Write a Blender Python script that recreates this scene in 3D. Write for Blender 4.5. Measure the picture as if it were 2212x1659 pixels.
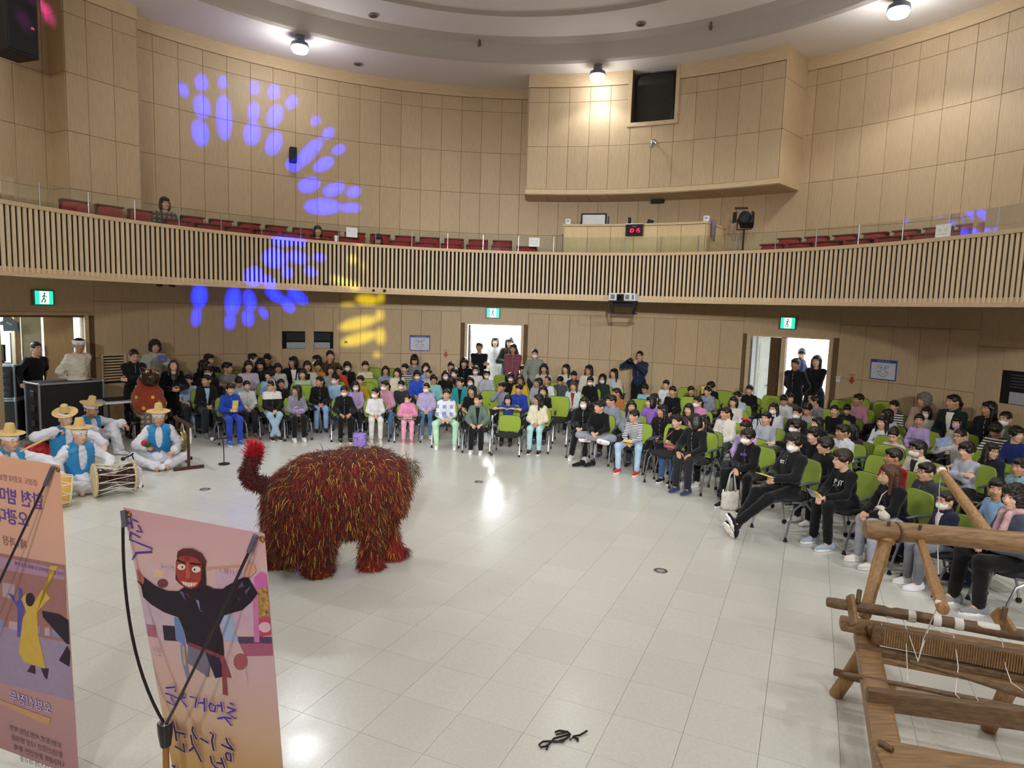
import bpy, bmesh, math, random
import numpy as np
from mathutils import Vector, Matrix, Euler
for o in list(bpy.data.objects): bpy.data.objects.remove(o)
SC = bpy.context.scene
COL = SC.collection
R_ = math.radians
# ---------------------------------------------------------------- camera
F_PX, PITCH, ROLL, EYE = 1454.85, .11014819, .03222889, 2.6145
CF = np.array([0, math.cos(PITCH), -math.sin(PITCH)])
_u = np.array([0, math.sin(PITCH), math.cos(PITCH)]); _r = np.array([1., 0, 0])
CR = math.cos(ROLL)*_r + math.sin(ROLL)*_u
CU = -math.sin(ROLL)*_r + math.cos(ROLL)*_u
cam = bpy.data.cameras.new('camera'); camo = bpy.data.objects.new('camera', cam); COL.objects.link(camo)
cam.sensor_width = 36; cam.lens = 36*F_PX/2212; cam.clip_end = 300; cam.clip_start = .05
camo.matrix_world = Matrix(((CR[0], CU[0], -CF[0], 0), (CR[1], CU[1], -CF[1], 0), (CR[2], CU[2], -CF[2], EYE), (0, 0, 0, 1)))
SC.camera = camo
def ray(x, y): return CR*(x-1106)/F_PX + CU*(829.5-y)/F_PX + CF
def at(x, y, z):                     # the point at height z seen at a photo position
    d = ray(x, y); t = (z-EYE)/d[2]; return Vector((d[0]*t, d[1]*t, z))
def atd(x, y, Y):                    # the point at distance Y along the hall
    d = ray(x, y); t = Y/d[1]; return Vector((d[0]*t, Y, EYE+d[2]*t))
CX, CY = -.27, 8.38                  # centre of the round hall
def onc(x, y, r):                    # the point on the round wall of radius r
    d = ray(x, y); a = d[0]**2+d[1]**2; b = -2*(d[0]*CX+d[1]*CY); c = CX*CX+CY*CY-r*r
    t = (-b+math.sqrt(b*b-4*a*c))/2/a; return Vector((d[0]*t, d[1]*t, EYE+d[2]*t))
def pol(r, th, z=0): return Vector((CX+r*math.sin(R_(th)), CY+r*math.cos(R_(th)), z))
def ang(p): return math.degrees(math.atan2(p[0]-CX, p[1]-CY))
# ---------------------------------------------------------------- exposure, sky
vs = SC.view_settings
vs.view_transform = 'Standard'; vs.look = 'None'; vs.gamma = 1; vs.use_curve_mapping = False; vs.exposure = 0.0
W = bpy.data.worlds.new('sky'); SC.world = W; W.use_nodes = True
W.node_tree.nodes['Background'].inputs[0].default_value = (.93, .96, 1, 1)
W.node_tree.nodes['Background'].inputs[1].default_value = 4.0
# ---------------------------------------------------------------- materials
def lin(h):
    if isinstance(h, str):
        h = [int(h[i:i+2], 16)/255 for i in (0, 2, 4)]
    return [c/12.92 if c <= .04045 else ((c+.055)/1.055)**2.4 for c in h[:3]]
MATS = {}
def mat(name, col, rough=.6, var=.08, scale=12., bump=0., metal=0., stretch=(1, 1, 1), spec=.5, emit=0, rnd=0., bscale=None, sheen=0, trans=0, coat=0):
    if name in MATS: return MATS[name]
    m = bpy.data.materials.new(name); MATS[name] = m; m.use_nodes = True
    nt = m.node_tree; N = nt.nodes; L = nt.links; b = N['Principled BSDF']
    c = lin(col)
    b.inputs['Roughness'].default_value = rough; b.inputs['Metallic'].default_value = metal
    b.inputs['Specular IOR Level'].default_value = spec
    if sheen: b.inputs['Sheen Weight'].default_value = sheen
    if trans: b.inputs['Transmission Weight'].default_value = trans
    if coat: b.inputs['Coat Weight'].default_value = coat
    tc = N.new('ShaderNodeTexCoord'); mp = N.new('ShaderNodeMapping'); mp.inputs['Scale'].default_value = stretch
    nz = N.new('ShaderNodeTexNoise'); nz.inputs['Scale'].default_value = scale; nz.inputs['Detail'].default_value = 3
    L.new(tc.outputs['Object'], mp.inputs[0]); L.new(mp.outputs[0], nz.inputs['Vector'])
    rp = N.new('ShaderNodeValToRGB')
    rp.color_ramp.elements[0].position = .3; rp.color_ramp.elements[1].position = .7
    rp.color_ramp.elements[0].color = [max(0, k*(1-var)) for k in c]+[1]
    rp.color_ramp.elements[1].color = [min(1, k*(1+var)) for k in c]+[1]
    L.new(nz.outputs[0], rp.inputs[0]); out = rp.outputs[0]
    if rnd:
        oi = N.new('ShaderNodeObjectInfo'); hs = N.new('ShaderNodeHueSaturation'); mr = N.new('ShaderNodeMapRange')
        mr.inputs[3].default_value = 1-rnd; mr.inputs[4].default_value = 1+rnd
        L.new(oi.outputs['Random'], mr.inputs[0]); L.new(mr.outputs[0], hs.inputs['Value']); L.new(out, hs.inputs['Color']); out = hs.outputs[0]
        ad = N.new('ShaderNodeVectorMath'); ad.operation = 'ADD'; ml = N.new('ShaderNodeVectorMath'); ml.operation = 'SCALE'
        ml.inputs[0].default_value = (17, 31, 53); L.new(oi.outputs['Random'], ml.inputs['Scale'])
        L.new(tc.outputs['Object'], ad.inputs[0]); L.new(ml.outputs[0], ad.inputs[1]); L.new(ad.outputs[0], mp.inputs[0])
    L.new(out, b.inputs['Base Color'])
    if bump:
        bp = N.new('ShaderNodeBump'); bp.inputs['Strength'].default_value = bump; bp.inputs['Distance'].default_value = .01
        if bscale:
            n2 = N.new('ShaderNodeTexNoise'); n2.inputs['Scale'].default_value = bscale; n2.inputs['Detail'].default_value = 2
            L.new(mp.outputs[0], n2.inputs['Vector']); L.new(n2.outputs[0], bp.inputs['Height'])
        else: L.new(nz.outputs[0], bp.inputs['Height'])
        L.new(bp.outputs[0], b.inputs['Normal'])
    if emit:
        b.inputs['Emission Color'].default_value = c+[1]; b.inputs['Emission Strength'].default_value = emit
    return m
def wood(name, col, grain=(18, 18, 1.2), var=.10, rough=.5, rnd=.05, bump=.05):
    return mat(name, col, rough, var, 4., bump, stretch=grain, rnd=rnd)
def glassy(name, tint=(.9, .95, .95), alpha=.12, rough=.03):
    m = bpy.data.materials.new(name); MATS[name] = m; m.use_nodes = True; nt = m.node_tree; N = nt.nodes; N.clear()
    o = N.new('ShaderNodeOutputMaterial'); mx = N.new('ShaderNodeMixShader'); t = N.new('ShaderNodeBsdfTransparent'); g = N.new('ShaderNodeBsdfGlossy')
    fr = N.new('ShaderNodeFresnel'); fr.inputs[0].default_value = 1.45
    t.inputs[0].default_value = tint+(1,); g.inputs['Roughness'].default_value = rough
    ad = N.new('ShaderNodeMath'); ad.operation = 'ADD'; ad.inputs[1].default_value = alpha; ad.use_clamp = True
    nt.links.new(fr.outputs[0], ad.inputs[0]); nt.links.new(ad.outputs[0], mx.inputs[0]); nt.links.new(t.outputs[0], mx.inputs[1]); nt.links.new(g.outputs[0], mx.inputs[2]); nt.links.new(mx.outputs[0], o.inputs[0])
    return m
# ---------------------------------------------------------------- mesh helpers
def mkmesh(name, v, f, smooth=False):
    me = bpy.data.meshes.new(name); me.from_pydata([tuple(p) for p in v], [], [tuple(q) for q in f]); me.update()
    if smooth: me.shade_smooth()
    return me
def link(name, me, m=None, parent=None, loc=None, rot=None, kind=None):
    o = bpy.data.objects.new(name, me); COL.objects.link(o)
    if m is not None and me is not None:
        if len(me.materials) == 0: me.materials.append(m)
        elif me.materials[0] is not m:
            o.material_slots[0].link = 'OBJECT'; o.material_slots[0].material = m
    if parent is not None: o.parent = parent
    if loc is not None: o.location = loc
    if rot is not None: o.rotation_euler = rot
    if kind: o['kind'] = kind
    return o
def tag(o, label, cat, group=None):
    o['label'] = label; o['category'] = cat
    if group: o['group'] = group
    return o
def thing(name, label, cat, loc=(0, 0, 0), rotz=0, group=None):
    o = bpy.data.objects.new(name, None); COL.objects.link(o); o.location = loc; o.rotation_euler = (0, 0, rotz); o.empty_display_size = .1
    return tag(o, label, cat, group)
def dup(o, loc=None, rotz=None, label=None, parent=None):
    c = o.copy(); COL.objects.link(c)
    if parent is not None: c.parent = parent
    for ch in list(o.children): dup(ch, parent=c)
    if loc is not None: c.location = loc
    if rotz is not None: c.rotation_euler = (0, 0, rotz)
    if label: c['label'] = label
    return c
def frame(d, up=(0, 0, 1)):
    d = Vector(d).normalized(); u = Vector(up)
    if abs(d.dot(u)) > .95: u = Vector((1, 0, 0))
    a = d.cross(u).normalized(); b = a.cross(d).normalized(); return a, b
class MB:
    def __init__(s): s.v = []; s.f = []
    def add(s, v, f):
        n = len(s.v); s.v += [Vector(p) for p in v]; s.f += [[i+n for i in q] for q in f]; return s
    def box(s, c, d, rot=None, bev=0.):
        x, y, z = d[0]/2, d[1]/2, d[2]/2
        if bev:
            bm = bmesh.new(); bmesh.ops.create_cube(bm, size=1); bmesh.ops.scale(bm, vec=d, verts=bm.verts)
            bmesh.ops.bevel(bm, geom=list(bm.edges), offset=bev, segments=1 if bev < .006 else 2, affect='EDGES', profile=.6)
            v = [q.co.copy() for q in bm.verts]; bm.verts.index_update(); f = [[q.index for q in p.verts] for p in bm.faces]; bm.free()
        else:
            v = [Vector((i*x, j*y, k*z)) for k in (-1, 1) for j in (-1, 1) for i in (-1, 1)]
            f = [(0, 2, 3, 1), (4, 5, 7, 6), (0, 1, 5, 4), (2, 6, 7, 3), (0, 4, 6, 2), (1, 3, 7, 5)]
        if rot is not None:
            M = rot if isinstance(rot, Matrix) else Euler(rot).to_matrix()
            v = [M @ p for p in v]
        return s.add([p+Vector(c) for p in v], f)
    def bar(s, a, b, w, h, up=(0, 0, 1), bev=0.):       # a rectangular bar from a to b
        a = Vector(a); b = Vector(b); d = b-a; x, y = frame(d, up); M = Matrix((x, y, d.normalized())).transposed()
        return s.box((a+b)/2, (w, h, d.length), M, bev)
    def tube(s, pts, r, n=8, cap=True, flat=1.):
        pts = [Vector(p) for p in pts]; m = len(pts); rs = r if hasattr(r, '__len__') else [r]*m
        v = []; f = []; px = None
        for i, p in enumerate(pts):
            d = (pts[min(i+1, m-1)]-pts[max(i-1, 0)]).normalized()
            if px is None: a, b = frame(d)
            else:
                a = (px-d*px.dot(d)).normalized(); b = d.cross(a)*-1
                b = a.cross(d)
            px = a
            for k in range(n):
                t = 2*math.pi*k/n; v.append(p+(a*math.cos(t)+b*math.sin(t)*flat)*rs[i])
        for i in range(m-1):
            for k in range(n):
                k2 = (k+1) % n; f.append((i*n+k, i*n+k2, (i+1)*n+k2, (i+1)*n+k))
        if cap: f.append(tuple(range(n))[::-1]); f.append(tuple((m-1)*n+k for k in range(n)))
        return s.add(v, f)
    def lathe(s, prof, n=20, c=(0, 0, 0), M=None):      # (r, z) pairs
        v = []; f = []; m = len(prof)
        for r, z in prof:
            for k in range(n):
                t = 2*math.pi*k/n; p = Vector((r*math.cos(t), r*math.sin(t), z)); v.append((M @ p if M else p)+Vector(c))
        for i in range(m-1):
            for k in range(n):
                k2 = (k+1) % n; f.append((i*n+k, i*n+k2, (i+1)*n+k2, (i+1)*n+k))
        f.append(tuple(range(n))[::-1]); f.append(tuple((m-1)*n+k for k in range(n)))
        return s.add(v, f)
    def prism(s, poly, h, M=None, c=(0, 0, 0)):          # flat outline in xy, raised by h along z
        n = len(poly); v = [Vector((p[0], p[1], 0)) for p in poly]+[Vector((p[0], p[1], h)) for p in poly]
        f = [tuple(range(n))[::-1], tuple(range(n, 2*n))]+[(i, (i+1) % n, n+(i+1) % n, n+i) for i in range(n)]
        return s.add([(M @ p if M else p)+Vector(c) for p in v], f)
    def arc(s, r0, r1, z0, z1, t0, t1, n=None):          # a curved block round the hall's centre
        n = n or max(1, int(abs(t1-t0)/2)); v = []; f = []
        for i in range(n+1):
            t = t0+(t1-t0)*i/n
            v += [pol(r0, t, z0), pol(r1, t, z0), pol(r1, t, z1), pol(r0, t, z1)]
        for i in range(n):
            a = 4*i; b = a+4
            for k in range(4): k2 = (k+1) % 4; f.append((a+k, b+k, b+k2, a+k2))
        f += [(0, 1, 2, 3), (4*n+3, 4*n+2, 4*n+1, 4*n)]
        return s.add(v, f)
    def build(s, name, m=None, parent=None, smooth=False, kind=None, loc=None, rot=None):
        me = mkmesh(name, s.v, s.f, smooth)
        if smooth:
            try: me.set_sharp_from_angle(angle=R_(40))
            except Exception: pass
        return link(name, me, m, parent, loc, rot, kind)
def chamfer_box(name, d, bev):
    return mkmesh(name, *(lambda b: (b.v, b.f))(MB().box((0, 0, 0), d, None, bev)))
# ---------------------------------------------------------------- lamps of the hall: floodlights under the ceiling ring
def spot(name, loc, target, power, angle, blend=.15, size=.12, col=(1, .97, .92)):
    l = bpy.data.lights.new(name, 'SPOT'); l.energy = power; l.spot_size = R_(angle); l.spot_blend = blend; l.shadow_soft_size = size; l.color = col
    o = bpy.data.objects.new(name, l); COL.objects.link(o); o.location = loc
    d = Vector(target)-Vector(loc); o.rotation_euler = d.to_track_quat('-Z', 'Y').to_euler(); return o
M_HOUS = mat('lamp_housing_grey', '6f7684', .35, metal=.6)
M_BULB = mat('lamp_glow', 'f4f7ff', emit=35)
LAMP_LABEL = {-35: 'ceiling floodlight above the blue light pattern on the wall', 15: 'ceiling floodlight in front of the boxed-out upper wall', 61: 'ceiling floodlight at the right end of the ceiling ring'}
for th in (-135, -85, -35, 15, 61, 110, 160):
    t = thing('ceiling_floodlight', LAMP_LABEL.get(th) or {-135: 'ceiling floodlight over the near left of the stage', -85: 'ceiling floodlight over the musicians beyond the left edge', 110: 'ceiling floodlight over the right edge of the audience', 160: 'ceiling floodlight over the stage above the photographer'}[th], 'lamp', pol(7.55, th, 8.06), R_(-th), 'floodlights under the ceiling ring')
    b = MB(); b.lathe([(.10, 0), (.10, -.10), (.17, -.13), (.185, -.20), (.17, -.21)], 20); b.build('housing', M_HOUS, t, True)
    b = MB(); b.lathe([(.16, -.205), (.17, -.25), (.14, -.31), (.06, -.335)], 20); b.build('lens', M_BULB, t, True)
    p = pol(7.55, th, 7.68); spot('floodlight_beam', p, ({-35: Vector((-1.5, 6.5, 0)), -85: Vector((-1, 6.5, 0)), 110: Vector((1.5, 5, 0))}.get(th) or p+Vector((0, 0, -1))), {-35: 420, 15: 70, 61: 170, -85: 480, 110: 380}.get(th, 200), {-35: 78, -85: 88, 110: 88}.get(th, 128), .35, .16, (.96, .98, 1.0))
for th in (-135, -85, -35, 15, 61, 110, 160):
    l = bpy.data.lights.new('floodlight_glow', 'POINT'); l.energy = 36 if th != 15 else 9; l.shadow_soft_size = .17; o = bpy.data.objects.new('floodlight_glow', l); COL.objects.link(o); o.location = pol(7.55, th, 7.5)
# ring of added fill lamps without fittings, higher up near the dome
for th in range(0, 360, 60):
    p = pol(3.6, th+20, 8.35); spot('fill_beam', p, p+Vector((0, 0, -1)), 70, 160, .6, .25, (1, .98, .95))
for x, y, tx, ty, pw, an in ((0, -3.5, .6, 17, 5000, 42), (-5, -2.5, -6, 12, 1500, 58), (5, -2.5, 7, 12, 1900, 58), (-2.5, -3, -3, 9, 500, 70), (3, -3, 3.5, 8, 500, 70)):     # stage wash from the bar over the stage
    spot('stage_wash', (x, y, 4.9), (tx, ty, 1.2), pw, an, 1., .2, (1, .99, .97))
spot('stage_wash', (0, -3.2, 5.2), (.4, 3.6, 0), 620, 96, 1., .2, (1, .98, .95))  # added fill lamp, brightens the near floor, banners and loom
# ================================================================ the setting
M_WALL = wood('wall_oak_veneer', 'c0a884')
M_SEAM = mat('wall_backing', '6b5438', .8)
M_TRIM = wood('oak_trim', 'cdb48e', (1.5, 1.5, 14))
M_SLAT = wood('slat_oak', 'd6bf9c')
M_BLACK = mat('black_backing', '0c0a09', .9)
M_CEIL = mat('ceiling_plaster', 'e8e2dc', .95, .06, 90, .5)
M_CEIL2 = mat('shaded_plaster', 'c0b6ac', .95, .07, 90, .5)  # ceiling plaster with the shade of cove and step put into its colour
M_DARK = mat('dark_wood', '5b3d22', .5, stretch=(10, 10, 1))
# floor: vinyl tiles
def floor_mat():
    m = mat('vinyl_tile', 'd5d5cc', .22, .05, 60, .0, rnd=.03, spec=.5)
    nt = m.node_tree; N = nt.nodes; L = nt.links; b = N['Principled BSDF']; tc = N.new('ShaderNodeNewGeometry')
    n = N.new('ShaderNodeTexNoise'); n.inputs['Scale'].default_value = 2.2; n.inputs['Detail'].default_value = 6; L.new(tc.outputs['Position'], n.inputs['Vector'])
    mr = N.new('ShaderNodeMapRange'); mr.inputs[1].default_value = .3; mr.inputs[2].default_value = .7; mr.inputs[3].default_value = .2; mr.inputs[4].default_value = .27
    L.new(n.outputs[0], mr.inputs[0]); L.new(mr.outputs[0], b.inputs['Roughness'])
    n2 = N.new('ShaderNodeTexNoise'); n2.inputs['Scale'].default_value = 9; n2.inputs['Detail'].default_value = 8; L.new(tc.outputs['Position'], n2.inputs['Vector'])
    bp = N.new('ShaderNodeBump'); bp.inputs['Strength'].default_value = .05; bp.inputs['Distance'].default_value = .02; L.new(n2.outputs[0], bp.inputs['Height']); L.new(bp.outputs[0], b.inputs['Normal'])
    return m
M_TILE = floor_mat()
b = MB(); b.box((0, 6, -.06), (26, 30, .1)); fl = b.build('floor', mat('tile_joint', '5a5448', .7)); fl['kind'] = 'structure'
TW = .45; tth = -.41619805; tox, toy = -.71136964*TW, 11.361764*TW
tme = chamfer_box('tile', (TW-.0024, TW-.0024, .011), 0); tme.materials.append(M_TILE)
cand = []; rest = MB()
for k in range(-30, 34):
    for i in range(-26, 30):
        kk = k+.5; ii = i+.5
        x = tox+TW*(kk*math.cos(tth)+ii*math.sin(tth)); y = toy+TW*(kk*math.sin(tth)-ii*math.cos(tth))
        if math.hypot(x-CX, y-CY) > 9.5 and y > 3: continue
        if y < -3 or abs(x) > 10.5: continue
        d = y*CF[1]+(0-EYE)*CF[2]; inv = d > .5
        if inv:
            px = 1106+F_PX*(x*CR[0]+y*CR[1]-EYE*CR[2])/d; py = 829.5-F_PX*(x*CU[0]+y*CU[1]-EYE*CU[2])/d
            inv = -60 < px < 2280 and py < 1720
        cand.append((0 if inv else 1, math.hypot(x, y), x, y))
cand.sort()
for n, (iv, dd, x, y) in enumerate(cand):
    if n < 300: link('tile', tme, None, fl, (x, y, -.0055), (0, 0, tth))
    else:
        c, s = math.cos(tth), math.sin(tth); h = (TW-.0024)/2
        q = [Vector((x+c*a*h-s*e*h, y+s*a*h+c*e*h, 0)) for a, e in ((-1, -1), (1, -1), (1, 1), (-1, 1))]
        rest.add(q+[p-Vector((0, 0, .011)) for p in q], [(0, 1, 2, 3), (0, 4, 5, 1), (1, 5, 6, 2), (2, 6, 7, 3), (3, 7, 4, 0)])
rest.build('tile', M_TILE, fl, kind='stuff')
RW = 9.13
DOORS = [(-69.6, -60.4), (-5.8, 2.9), (38.7, 49.7)]
# walls: backing, then panels
def backing(name, r, z0, z1, t0, t1, gaps=(), ztop=2.2):
    b = MB(); cur = t0
    for g0, g1 in list(gaps)+[(t1, t1)]:
        if g0 > cur: b.arc(r, r+.14, z0, z1, cur, min(g0, t1))
        if g1 > g0 and ztop < z1: b.arc(r, r+.14, ztop, z1, g0, g1)
        cur = g1
    o = b.build(name, M_SEAM); o['kind'] = 'structure'; return o
wl = backing('wall_lower', RW+.016, 0, 3.0, -100, 100, DOORS)
wu = backing('wall_upper', RW+.016, 3.0, 8.3, -100, 100)
PANELS = {}
def panel(parent, r, th0, th1, z0, z1, m=None, depth=.018, gap=.006, name='panel'):
    if th1-th0 > 4.5:
        g = gap/2/r*57.3; b = MB(); b.arc(r, r+depth, z0+gap/2, z1-gap/2, th0+g, th1-g); return b.build(name, m or M_WALL, parent)
    w = round((th1-th0)*math.pi/180*r-gap, 3); h = round(z1-z0-gap, 3); k = (w, h, depth)
    if k not in PANELS:
        PANELS[k] = chamfer_box('panel', (w, depth, h), .003); PANELS[k].materials.append(M_WALL)
    o = link(name, PANELS[k], m, parent, pol(r+depth/2, (th0+th1)/2, (z0+z1)/2), (0, 0, R_(-(th0+th1)/2)))
    return o
D = 3.13
cols = [(-26.28+D*k, -26.28+D*(k+1)) for k in range(-23, 23)]
cols = [c for c in cols if c[1] < 45.1]; cols[-1] = (cols[-1][0], 45.2)
cols += [(45.2+D*k, 45.2+D*(k+1)) for k in range(0, 16)]
for c0, c1 in cols:
    if c1 < -54.6 and c0 > -63.2: continue
    inbox = c0 > 2.5 and c1 < 44.5
    for z0, z1 in ((3.02, 4.51), (4.51, 5.51), (5.51, 6.51), (6.51, 7.51), (7.51, 7.83)):
        if z0 > 5.2 and inbox: continue
        panel(wu, RW, c0, c1, z0, z1)
b = MB(); b.arc(RW-.02, RW+.016, 7.835, 8.12, -100, 100); b.build('cornice', M_TRIM, wu)
# lower wall columns, each stretch between doors laid out on its own
def lower(t0, t1, n):
    st = (t1-t0)/n
    for i in range(n):
        for z0, z1 in ((.1, 1.41), (1.41, 2.52)): panel(wl, RW, t0+st*i, t0+st*(i+1), z0, z1)
    panel(wl, RW, t0, (t0+t1)/2, 2.52, 2.99); panel(wl, RW, (t0+t1)/2, t1, 2.52, 2.99)
lower(-59.2, -36.4, 7); lower(-26.0, -6.9, 6); lower(4.0, 37.6, 10); lower(50.9, 67.6, 5); lower(-97, -71, 8); lower(79, 98, 6)
for t0, t1 in ((-71, -59.2), (-6.9, 4.0), (37.6, 50.9)): panel(wl, RW, t0, t1, 2.235, 2.99)
for t0, t1 in ((-36.4, -31.2), (-31.2, -26.0)): panel(wl, RW, t0, t1, 2.52, 2.99)
panel(wl, RW, 67.6, 79, 2.24, 2.99)
# wall cabinet doors hiding the air conditioners
def ac_door(t0, t1, a0, a1, z0, z1, lab, ztop, hinge):
    t = thing('cabinet_door', lab, 'door'); t['kind'] = 'structure'
    panel(t, RW, t0, a0, .1, ztop); panel(t, RW, a1, t1, .1, ztop); panel(t, RW, a0, a1, .1, z0); panel(t, RW, a0, a1, z1, ztop)
    b = MB(); b.arc(RW+.01, RW+.014, z0, z1, a0, a1, 2); b.build('dark_recess', M_BLACK, t)
    am = (a0+a1)/2; w = (a1-a0)*math.pi/180*RW
    b = MB(); b.box((w*.08*hinge, 0, -(z1-z0)*.31), (w*.82, .012, (z1-z0)*.36), bev=.004); u = b.build('air_conditioner', mat('ac_grey', 'a9adb4', .4), t, loc=pol(RW+.004, am, (z0+z1)/2), rot=(0, 0, R_(-am)))
    for k in range(5):
        b = MB(); b.box((w*.08*hinge, 0, (z1-z0)*(.02+.09*k)), (w*.82, .012, .018), (R_(25), 0, 0)); b.build('louvre', mat('ac_louvre', '50545c', .4), u)
    return t
ac_door(-36.4, -31.2, -34.6, -30.9+.1, 1.52, 1.93, 'oak cabinet door in the wall below the blue light, left leaf', 2.52, 1)
ac_door(-31.2, -26.0, -29.9, -27.0, 1.52, 1.93, 'oak cabinet door beside the yellow light pattern, right leaf', 2.52, -1)
ac_door(67.6, 79, 70.4, 76, 1.30, 1.86, 'oak cabinet door at the right edge of the lower wall', 2.24, 1)
# pilaster on the left and the boxed-out control room
bp_ = MB(); bp_.arc(8.68, 9.2, 3.0, 8.3, -63.1, -54.6); pil = bp_.build('wall_pilaster', M_SEAM); pil['kind'] = 'structure'
for c0, c1 in ((-63.1, -60.6), (-60.6, -57.5), (-57.5, -54.6)):
    for z0, z1 in ((3.02, 4.51), (4.51, 5.51), (5.51, 6.51), (6.51, 7.51), (7.51, 7.83)): panel(pil, 8.66, c0, c1, z0, z1)
b = MB(); b.arc(8.645, 8.68, 7.835, 8.12, -63.15, -54.55); b.build('cornice', M_TRIM, pil)
for th, s in ((-54.55, 1), (-63.15, -1)):
    for z0, z1 in ((3.02, 4.51), (4.51, 5.51), (5.51, 6.51), (6.51, 7.51), (7.51, 8.1)):
        b = MB(); b.box((0, 0, 0), (.012, .5, z1-z0-.006), bev=.003); b.build('panel', M_WALL, pil, loc=pol(8.92, th, (z0+z1)/2), rot=(0, 0, R_(-th)))
RB = 8.06; T0, T1 = 3.2, 43.8; W0, W1 = 20.2, 27.2
b = MB(); b.arc(RB+.02, RW, 5.36, 8.3, T0, W0); b.arc(RB+.02, RW, 5.36, 8.3, W1, T1); b.arc(RB+.02, RW, 5.36, 6.93, W0, W1); b.arc(RB+.3, RW, 6.93, 8.3, W0, W1)
cb = b.build('wall_control_room', M_SEAM); cb['kind'] = 'structure'
cc = [T0+(W0-T0)/5*k for k in range(6)]+[(W0+W1)/2]+[W1+(T1-W1)/5*k for k in range(6)]
for c0, c1 in zip(cc[:-1], cc[1:]):
    win = c0 >= W0-.01 and c1 <= W1+.01
    for z0, z1 in ((5.47, 6.45), (6.45, 7.45), (7.45, 7.78)):
        if win and z0 > 6.4: continue
        panel(cb, RB, c0, c1, z0, z1 if not (win and z0 < 6) else 6.45)
    if win: panel(cb, RB, c0, c1, 6.45, 6.84)
b = MB(); b.arc(RB-.015, RB+.02, 5.36, 5.465, T0-.1, T1+.1); b.build('bottom_trim', M_TRIM, cb)
b = MB(); b.arc(RB-.015, RB+.02, 7.79, 8.12, T0-.05, W0-.4); b.arc(RB-.015, RB+.02, 7.79, 8.12, W1+.4, T1+.05); b.build('cornice', M_TRIM, cb)
b = MB(); b.arc(RB-.02, RB+.02, 6.84, 6.93, W0-.6, W1+.6); b.arc(RB-.02, RB+.02, 6.84, 8.12, W0-.6, W0); b.arc(RB-.02, RB+.02, 6.84, 8.12, W1, W1+.6); b.build('window_frame', M_TRIM, cb)
for th in (T0-.08, T1+.08):
    for z0, z1 in ((5.36, 6.45), (6.45, 7.45), (7.45, 8.1)):
        b = MB(); b.box((0, 0, 0), (.012, RW-RB, z1-z0-.006), bev=.003); b.build('panel', M_WALL, cb, loc=pol((RW+RB)/2, th, (z0+z1)/2), rot=(0, 0, R_(-th)))
for k in range(12):
    c0 = T0+(T1-T0)/12*k; b = MB(); b.arc(RB+.02, RW, 5.345, 5.36, c0+.03, c0+(T1-T0)/12-.03); b.build('soffit_panel', M_WALL, cb)
# window of the control room
wt = thing('window_1', 'dark round-cornered control room window high on the boxed-out wall', 'window'); wt['kind'] = 'structure'
wm = (W0+W1)/2; ww = (W1-W0)*math.pi/180*RB-.03
def rrect(w, h, r, n=6, corners=(1, 1, 1, 1)):
    p = []
    for (cx, cy, a0), on in zip(((w/2-r, h/2-r, 0), (-w/2+r, h/2-r, 90), (-w/2+r, -h/2+r, 180), (w/2-r, -h/2+r, 270)), corners):
        if not on: p.append((cx+(r if cx > 0 else -r), cy+(r if cy > 0 else -r))); continue
        for k in range(n+1): t = R_(a0+90*k/n); p.append((cx+r*math.cos(t), cy+r*math.sin(t)))
    return p
FZ = lambda th: Euler((R_(90), 0, R_(-th))).to_matrix()
b = MB(); b.prism(rrect(ww, 1.12, .16, corners=(1, 1, 0, 0)), .03, FZ(wm), pol(RB+.24, wm, 7.49)); b.build('window_gasket', mat('gasket_black', '141210', .5), wt)
b = MB(); b.prism(rrect(ww-.12, 1.02, .12, corners=(1, 1, 0, 0)), .01, FZ(wm), pol(RB+.205, wm, 7.49)); b.build('pane', mat('dark_window_glass', '24221f', .08, spec=.6), wt)
# ceiling: outer ring, cove, upper ceiling and a shallow raised step
STEP = (-.36, 9.02, 5.59)
def ring(b, r0, z0, r1, z1, t0=0, t1=360, cx=CX, cy=CY, n=72):
    v = []; f = []
    for i in range(n+1):
        t = R_(t0+(t1-t0)*i/n)
        for r, z in ((r0, z0), (r1, z1)): v.append((cx+r*math.sin(t), cy+r*math.cos(t), z))
    for i in range(n): f.append((2*i, 2*i+1, 2*i+3, 2*i+2))
    b.add(v, f)
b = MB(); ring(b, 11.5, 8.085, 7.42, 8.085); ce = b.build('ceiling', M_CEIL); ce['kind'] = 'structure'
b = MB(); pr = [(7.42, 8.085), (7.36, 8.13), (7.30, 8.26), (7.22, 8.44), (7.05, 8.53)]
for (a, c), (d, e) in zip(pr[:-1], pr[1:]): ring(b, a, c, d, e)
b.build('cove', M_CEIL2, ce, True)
b = MB(); V = []; n = 90
for i in range(n+1):
    t = 2*math.pi*i/n; V += [(CX+7.05*math.sin(t), CY+7.05*math.cos(t), 8.53), (STEP[0]+STEP[2]*math.sin(t), STEP[1]+STEP[2]*math.cos(t), 8.6)]
b.add(V, [(2*i, 2*i+1, 2*i+3, 2*i+2) for i in range(n)]); b.build('upper_ceiling', M_CEIL, ce)
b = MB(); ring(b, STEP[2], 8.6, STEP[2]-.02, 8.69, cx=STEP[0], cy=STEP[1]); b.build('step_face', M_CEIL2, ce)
b = MB(); ring(b, STEP[2]-.02, 8.69, .01, 8.72, cx=STEP[0], cy=STEP[1]); b.build('raised_centre', M_CEIL, ce)
b = MB(); b.box((0, 2, 9.2), (26, 34, .1)); b.build('roof', M_CEIL2, ce)
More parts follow.
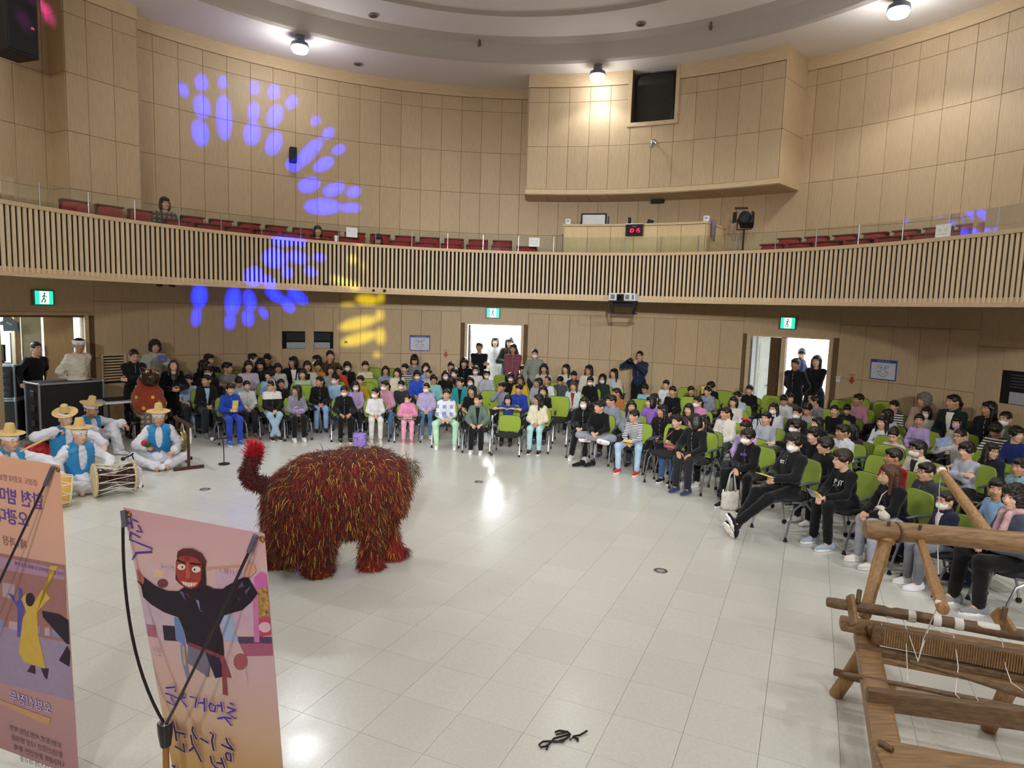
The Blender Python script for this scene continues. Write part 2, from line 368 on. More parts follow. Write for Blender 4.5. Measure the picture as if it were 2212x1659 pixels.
# the rest of the shell behind the photographer
for nm, c, d in (('wall_front', (0, -5, 4.5), (24, .2, 9.2)), ('wall_left', (-9.6, 1, 4.5), (.2, 13, 9.2)), ('wall_right', (9.2, 1, 4.5), (.2, 13, 9.2))):
    b = MB(); b.box(c, d); o = b.build(nm, M_WALL); o['kind'] = 'structure'
# balcony
RP = 7.15
b = MB(); b.arc(RP, RW+.1, 2.9, 3.0, -96, 96); b.arc(8.12, RW+.1, 3.0, 3.2, -96, 96); bal = b.build('balcony', M_TRIM); bal['kind'] = 'structure'
b = MB(); b.arc(RP+.02, RP+.05, 2.93, 3.88, -96, 96); b.build('parapet_backing', M_BLACK, bal)
b = MB(); b.arc(RP-.03, RP+.07, 3.87, 3.93, -96, 96); b.build('top_rail', M_TRIM, bal)
b = MB(); b.arc(RP-.03, RP+.07, 2.865, 2.93, -96, 96); b.build('bottom_rail', M_TRIM, bal)
sme = chamfer_box('slat', (.046, .034, .945), .003); sme.materials.append(M_SLAT)
st = .09/RP*180/math.pi; k0 = -79.3; k = 0
while k0+st*k < 96:
    th = k0+st*k; link('slat', sme, None, bal, pol(RP+.003, th, 3.4), (0, 0, R_(-th))); k += 1
M_GLASS = glassy('clear_glass', (.93, .96, .95), .0)
for i in range(-14, 16):
    t0 = 2.5+i*6.4; b = MB(); b.arc(RP+.015, RP+.027, 3.93, 4.27, t0+.06, t0+6.34, 4); b.build('glass_panel', M_GLASS, bal)
    b = MB(); b.box((0, 0, 0), (.014, .02, .34), bev=.002); b.build('glass_clip', mat('clip_steel', 'b9bcc0', .3, metal=.8), bal, loc=pol(RP+.021, t0, 4.1), rot=(0, 0, R_(-t0)))
# doorways
def casing(parent, t0, t1, zt, m):
    b = MB(); b.arc(RW-.03, RW+.16, 0, zt+.05, t0-.45, t0); b.arc(RW-.03, RW+.16, 0, zt+.05, t1, t1+.45); b.arc(RW-.03, RW+.16, zt, zt+.05, t0, t1); b.build('casing', m, parent)
M_LEAF = wood('door_oak', 'bf9f70')
M_WHITE = mat('corridor_white', 'e9eef0', .7)
def leaf(parent, p0, p1, h, m=None):        # a panelled door leaf from p0 to p1
    p0 = Vector(p0); p1 = Vector(p1); d = p1-p0; w = d.length; rz = math.atan2(d.y, d.x); e = bpy.data.objects.new('leaf', None)
    b = MB(); b.box((w/2, 0, h/2), (w, .045, h-.01), bev=.004); lf = b.build('leaf', m or M_LEAF, parent, loc=p0, rot=(0, 0, rz))
    for k, (za, zb) in enumerate(((.12, .62), (.68, 1.32), (1.38, h-.15))):
        for s in (-1, 1):
            b = MB(); b.box((w/2, s*.024, (za+zb)/2), (w-.24, .008, zb-za), bev=.003); b.build('door_panel', m or M_LEAF, lf)
    b = MB(); b.lathe([(.012, 0), (.012, .03), (.028, .04), (.028, .06), (.01, .07)], 12, M=Euler((R_(90), 0, 0)).to_matrix(), c=(w-.07, -.022, 1.0)); b.build('knob', mat('brass', 'a98a4a', .3, metal=1), lf, True)
    return lf
d1 = thing('door_1', 'open doorway with a bright white corridor behind it', 'door', pol(RW, -1.5, 0)); d1['kind'] = 'structure'; d1.location = (0, 0, 0)
casing(d1, *DOORS[1], 2.2, M_TRIM)
leaf(d1, pol(RW+.1, -5.5, .01), pol(RW+.86, -5.0, .01), 2.18, M_DARK)
d2 = thing('door_2', 'open double doorway to blazing daylight', 'door'); d2['kind'] = 'structure'
casing(d2, *DOORS[2], 2.19, M_TRIM)
gl_ = lambda px, r: Vector((*onc(px, 800, r).xy, .01))
leaf(d2, gl_(1631, RW+.16), gl_(1659, RW+.85), 2.17, mat('pale_green_door', 'c9d0c2', .5)); leaf(d2, gl_(1661, RW+.3), gl_(1687, RW+.14), 2.17, M_DARK)
b = MB(); b.box((0, 0, 1.1), (.1, .12, 2.2), bev=.006); b.build('post', M_TRIM, d2, loc=gl_(1690, RW+.1), rot=(0, 0, R_(-43)))
d3 = thing('door_3', 'open doorway behind the flight cases with a half-open oak leaf', 'door'); d3['kind'] = 'structure'
casing(d3, *DOORS[0], 2.24, M_TRIM)
fl_ = lambda px, r: Vector((*onc(px, 800, r).xy, .01))
leaf(d3, fl_(162, RW+.12), fl_(98, RW+.3), 2.22)
pa, pb = fl_(93, RW+.34), fl_(50, RW+.5); b = MB(); b.bar(pa+Vector((0, 0, 1.1)), pb+Vector((0, 0, 1.1)), .05, 2.2, up=(0, 0, 1)); b.build('side_panel', mat('pale_panel', 'b9b696', .6), d3)
b = MB(); b.box((0, 0, 1.11), (.1, .12, 2.2), bev=.004); b.build('post', M_TRIM, d3, loc=fl_(38, RW+.45), rot=(0, 0, R_(66)))
# corridor behind door 1 and vestibule behind door 2
def room(name, th, t_half, depth, h, m, mf, open_far=False):
    w = 2*t_half; c = pol(RW+.16+depth/2, th, 0); rz = R_(-th); par = thing(name, name.replace('_', ' ')+' beyond the doorway', 'corridor', c, rz); par['kind'] = 'structure'
    for nm, cc, dd, mm in (('floor_slab', (0, 0, -.05), (w, depth, .09), mf), ('ceiling_slab', (0, 0, h+.05), (w, depth, .1), m), ('side_wall', (-w/2, 0, h/2), (.1, depth, h), m), ('side_wall', (w/2, 0, h/2), (.1, depth, h), m), ('end_wall', (0, depth/2, h/2), (w, .1, h), m)):
        if nm == 'end_wall' and open_far: continue
        b = MB(); b.box(cc, dd); b.build(nm, mm, par)
    return par
M_CFL = mat('corridor_floor', 'c3c9c9', .3)
r1 = room('trim_corridor', -1.5, 2.2, 4.5, 2.7, M_WHITE, M_CFL)
def area(name, loc, rot, sx, sy, power, col=(1, 1, 1)):
    l = bpy.data.lights.new(name, 'AREA'); l.shape = 'RECTANGLE'; l.size = sx; l.size_y = sy; l.energy = power; l.color = col
    o = bpy.data.objects.new(name, l); COL.objects.link(o); o.location = loc; o.rotation_euler = rot; return o
area('corridor_lamp', pol(RW+2.4, -1.5, 2.68), (0, 0, 0), 1.2, 3, 420, (.9, .97, 1))
r2 = room('trim_vestibule', 46.4, 1.5, 2.0, 2.7, M_WHITE, M_CFL, True)
r3 = room('trim_lobby', -66, 2.2, 3.2, 2.7, M_WHITE, M_CFL)
area('lobby_lamp', pol(RW+2.3, -68, 2.68), (0, 0, 0), 1.2, 1.2, 240, (.88, .96, 1))
b = MB(); b.box((0, 0, -.11), (90, 90, .08)); g = b.build('floor_outside', mat('pavement', 'b9b7b0', .8)); g['kind'] = 'structure'; g.location = (0, 6, -.02)
# ================================================================ people: bodies grown from distance fields
def rc(a, b, ra, rb=None): return ('c', np.array(a, float), np.array(b, float), ra, ra if rb is None else rb)
def el(c, r, M=None): return ('e', np.array(c, float), np.array(r, float), M)
def sdf(p, X):
    if p[0] == 'c':
        a, b = p[1], p[2]; d = b-a; L = float(d@d)+1e-9; q = X-a; t = np.clip((q@d)/L, 0, 1)
        return np.sqrt(((q-t[..., None]*d)**2).sum(-1))-(p[3]+(p[4]-p[3])*t)
    q = X-p[1]
    if p[3] is not None: q = q@p[3]
    k0 = np.sqrt(((q/p[2])**2).sum(-1)); k1 = np.sqrt(((q/(p[2]**2))**2).sum(-1))+1e-9
    return k0*(k0-1)/k1
def bb(p):
    if p[0] == 'c':
        r = max(p[3], p[4]); return np.minimum(p[1], p[2])-r, np.maximum(p[1], p[2])+r
    r = p[2] if p[3] is None else np.full(3, p[2].max()); return p[1]-r, p[1]+r
def net(prims, vox, k=.03, cut=(), post=None, ck=.008):
    B = [bb(p) for p in prims]; lo = np.min([x[0] for x in B], 0)-3*vox-.01; hi = np.max([x[1] for x in B], 0)+3*vox+.01
    n = np.ceil((hi-lo)/vox).astype(int)+1
    ax = [lo[i]+vox*np.arange(n[i]) for i in range(3)]; D = np.full(n, .5)
    def blk(l, h):
        i0 = np.clip(((l-lo)/vox).astype(int), 0, n); i1 = np.clip(((h-lo)/vox).astype(int)+2, 0, n)
        s = tuple(slice(i0[i], i1[i]) for i in range(3)); return s, np.stack(np.meshgrid(*[ax[i][s[i]] for i in range(3)], indexing='ij'), -1)
    for p, (l, h) in zip(prims, B):
        s, X = blk(l-.05, h+.05)
        if X.size == 0: continue
        d = sdf(p, X); A = D[s]; g = np.maximum(k-np.abs(A-d), 0)/k; D[s] = np.minimum(A, d)-g*g*k*.25
    for p in cut:
        if callable(p):
            X = np.stack(np.meshgrid(*ax, indexing='ij'), -1); D = np.maximum(D, p(X)); continue
        l, h = bb(p); s, X = blk(l-.03, h+.03)
        if X.size == 0: continue
        d = -sdf(p, X); A = D[s]; g = np.maximum(ck-np.abs(A-d), 0)/ck; D[s] = np.maximum(A, d)+g*g*ck*.25
    if post is not None:
        X = np.stack(np.meshgrid(*ax, indexing='ij'), -1); D = D+post(X)
    return surf(D, lo, vox)
def surf(D, lo, vox):
    S = D < 0; n = D.shape; N = D.size; acc = np.zeros((N, 3)); cnt = np.zeros(N); Q = []
    st = np.array([n[1]*n[2], n[2], 1])
    for a in range(3):
        o1, o2 = (a+1) % 3, (a+2) % 3
        s0 = [slice(1, -1)]*3; s1 = [slice(1, -1)]*3; s0[a] = slice(0, -1); s1[a] = slice(1, None)
        A = D[tuple(s0)]; Bq = D[tuple(s1)]; ch = (A < 0) != (Bq < 0)
        idx = np.argwhere(ch)
        if len(idx) == 0: continue
        da = A[ch]; db = Bq[ch]; t = da/(da-db); off = np.ones(3, int); off[a] = 0; idx = idx+off
        pos = idx.astype(float); pos[:, a] += t
        cells = []
        for e1, e2 in ((0, 0), (-1, 0), (-1, -1), (0, -1)):
            c = idx.copy(); c[:, o1] += e1; c[:, o2] += e2; ids = c@st; cells.append(ids)
            for q in range(3): acc[:, q] += np.bincount(ids, pos[:, q], N)
            cnt += np.bincount(ids, minlength=N)
        q = np.stack(cells, 1); fl = da >= 0; q[fl] = q[fl][:, ::-1]; Q.append(q)
    Q = np.concatenate(Q); u, inv = np.unique(Q, return_inverse=True)
    V = acc[u]/cnt[u][:, None]*vox+lo
    return V, inv.reshape(-1, 4)
def join(parts):
    V = []; Fc = []; n = 0
    for v, f in parts: V.append(v); Fc.append(f+n); n += len(v)
    return np.concatenate(V), np.concatenate(Fc)
def bridge(v, f):
    # tie the separate shells of a mesh together so that it is one connected surface
    n = len(v); lab = np.arange(n); E = np.concatenate([np.stack([f[:, i], f[:, (i+1) % 4]], 1) for i in range(4)])
    while True:
        m = np.minimum(lab[E[:, 0]], lab[E[:, 1]]); l2 = lab.copy(); np.minimum.at(l2, E[:, 0], m); np.minimum.at(l2, E[:, 1], m); l2 = l2[l2]
        if (l2 == lab).all(): break
        lab = l2
    ids = np.unique(lab); 
    if len(ids) < 2: return v, f
    big = max(ids, key=lambda i: float(np.ptp(v[lab == i], axis=0).sum())); A = np.where(lab == big)[0]; add = []
    for i in ids:
        if i == big: continue
        B = np.where(lab == i)[0]; Bs = B[::max(1, len(B)//150)]; As = A[::max(1, len(A)//1500)]
        d = ((v[Bs][:, None]-v[As][None])**2).sum(-1); q = np.unravel_index(d.argmin(), d.shape); bi, ai = Bs[q[0]], As[q[1]]
        fa = f[(f == ai).any(1)][0]; fb = f[(f == bi).any(1)][0]; add.append([ai, fa[(list(fa).index(ai)+1) % 4], bi, fb[(list(fb).index(bi)+1) % 4]])
    return v, np.concatenate([f, np.array(add, f.dtype)])
def xf(part, M, flip=False):
    v, f = part; M = np.array(M); v = v@M[:3, :3].T+M[:3, 3]; return v, (f[:, ::-1] if flip else f)
def npmesh(name, part, m=None):
    v, f = part; me = bpy.data.meshes.new(name); nv, nf = len(v), len(f)
    me.vertices.add(nv); me.vertices.foreach_set('co', np.ascontiguousarray(v, np.float32).ravel())
    me.loops.add(nf*4); me.loops.foreach_set('vertex_index', np.ascontiguousarray(f, np.int32).ravel())
    me.polygons.add(nf); me.polygons.foreach_set('loop_start', np.arange(0, nf*4, 4, dtype=np.int32))
    me.update(calc_edges=True); me.validate(); me.shade_smooth()
    if m: me.materials.append(m)
    return me
def wob(amp, f, ph=0): return lambda X: amp*np.sin(f*X[..., 0]+ph+2*np.sin(f*.6*X[..., 2]))*np.sin(f*1.3*X[..., 2]+1.7*np.sin(f*.5*X[..., 1]+ph))
# ---- head, face parts, hair, masks: all in head space (face towards -y)
HEADP = [el((0, .012, .025), (.073, .092, .088)), el((0, -.03, -.035), (.059, .06, .076)), el((0, -.058, -.092), (.026, .024, .02)),
         rc((0, -.088, .008), (0, -.104, -.026), .007, .0125), el((.014, -.092, -.03), (.009, .009, .008)), el((-.014, -.092, -.03), (.009, .009, .008)),
         el((.036, -.06, -.022), (.024, .022, .022)), el((-.036, -.06, -.022), (.024, .022, .022)), el((0, -.084, -.058), (.024, .011, .010)),
         el((.03, -.077, .03), (.024, .012, .008)), el((-.03, -.077, .03), (.024, .012, .008)),
         el((.076, .012, -.012), (.009, .02, .031)), el((-.076, .012, -.012), (.009, .02, .031)), rc((0, .02, -.06), (0, .03, -.13), .05, .046)]
HEADC = [el((.03, -.1, .01), (.017, .0135, .0075)), el((-.03, -.1, .01), (.017, .0135, .0075)), el((0, -.1, -.0585), (.02, .006, .0022))]
HEAD = {1: net(HEADP, .006, .02, HEADC), 0: net(HEADP, .0082, .02, HEADC)}
def ico(c, r, n=10, m=7):
    v = []; f = []
    for i in range(m):
        a = math.pi*(i+.5)/m-math.pi/2
        for k in range(n): t = 2*math.pi*k/n; v.append((c[0]+r[0]*math.cos(a)*math.cos(t), c[1]+r[1]*math.cos(a)*math.sin(t), c[2]+r[2]*math.sin(a)))
    for i in range(m-1):
        for k in range(n): f.append((i*n+k, i*n+(k+1) % n, (i+1)*n+(k+1) % n, (i+1)*n+k))
    return v, f
M_EYEW = mat('eye_white', 'e4dcd4', .3, 0); M_IRIS = mat('iris_dark', '1c120d', .15, 0); M_LIP = mat('lips', 'a4605a', .5, .05); M_BROW = mat('brow', '1d1714', .8)
b = MB()
for s in (-1, 1): b.add(*ico((s*.03, -.0815, .009), (.0125, .006, .0044)))
EYEW = mkmesh('eyes', b.v, b.f, True); EYEW.materials.append(M_EYEW); nw = len(b.f)
b2 = MB(); b2.v = b.v; b2.f = b.f
for s in (-1, 1): b2.add(*ico((s*.03, -.0852, .0092), (.0056, .0035, .0046)))
EYEW = mkmesh('eyes', b2.v, b2.f, True); EYEW.materials.append(M_EYEW); EYEW.materials.append(M_IRIS)
for i, p in enumerate(EYEW.polygons): p.material_index = 0 if i < nw else 1
b = MB()
for s in (-1, 1): b.tube([(s*.013, -.0905, .0285), (s*.03, -.0905, .034), (s*.048, -.078, .029)], [.0028, .0034, .0018], 5)
BROW = mkmesh('eyebrows', b.v, b.f, True); BROW.materials.append(M_BROW)
b = MB(); b.add(*ico((0, -.0925, -.059), (.018, .0055, .0062)))
LIPS = mkmesh('mouth', b.v, b.f, True); LIPS.materials.append(M_LIP)
def cutb(f): return f
HC = el((0, .016, .032), (.082, .102, .093)); st = wob(.0028, 260)
nape = lambda z0: (lambda X: np.where(X[..., 1] > -.2, z0-X[..., 2], -1))
FACE = lambda top: el((0, -.125, top-.085), (.068, .105, .085))
HAIR = {}
def hair(k):
    if k in HAIR: return HAIR[k]
    w = wob(.003, 230); side = []
    if k == 'short': pr = [HC, el((0, -.06, .075), (.06, .035, .03))]; ct = [FACE(.042), nape(-.055), el((.09, -.03, -.05), (.05, .05, .06)), el((-.09, -.03, -.05), (.05, .05, .06))]
    elif k == 'crop': pr = [el((0, .016, .034), (.079, .098, .088))]; ct = [FACE(.064), nape(-.04), el((.09, -.03, -.05), (.05, .06, .07)), el((-.09, -.03, -.05), (.05, .06, .07))]
    elif k == 'mop': pr = [el((0, .016, .034), (.09, .108, .098)), el((0, -.06, .07), (.068, .045, .036)), el((.06, -.02, .02), (.03, .05, .04)), el((-.06, -.02, .02), (.03, .05, .04))]; ct = [FACE(.036), nape(-.06), el((.1, -.03, -.07), (.05, .05, .06)), el((-.1, -.03, -.07), (.05, .05, .06))]; w = wob(.005, 170)
    elif k == 'bob': pr = [HC, el((.07, .0, -.045), (.026, .058, .085)), el((-.07, .0, -.045), (.026, .058, .085)), el((0, .05, -.045), (.08, .055, .085)), el((0, -.062, .07), (.06, .032, .03))]; ct = [FACE(.036), nape(-.13)]
    elif k == 'long': pr = [HC, el((0, .06, -.10), (.088, .05, .2)), rc((.074, .0, .02), (.085, -.015, -.2), .028, .02), rc((-.074, .0, .02), (-.085, -.015, -.2), .028, .02), el((0, -.062, .072), (.058, .03, .028))]; ct = [FACE(.05), nape(-.30)]
    elif k == 'wavy': pr = [HC, el((0, .06, -.11), (.1, .055, .21)), rc((.076, .0, .02), (.095, -.03, -.24), .032, .026), rc((-.076, .0, .02), (-.095, -.03, -.24), .032, .026), el((0, -.062, .07), (.06, .034, .03))]; ct = [FACE(.046), nape(-.33)]; w = wob(.007, 95)
    elif k == 'tied': pr = [el((0, .016, .032), (.079, .099, .089)), rc((0, .1, .03), (0, .145, -.03), .026, .024), rc((0, .145, -.03), (0, .13, -.18), .024, .012), el((0, -.06, .075), (.055, .03, .022))]; ct = [FACE(.058), nape(-.2), el((.09, -.03, -.06), (.05, .06, .07)), el((-.09, -.03, -.06), (.05, .06, .07))]
    elif k == 'bun': pr = [el((0, .016, .032), (.079, .099, .089)), el((0, .085, .075), (.036, .036, .034))]; ct = [FACE(.06), nape(-.06), el((.09, -.03, -.06), (.05, .06, .07)), el((-.09, -.03, -.06), (.05, .06, .07))]
    elif k == 'perm': pr = [el((0, .02, .034), (.1, .118, .108)), el((.07, .01, -.03), (.035, .06, .06)), el((-.07, .01, -.03), (.035, .06, .06)), el((0, .06, -.04), (.085, .06, .07)), el((0, -.06, .078), (.07, .04, .034))]; ct = [FACE(.05), nape(-.1)]; w = wob(.010, 120)
    HAIR[k] = npmesh('hair', net(pr, .0075, .025, ct, w)); return HAIR[k]
def maskmesh():
    pr = [el((0, -.036, -.042), (.066, .068, .062)), rc((0, -.09, -.03), (0, -.1, -.055), .02, .022)]
    v, f = net(pr, .007, .03, [lambda X: X[..., 2]-(-.012)+.25*np.abs(X[..., 0]), lambda X: X[..., 1]+.03-.3*np.abs(X[..., 0])])
    b = MB(); b.v = [Vector(p) for p in v]; b.f = [list(q) for q in f]
    for s in (-1, 1):
        b.tube([(s*.058, -.045, -.03), (s*.079, .02, -.004)], .0018, 4); b.tube([(s*.058, -.04, -.065), (s*.079, .022, -.022)], .0018, 4)
    return mkmesh('face_mask', b.v, b.f, True)
MASK = maskmesh()
def glassesmesh():
    b = MB()
    for s in (-1, 1):
        b.tube([(s*.031+.022*math.cos(t), -.104, .006+.018*math.sin(t)) for t in [2*math.pi*k/12 for k in range(13)]], .0022, 5, False)
        b.tube([(s*.053, -.102, .012), (s*.078, -.05, .012), (s*.08, .015, .004)], .002, 5)
    b.tube([(-.009, -.105, .01), (.009, -.105, .01)], .002, 5); return mkmesh('glasses', b.v, b.f, True)
GLASSES = glassesmesh(); M_GFR = mat('spectacle_frame', '2a211d', .3)
# ---- hands (right hand: fingers along +x, thumb +y, palm faces -z)
def handnet(curl, spread=0., thumb=.0, vx=.006):
    pr = [el((.045, 0, 0), (.05, .04, .016)), el((.062, .012, -.004), (.026, .03, .014)), rc((-.05, 0, 0), (.01, 0, 0), .026, .025)]
    for i, (y, L) in enumerate(((.029, .070), (.010, .078), (-.009, .072), (-.027, .056))):
        p = np.array((.083-abs(y-.005)*.15, y, 0)); a = 0.; r = .0088 if i < 3 else .0078
        for j, l in enumerate((.45, .31, .24)):
            a += curl*(.9, 1.1, .8)[j]; q = p+L*l*np.array((math.cos(a), spread*y*6, -math.sin(a))); pr.append(rc(p, q, r, r*.92)); p = q; r *= .92
    p = np.array((.02, .03, -.006))
    for l, dx, dy, dz in ((.042, .62, .75, -.25), (.032, .85, .35+thumb*-.6, -.35), (.024, .95, .1+thumb*-.6, -.35)):
        d = np.array((dx, dy, dz)); q = p+l*d/np.linalg.norm(d); pr.append(rc(p, q, .0118, .0096)); p = q
    return net(pr, vx, .008)
HANDS = {v: {'relax': handnet(.45, vx=x), 'flat': handnet(.12, .25, vx=x), 'grip': handnet(1.0, 0, 1, vx=x)} for v, x in ((1, .0058), (0, .0082))}
# ---- shoes
_v, _f = net([rc((0, .045, .045), (0, -.06, .036), .042, .038), rc((0, -.06, .036), (0, -.15, .03), .04, .03), rc((0, .04, .04), (0, .03, .1), .045, .04)], .010, .02, [lambda X: .012-X[..., 2], lambda X: X[..., 2]-.105])
SHOE = npmesh('shoe', (_v, _f))
b = MB(); pts = [(.034*math.cos(t)*(1.15 if math.sin(t) < 0 else 1), -.055+.125*math.sin(t)) for t in [2*math.pi*k/18 for k in range(18)]]
b.prism([(x*1.15, y) for x, y in pts], .024); SOLE = mkmesh('sole', b.v, b.f)
# ---- poses
def ik(a, c, l1, l2, hint):
    a = np.array(a, float); c = np.array(c, float); d = c-a; L = np.linalg.norm(d); L2 = min(L, (l1+l2)*.998); u = d/L; c = a+u*L2
    t = (l1*l1-l2*l2+L2*L2)/(2*L2); h = math.sqrt(max(l1*l1-t*t, 0)); w = np.array(hint, float); w = w-u*(w@u); w /= np.linalg.norm(w)+1e-9
    return a+u*t+w*h, c
POSE = {}
def pose(key, adult=False, stand=False, floor=False, lean=4, knees=None, ankles=None, wr=None, hands=('relax', 'relax'), hdir=None, elb=None, tilt=0., slim=1., sidelean=0, seat=.45):
    """joints of a figure; origin on the floor below the pelvis, facing -y. Lists run (right, left) = (-x, +x)."""
    s = 1. if adult else .84; J = {}; J['s'] = s
    hz = (.91*s if stand else (.12 if floor else seat+.085*s))
    P = np.array((0, .03 if not stand else 0, hz)); ln = R_(lean); sl = R_(sidelean)
    up = np.array((math.sin(sl), -math.sin(ln), math.cos(ln)*math.cos(sl)))
    J['P'] = P; J['up'] = up; J['chest'] = P+up*.30*s; J['neck'] = P+up*.50*s
    J['head'] = J['neck']+up*.10*s+np.array((0, -.025*s, .055))
    fw = np.array((0, -math.cos(ln), -math.sin(ln)))
    J['sh'] = [J['neck']-up*.055*s+np.array((x*.145*s*slim, 0, 0)) for x in (-1, 1)]
    J['hip'] = [P+np.array((x*.088*s, -.02, -.01)) for x in (-1, 1)]
    if stand:
        knees = knees or [(x*.10*s, -.02, .48*s) for x in (-1, 1)]; ankles = ankles or [(x*.11*s, .02, .08) for x in (-1, 1)]
    elif not floor:
        knees = knees or [(x*.115*s, -.40*s, hz-.015) for x in (-1, 1)]; ankles = ankles or [(x*.12*s, -.40*s, .085) for x in (-1, 1)]
    J['kn'] = [np.array(k, float) for k in knees]; J['an'] = [np.array(k, float) for k in ankles]
    if wr is None: wr = [(x*.21*s, -.03, hz-.05) for x in (-1, 1)] if stand else [(x*.055, -.25*s, hz+.09) for x in (-1, 1)]
    elb = elb or [(x*.7, .6, -.35) for x in (-1, 1)]
    J['el'] = []; J['wr'] = []
    for i in range(2):
        e, w = ik(J['sh'][i], wr[i], .285*s, .25*s, elb[i]); J['el'].append(e); J['wr'].append(w)
    J['hands'] = hands; J['hdir'] = hdir; J['floor'] = floor; J['stand'] = stand; J['slim'] = slim; J['adult'] = adult
    POSE[key] = J; J['key'] = key; J['cache'] = {}
    return J
def limb(J, g, what):
    s = J['s']; P = []
    if what in ('body', 'top'):
        up = J['up']; c = J['chest']; p = J['P']; n = J['neck']; sm = J['slim']
        Mz = None
        P += [el(p+up*.03*s, (.145*s*sm+g, .105*s+g, .13*s+g)), el(c-up*.05*s, (.132*s*sm+g, .1*s+g, .17*s+g)), el(c+up*.07*s, (.14*s*sm+g, .105*s+g, .14*s+g)), rc(J['sh'][0], J['sh'][1], .05*s+g*.6), rc(n-up*.05*s, n, .07*s+g*.5, .05*s)]
    if what in ('body', 'top', 'tee'):
        for i in range(2):
            a, e, w = J['sh'][i], J['el'][i], J['wr'][i]
            if what == 'body': P += [rc(a, e, .046*s, .037*s), rc(e, w, .036*s, .026*s)]
    if what == 'body':
        P.append(rc(J['neck']-J['up']*.03, J['head']+np.array((0, .02, -.06)), .05*s, .047*s))
        for i in range(2): P += [rc(J['hip'][i], J['kn'][i], .076*s, .052*s), rc(J['kn'][i], J['an'][i], .05*s, .036*s), rc(J['an'][i], J['an'][i]+np.array((0, -.09*s, -.04)), .034*s, .03*s)]
    return P
def part_top(J, style):
    """style: shirt, jacket, coat, tee, vest, robe"""
    if style in J['cache']: return J['cache'][style]
    s = J['s']; g = {'shirt': .012, 'tee': .012, 'jacket': .028, 'hood': .022, 'coat': .03, 'robe': .035, 'vest': .05}[style]
    P = limb(J, g, 'top'); n = J['neck']; up = J['up']
    if style != 'vest':
        for i in range(2):
            a, e, w = J['sh'][i], J['el'][i], J['wr'][i]; ga = g if style not in ('robe',) else .03
            if style == 'tee': P.append(rc(a, a+(e-a)*.62, .058*s, .058*s))
            else: P += [rc(a, e, .05*s+ga*.7, .044*s+ga*.7), rc(e, e+(w-e)*.93, .043*s+ga*.7, .034*s+ga*(.7 if style != 'robe' else 1.3))]
    if style in ('jacket', 'coat', 'hood'): 
        for k in range(8):
            t = 2*math.pi*k/8; P.append(rc(n+np.array((math.cos(t)*.06*s, math.sin(t)*.055*s, .012*s)), n+np.array((math.cos(t)*.066*s, math.sin(t)*.06*s, .045*s)), .014))
    if style == 'hood': P.append(el(n+np.array((0, .095*s, -.01)), (.1*s, .055*s, .07*s)))
    if style in ('coat', 'robe') and J['stand']: 
        L = .42 if style == 'coat' else .66; P += [rc(J['P'], J['P']-np.array((0, 0, L*s)), .16*s, .17*s)]
    elif style == 'robe': P += [rc(J['P'], J['P']+np.array((0, -.1, -.02)), .15*s)]
    cut = [rc(n+np.array((0, -.015, .02)), n+np.array((0, -.04*s, .14)), .05*s, .075*s)]
    if style in ('coat', 'robe') and J['stand']: hem = J['P'][2]-(.36 if style == 'coat' else .62)*s; cut.append(lambda X: hem-X[..., 2])
    if style == 'vest': cut += [el(n+np.array((0, -.14*s, -.13*s)), (.05*s, .12*s, .2*s)), rc(J['sh'][0]+np.array((-.03, 0, 0)), J['sh'][0]+np.array((-.2, 0, 0)), .07*s, .08), rc(J['sh'][1]+np.array((.03, 0, 0)), J['sh'][1]+np.array((.2, 0, 0)), .07*s, .08)]
    v = net(P, .0152, .035, cut, wob(.0035 if style != 'robe' else .008, 62 if style != 'robe' else 48, 1.3))
    J['cache'][style] = npmesh(style, v); return J['cache'][style]
def part_inset(J, style, kind):
    k = (style, kind)
    if k in J['cache']: return J['cache'][k]
    s = J['s']; g = {'jacket': .028, 'hood': .022, 'coat': .03}[style]+.004; n = J['neck']; z0 = J['P'][2]+.06*s; z1 = n[2]-.005; yc = (J['chest'][1]+n[1])/2
    w = (lambda z: .0065) if kind == 'zip' else (lambda z: .02*s+.13*np.clip(z-(z0+.12*s), 0, 1))
    cut = [lambda X: np.abs(X[..., 0])-w(X[..., 2]), lambda X: X[..., 1]-yc+.02, lambda X: z0-X[..., 2], lambda X: X[..., 2]-z1]
    J['cache'][k] = npmesh(kind, net(limb(J, g, 'top'), .0105, .035, cut)); return J['cache'][k]
def part_trousers(J, style='trousers'):
    if style in J['cache']: return J['cache'][style]
    s = J['s']; P = [el(J['P']-J['up']*.01, (.15*s, .115*s, .105*s))]; wd = 1.13 if style == 'wide' else 1.
    if style in ('skirt', 'longskirt'):
        for i in range(2):
            if J['stand']: e = J['hip'][i]+np.array(((-1, 1)[i]*.06, 0, -(.40 if style == 'skirt' else .62)*s)); P.append(rc(J['hip'][i], e, .1*s, .12*s))
            else:
                P.append(rc(J['hip'][i], J['kn'][i], .1*s, .085*s))
                if style == 'longskirt': P.append(rc(J['kn'][i], (J['kn'][i]+2*J['an'][i])/3, .09*s, .12*s))
        if style == 'longskirt': P.append(rc((J['kn'][0]+J['kn'][1])/2, (J['an'][0]+J['an'][1])/2+np.array((0, 0, .1)), .12*s, .16*s))
    else:
        for i in range(2):
            k, a = J['kn'][i], J['an'][i]; e = a+(k-a)*(.06 if style != 'shorts' else .8)
            P += [rc(J['hip'][i], k, (.098*s*wd), .078*s*wd), rc(k, e, .076*s*wd, .06*s*wd**2)]
    v = net(P, .0152, .03, (), wob(.004 if style != 'wide' else .009, 55 if style != 'wide' else 42, .4)); J['cache'][style] = npmesh(style, v); return J['cache'][style]
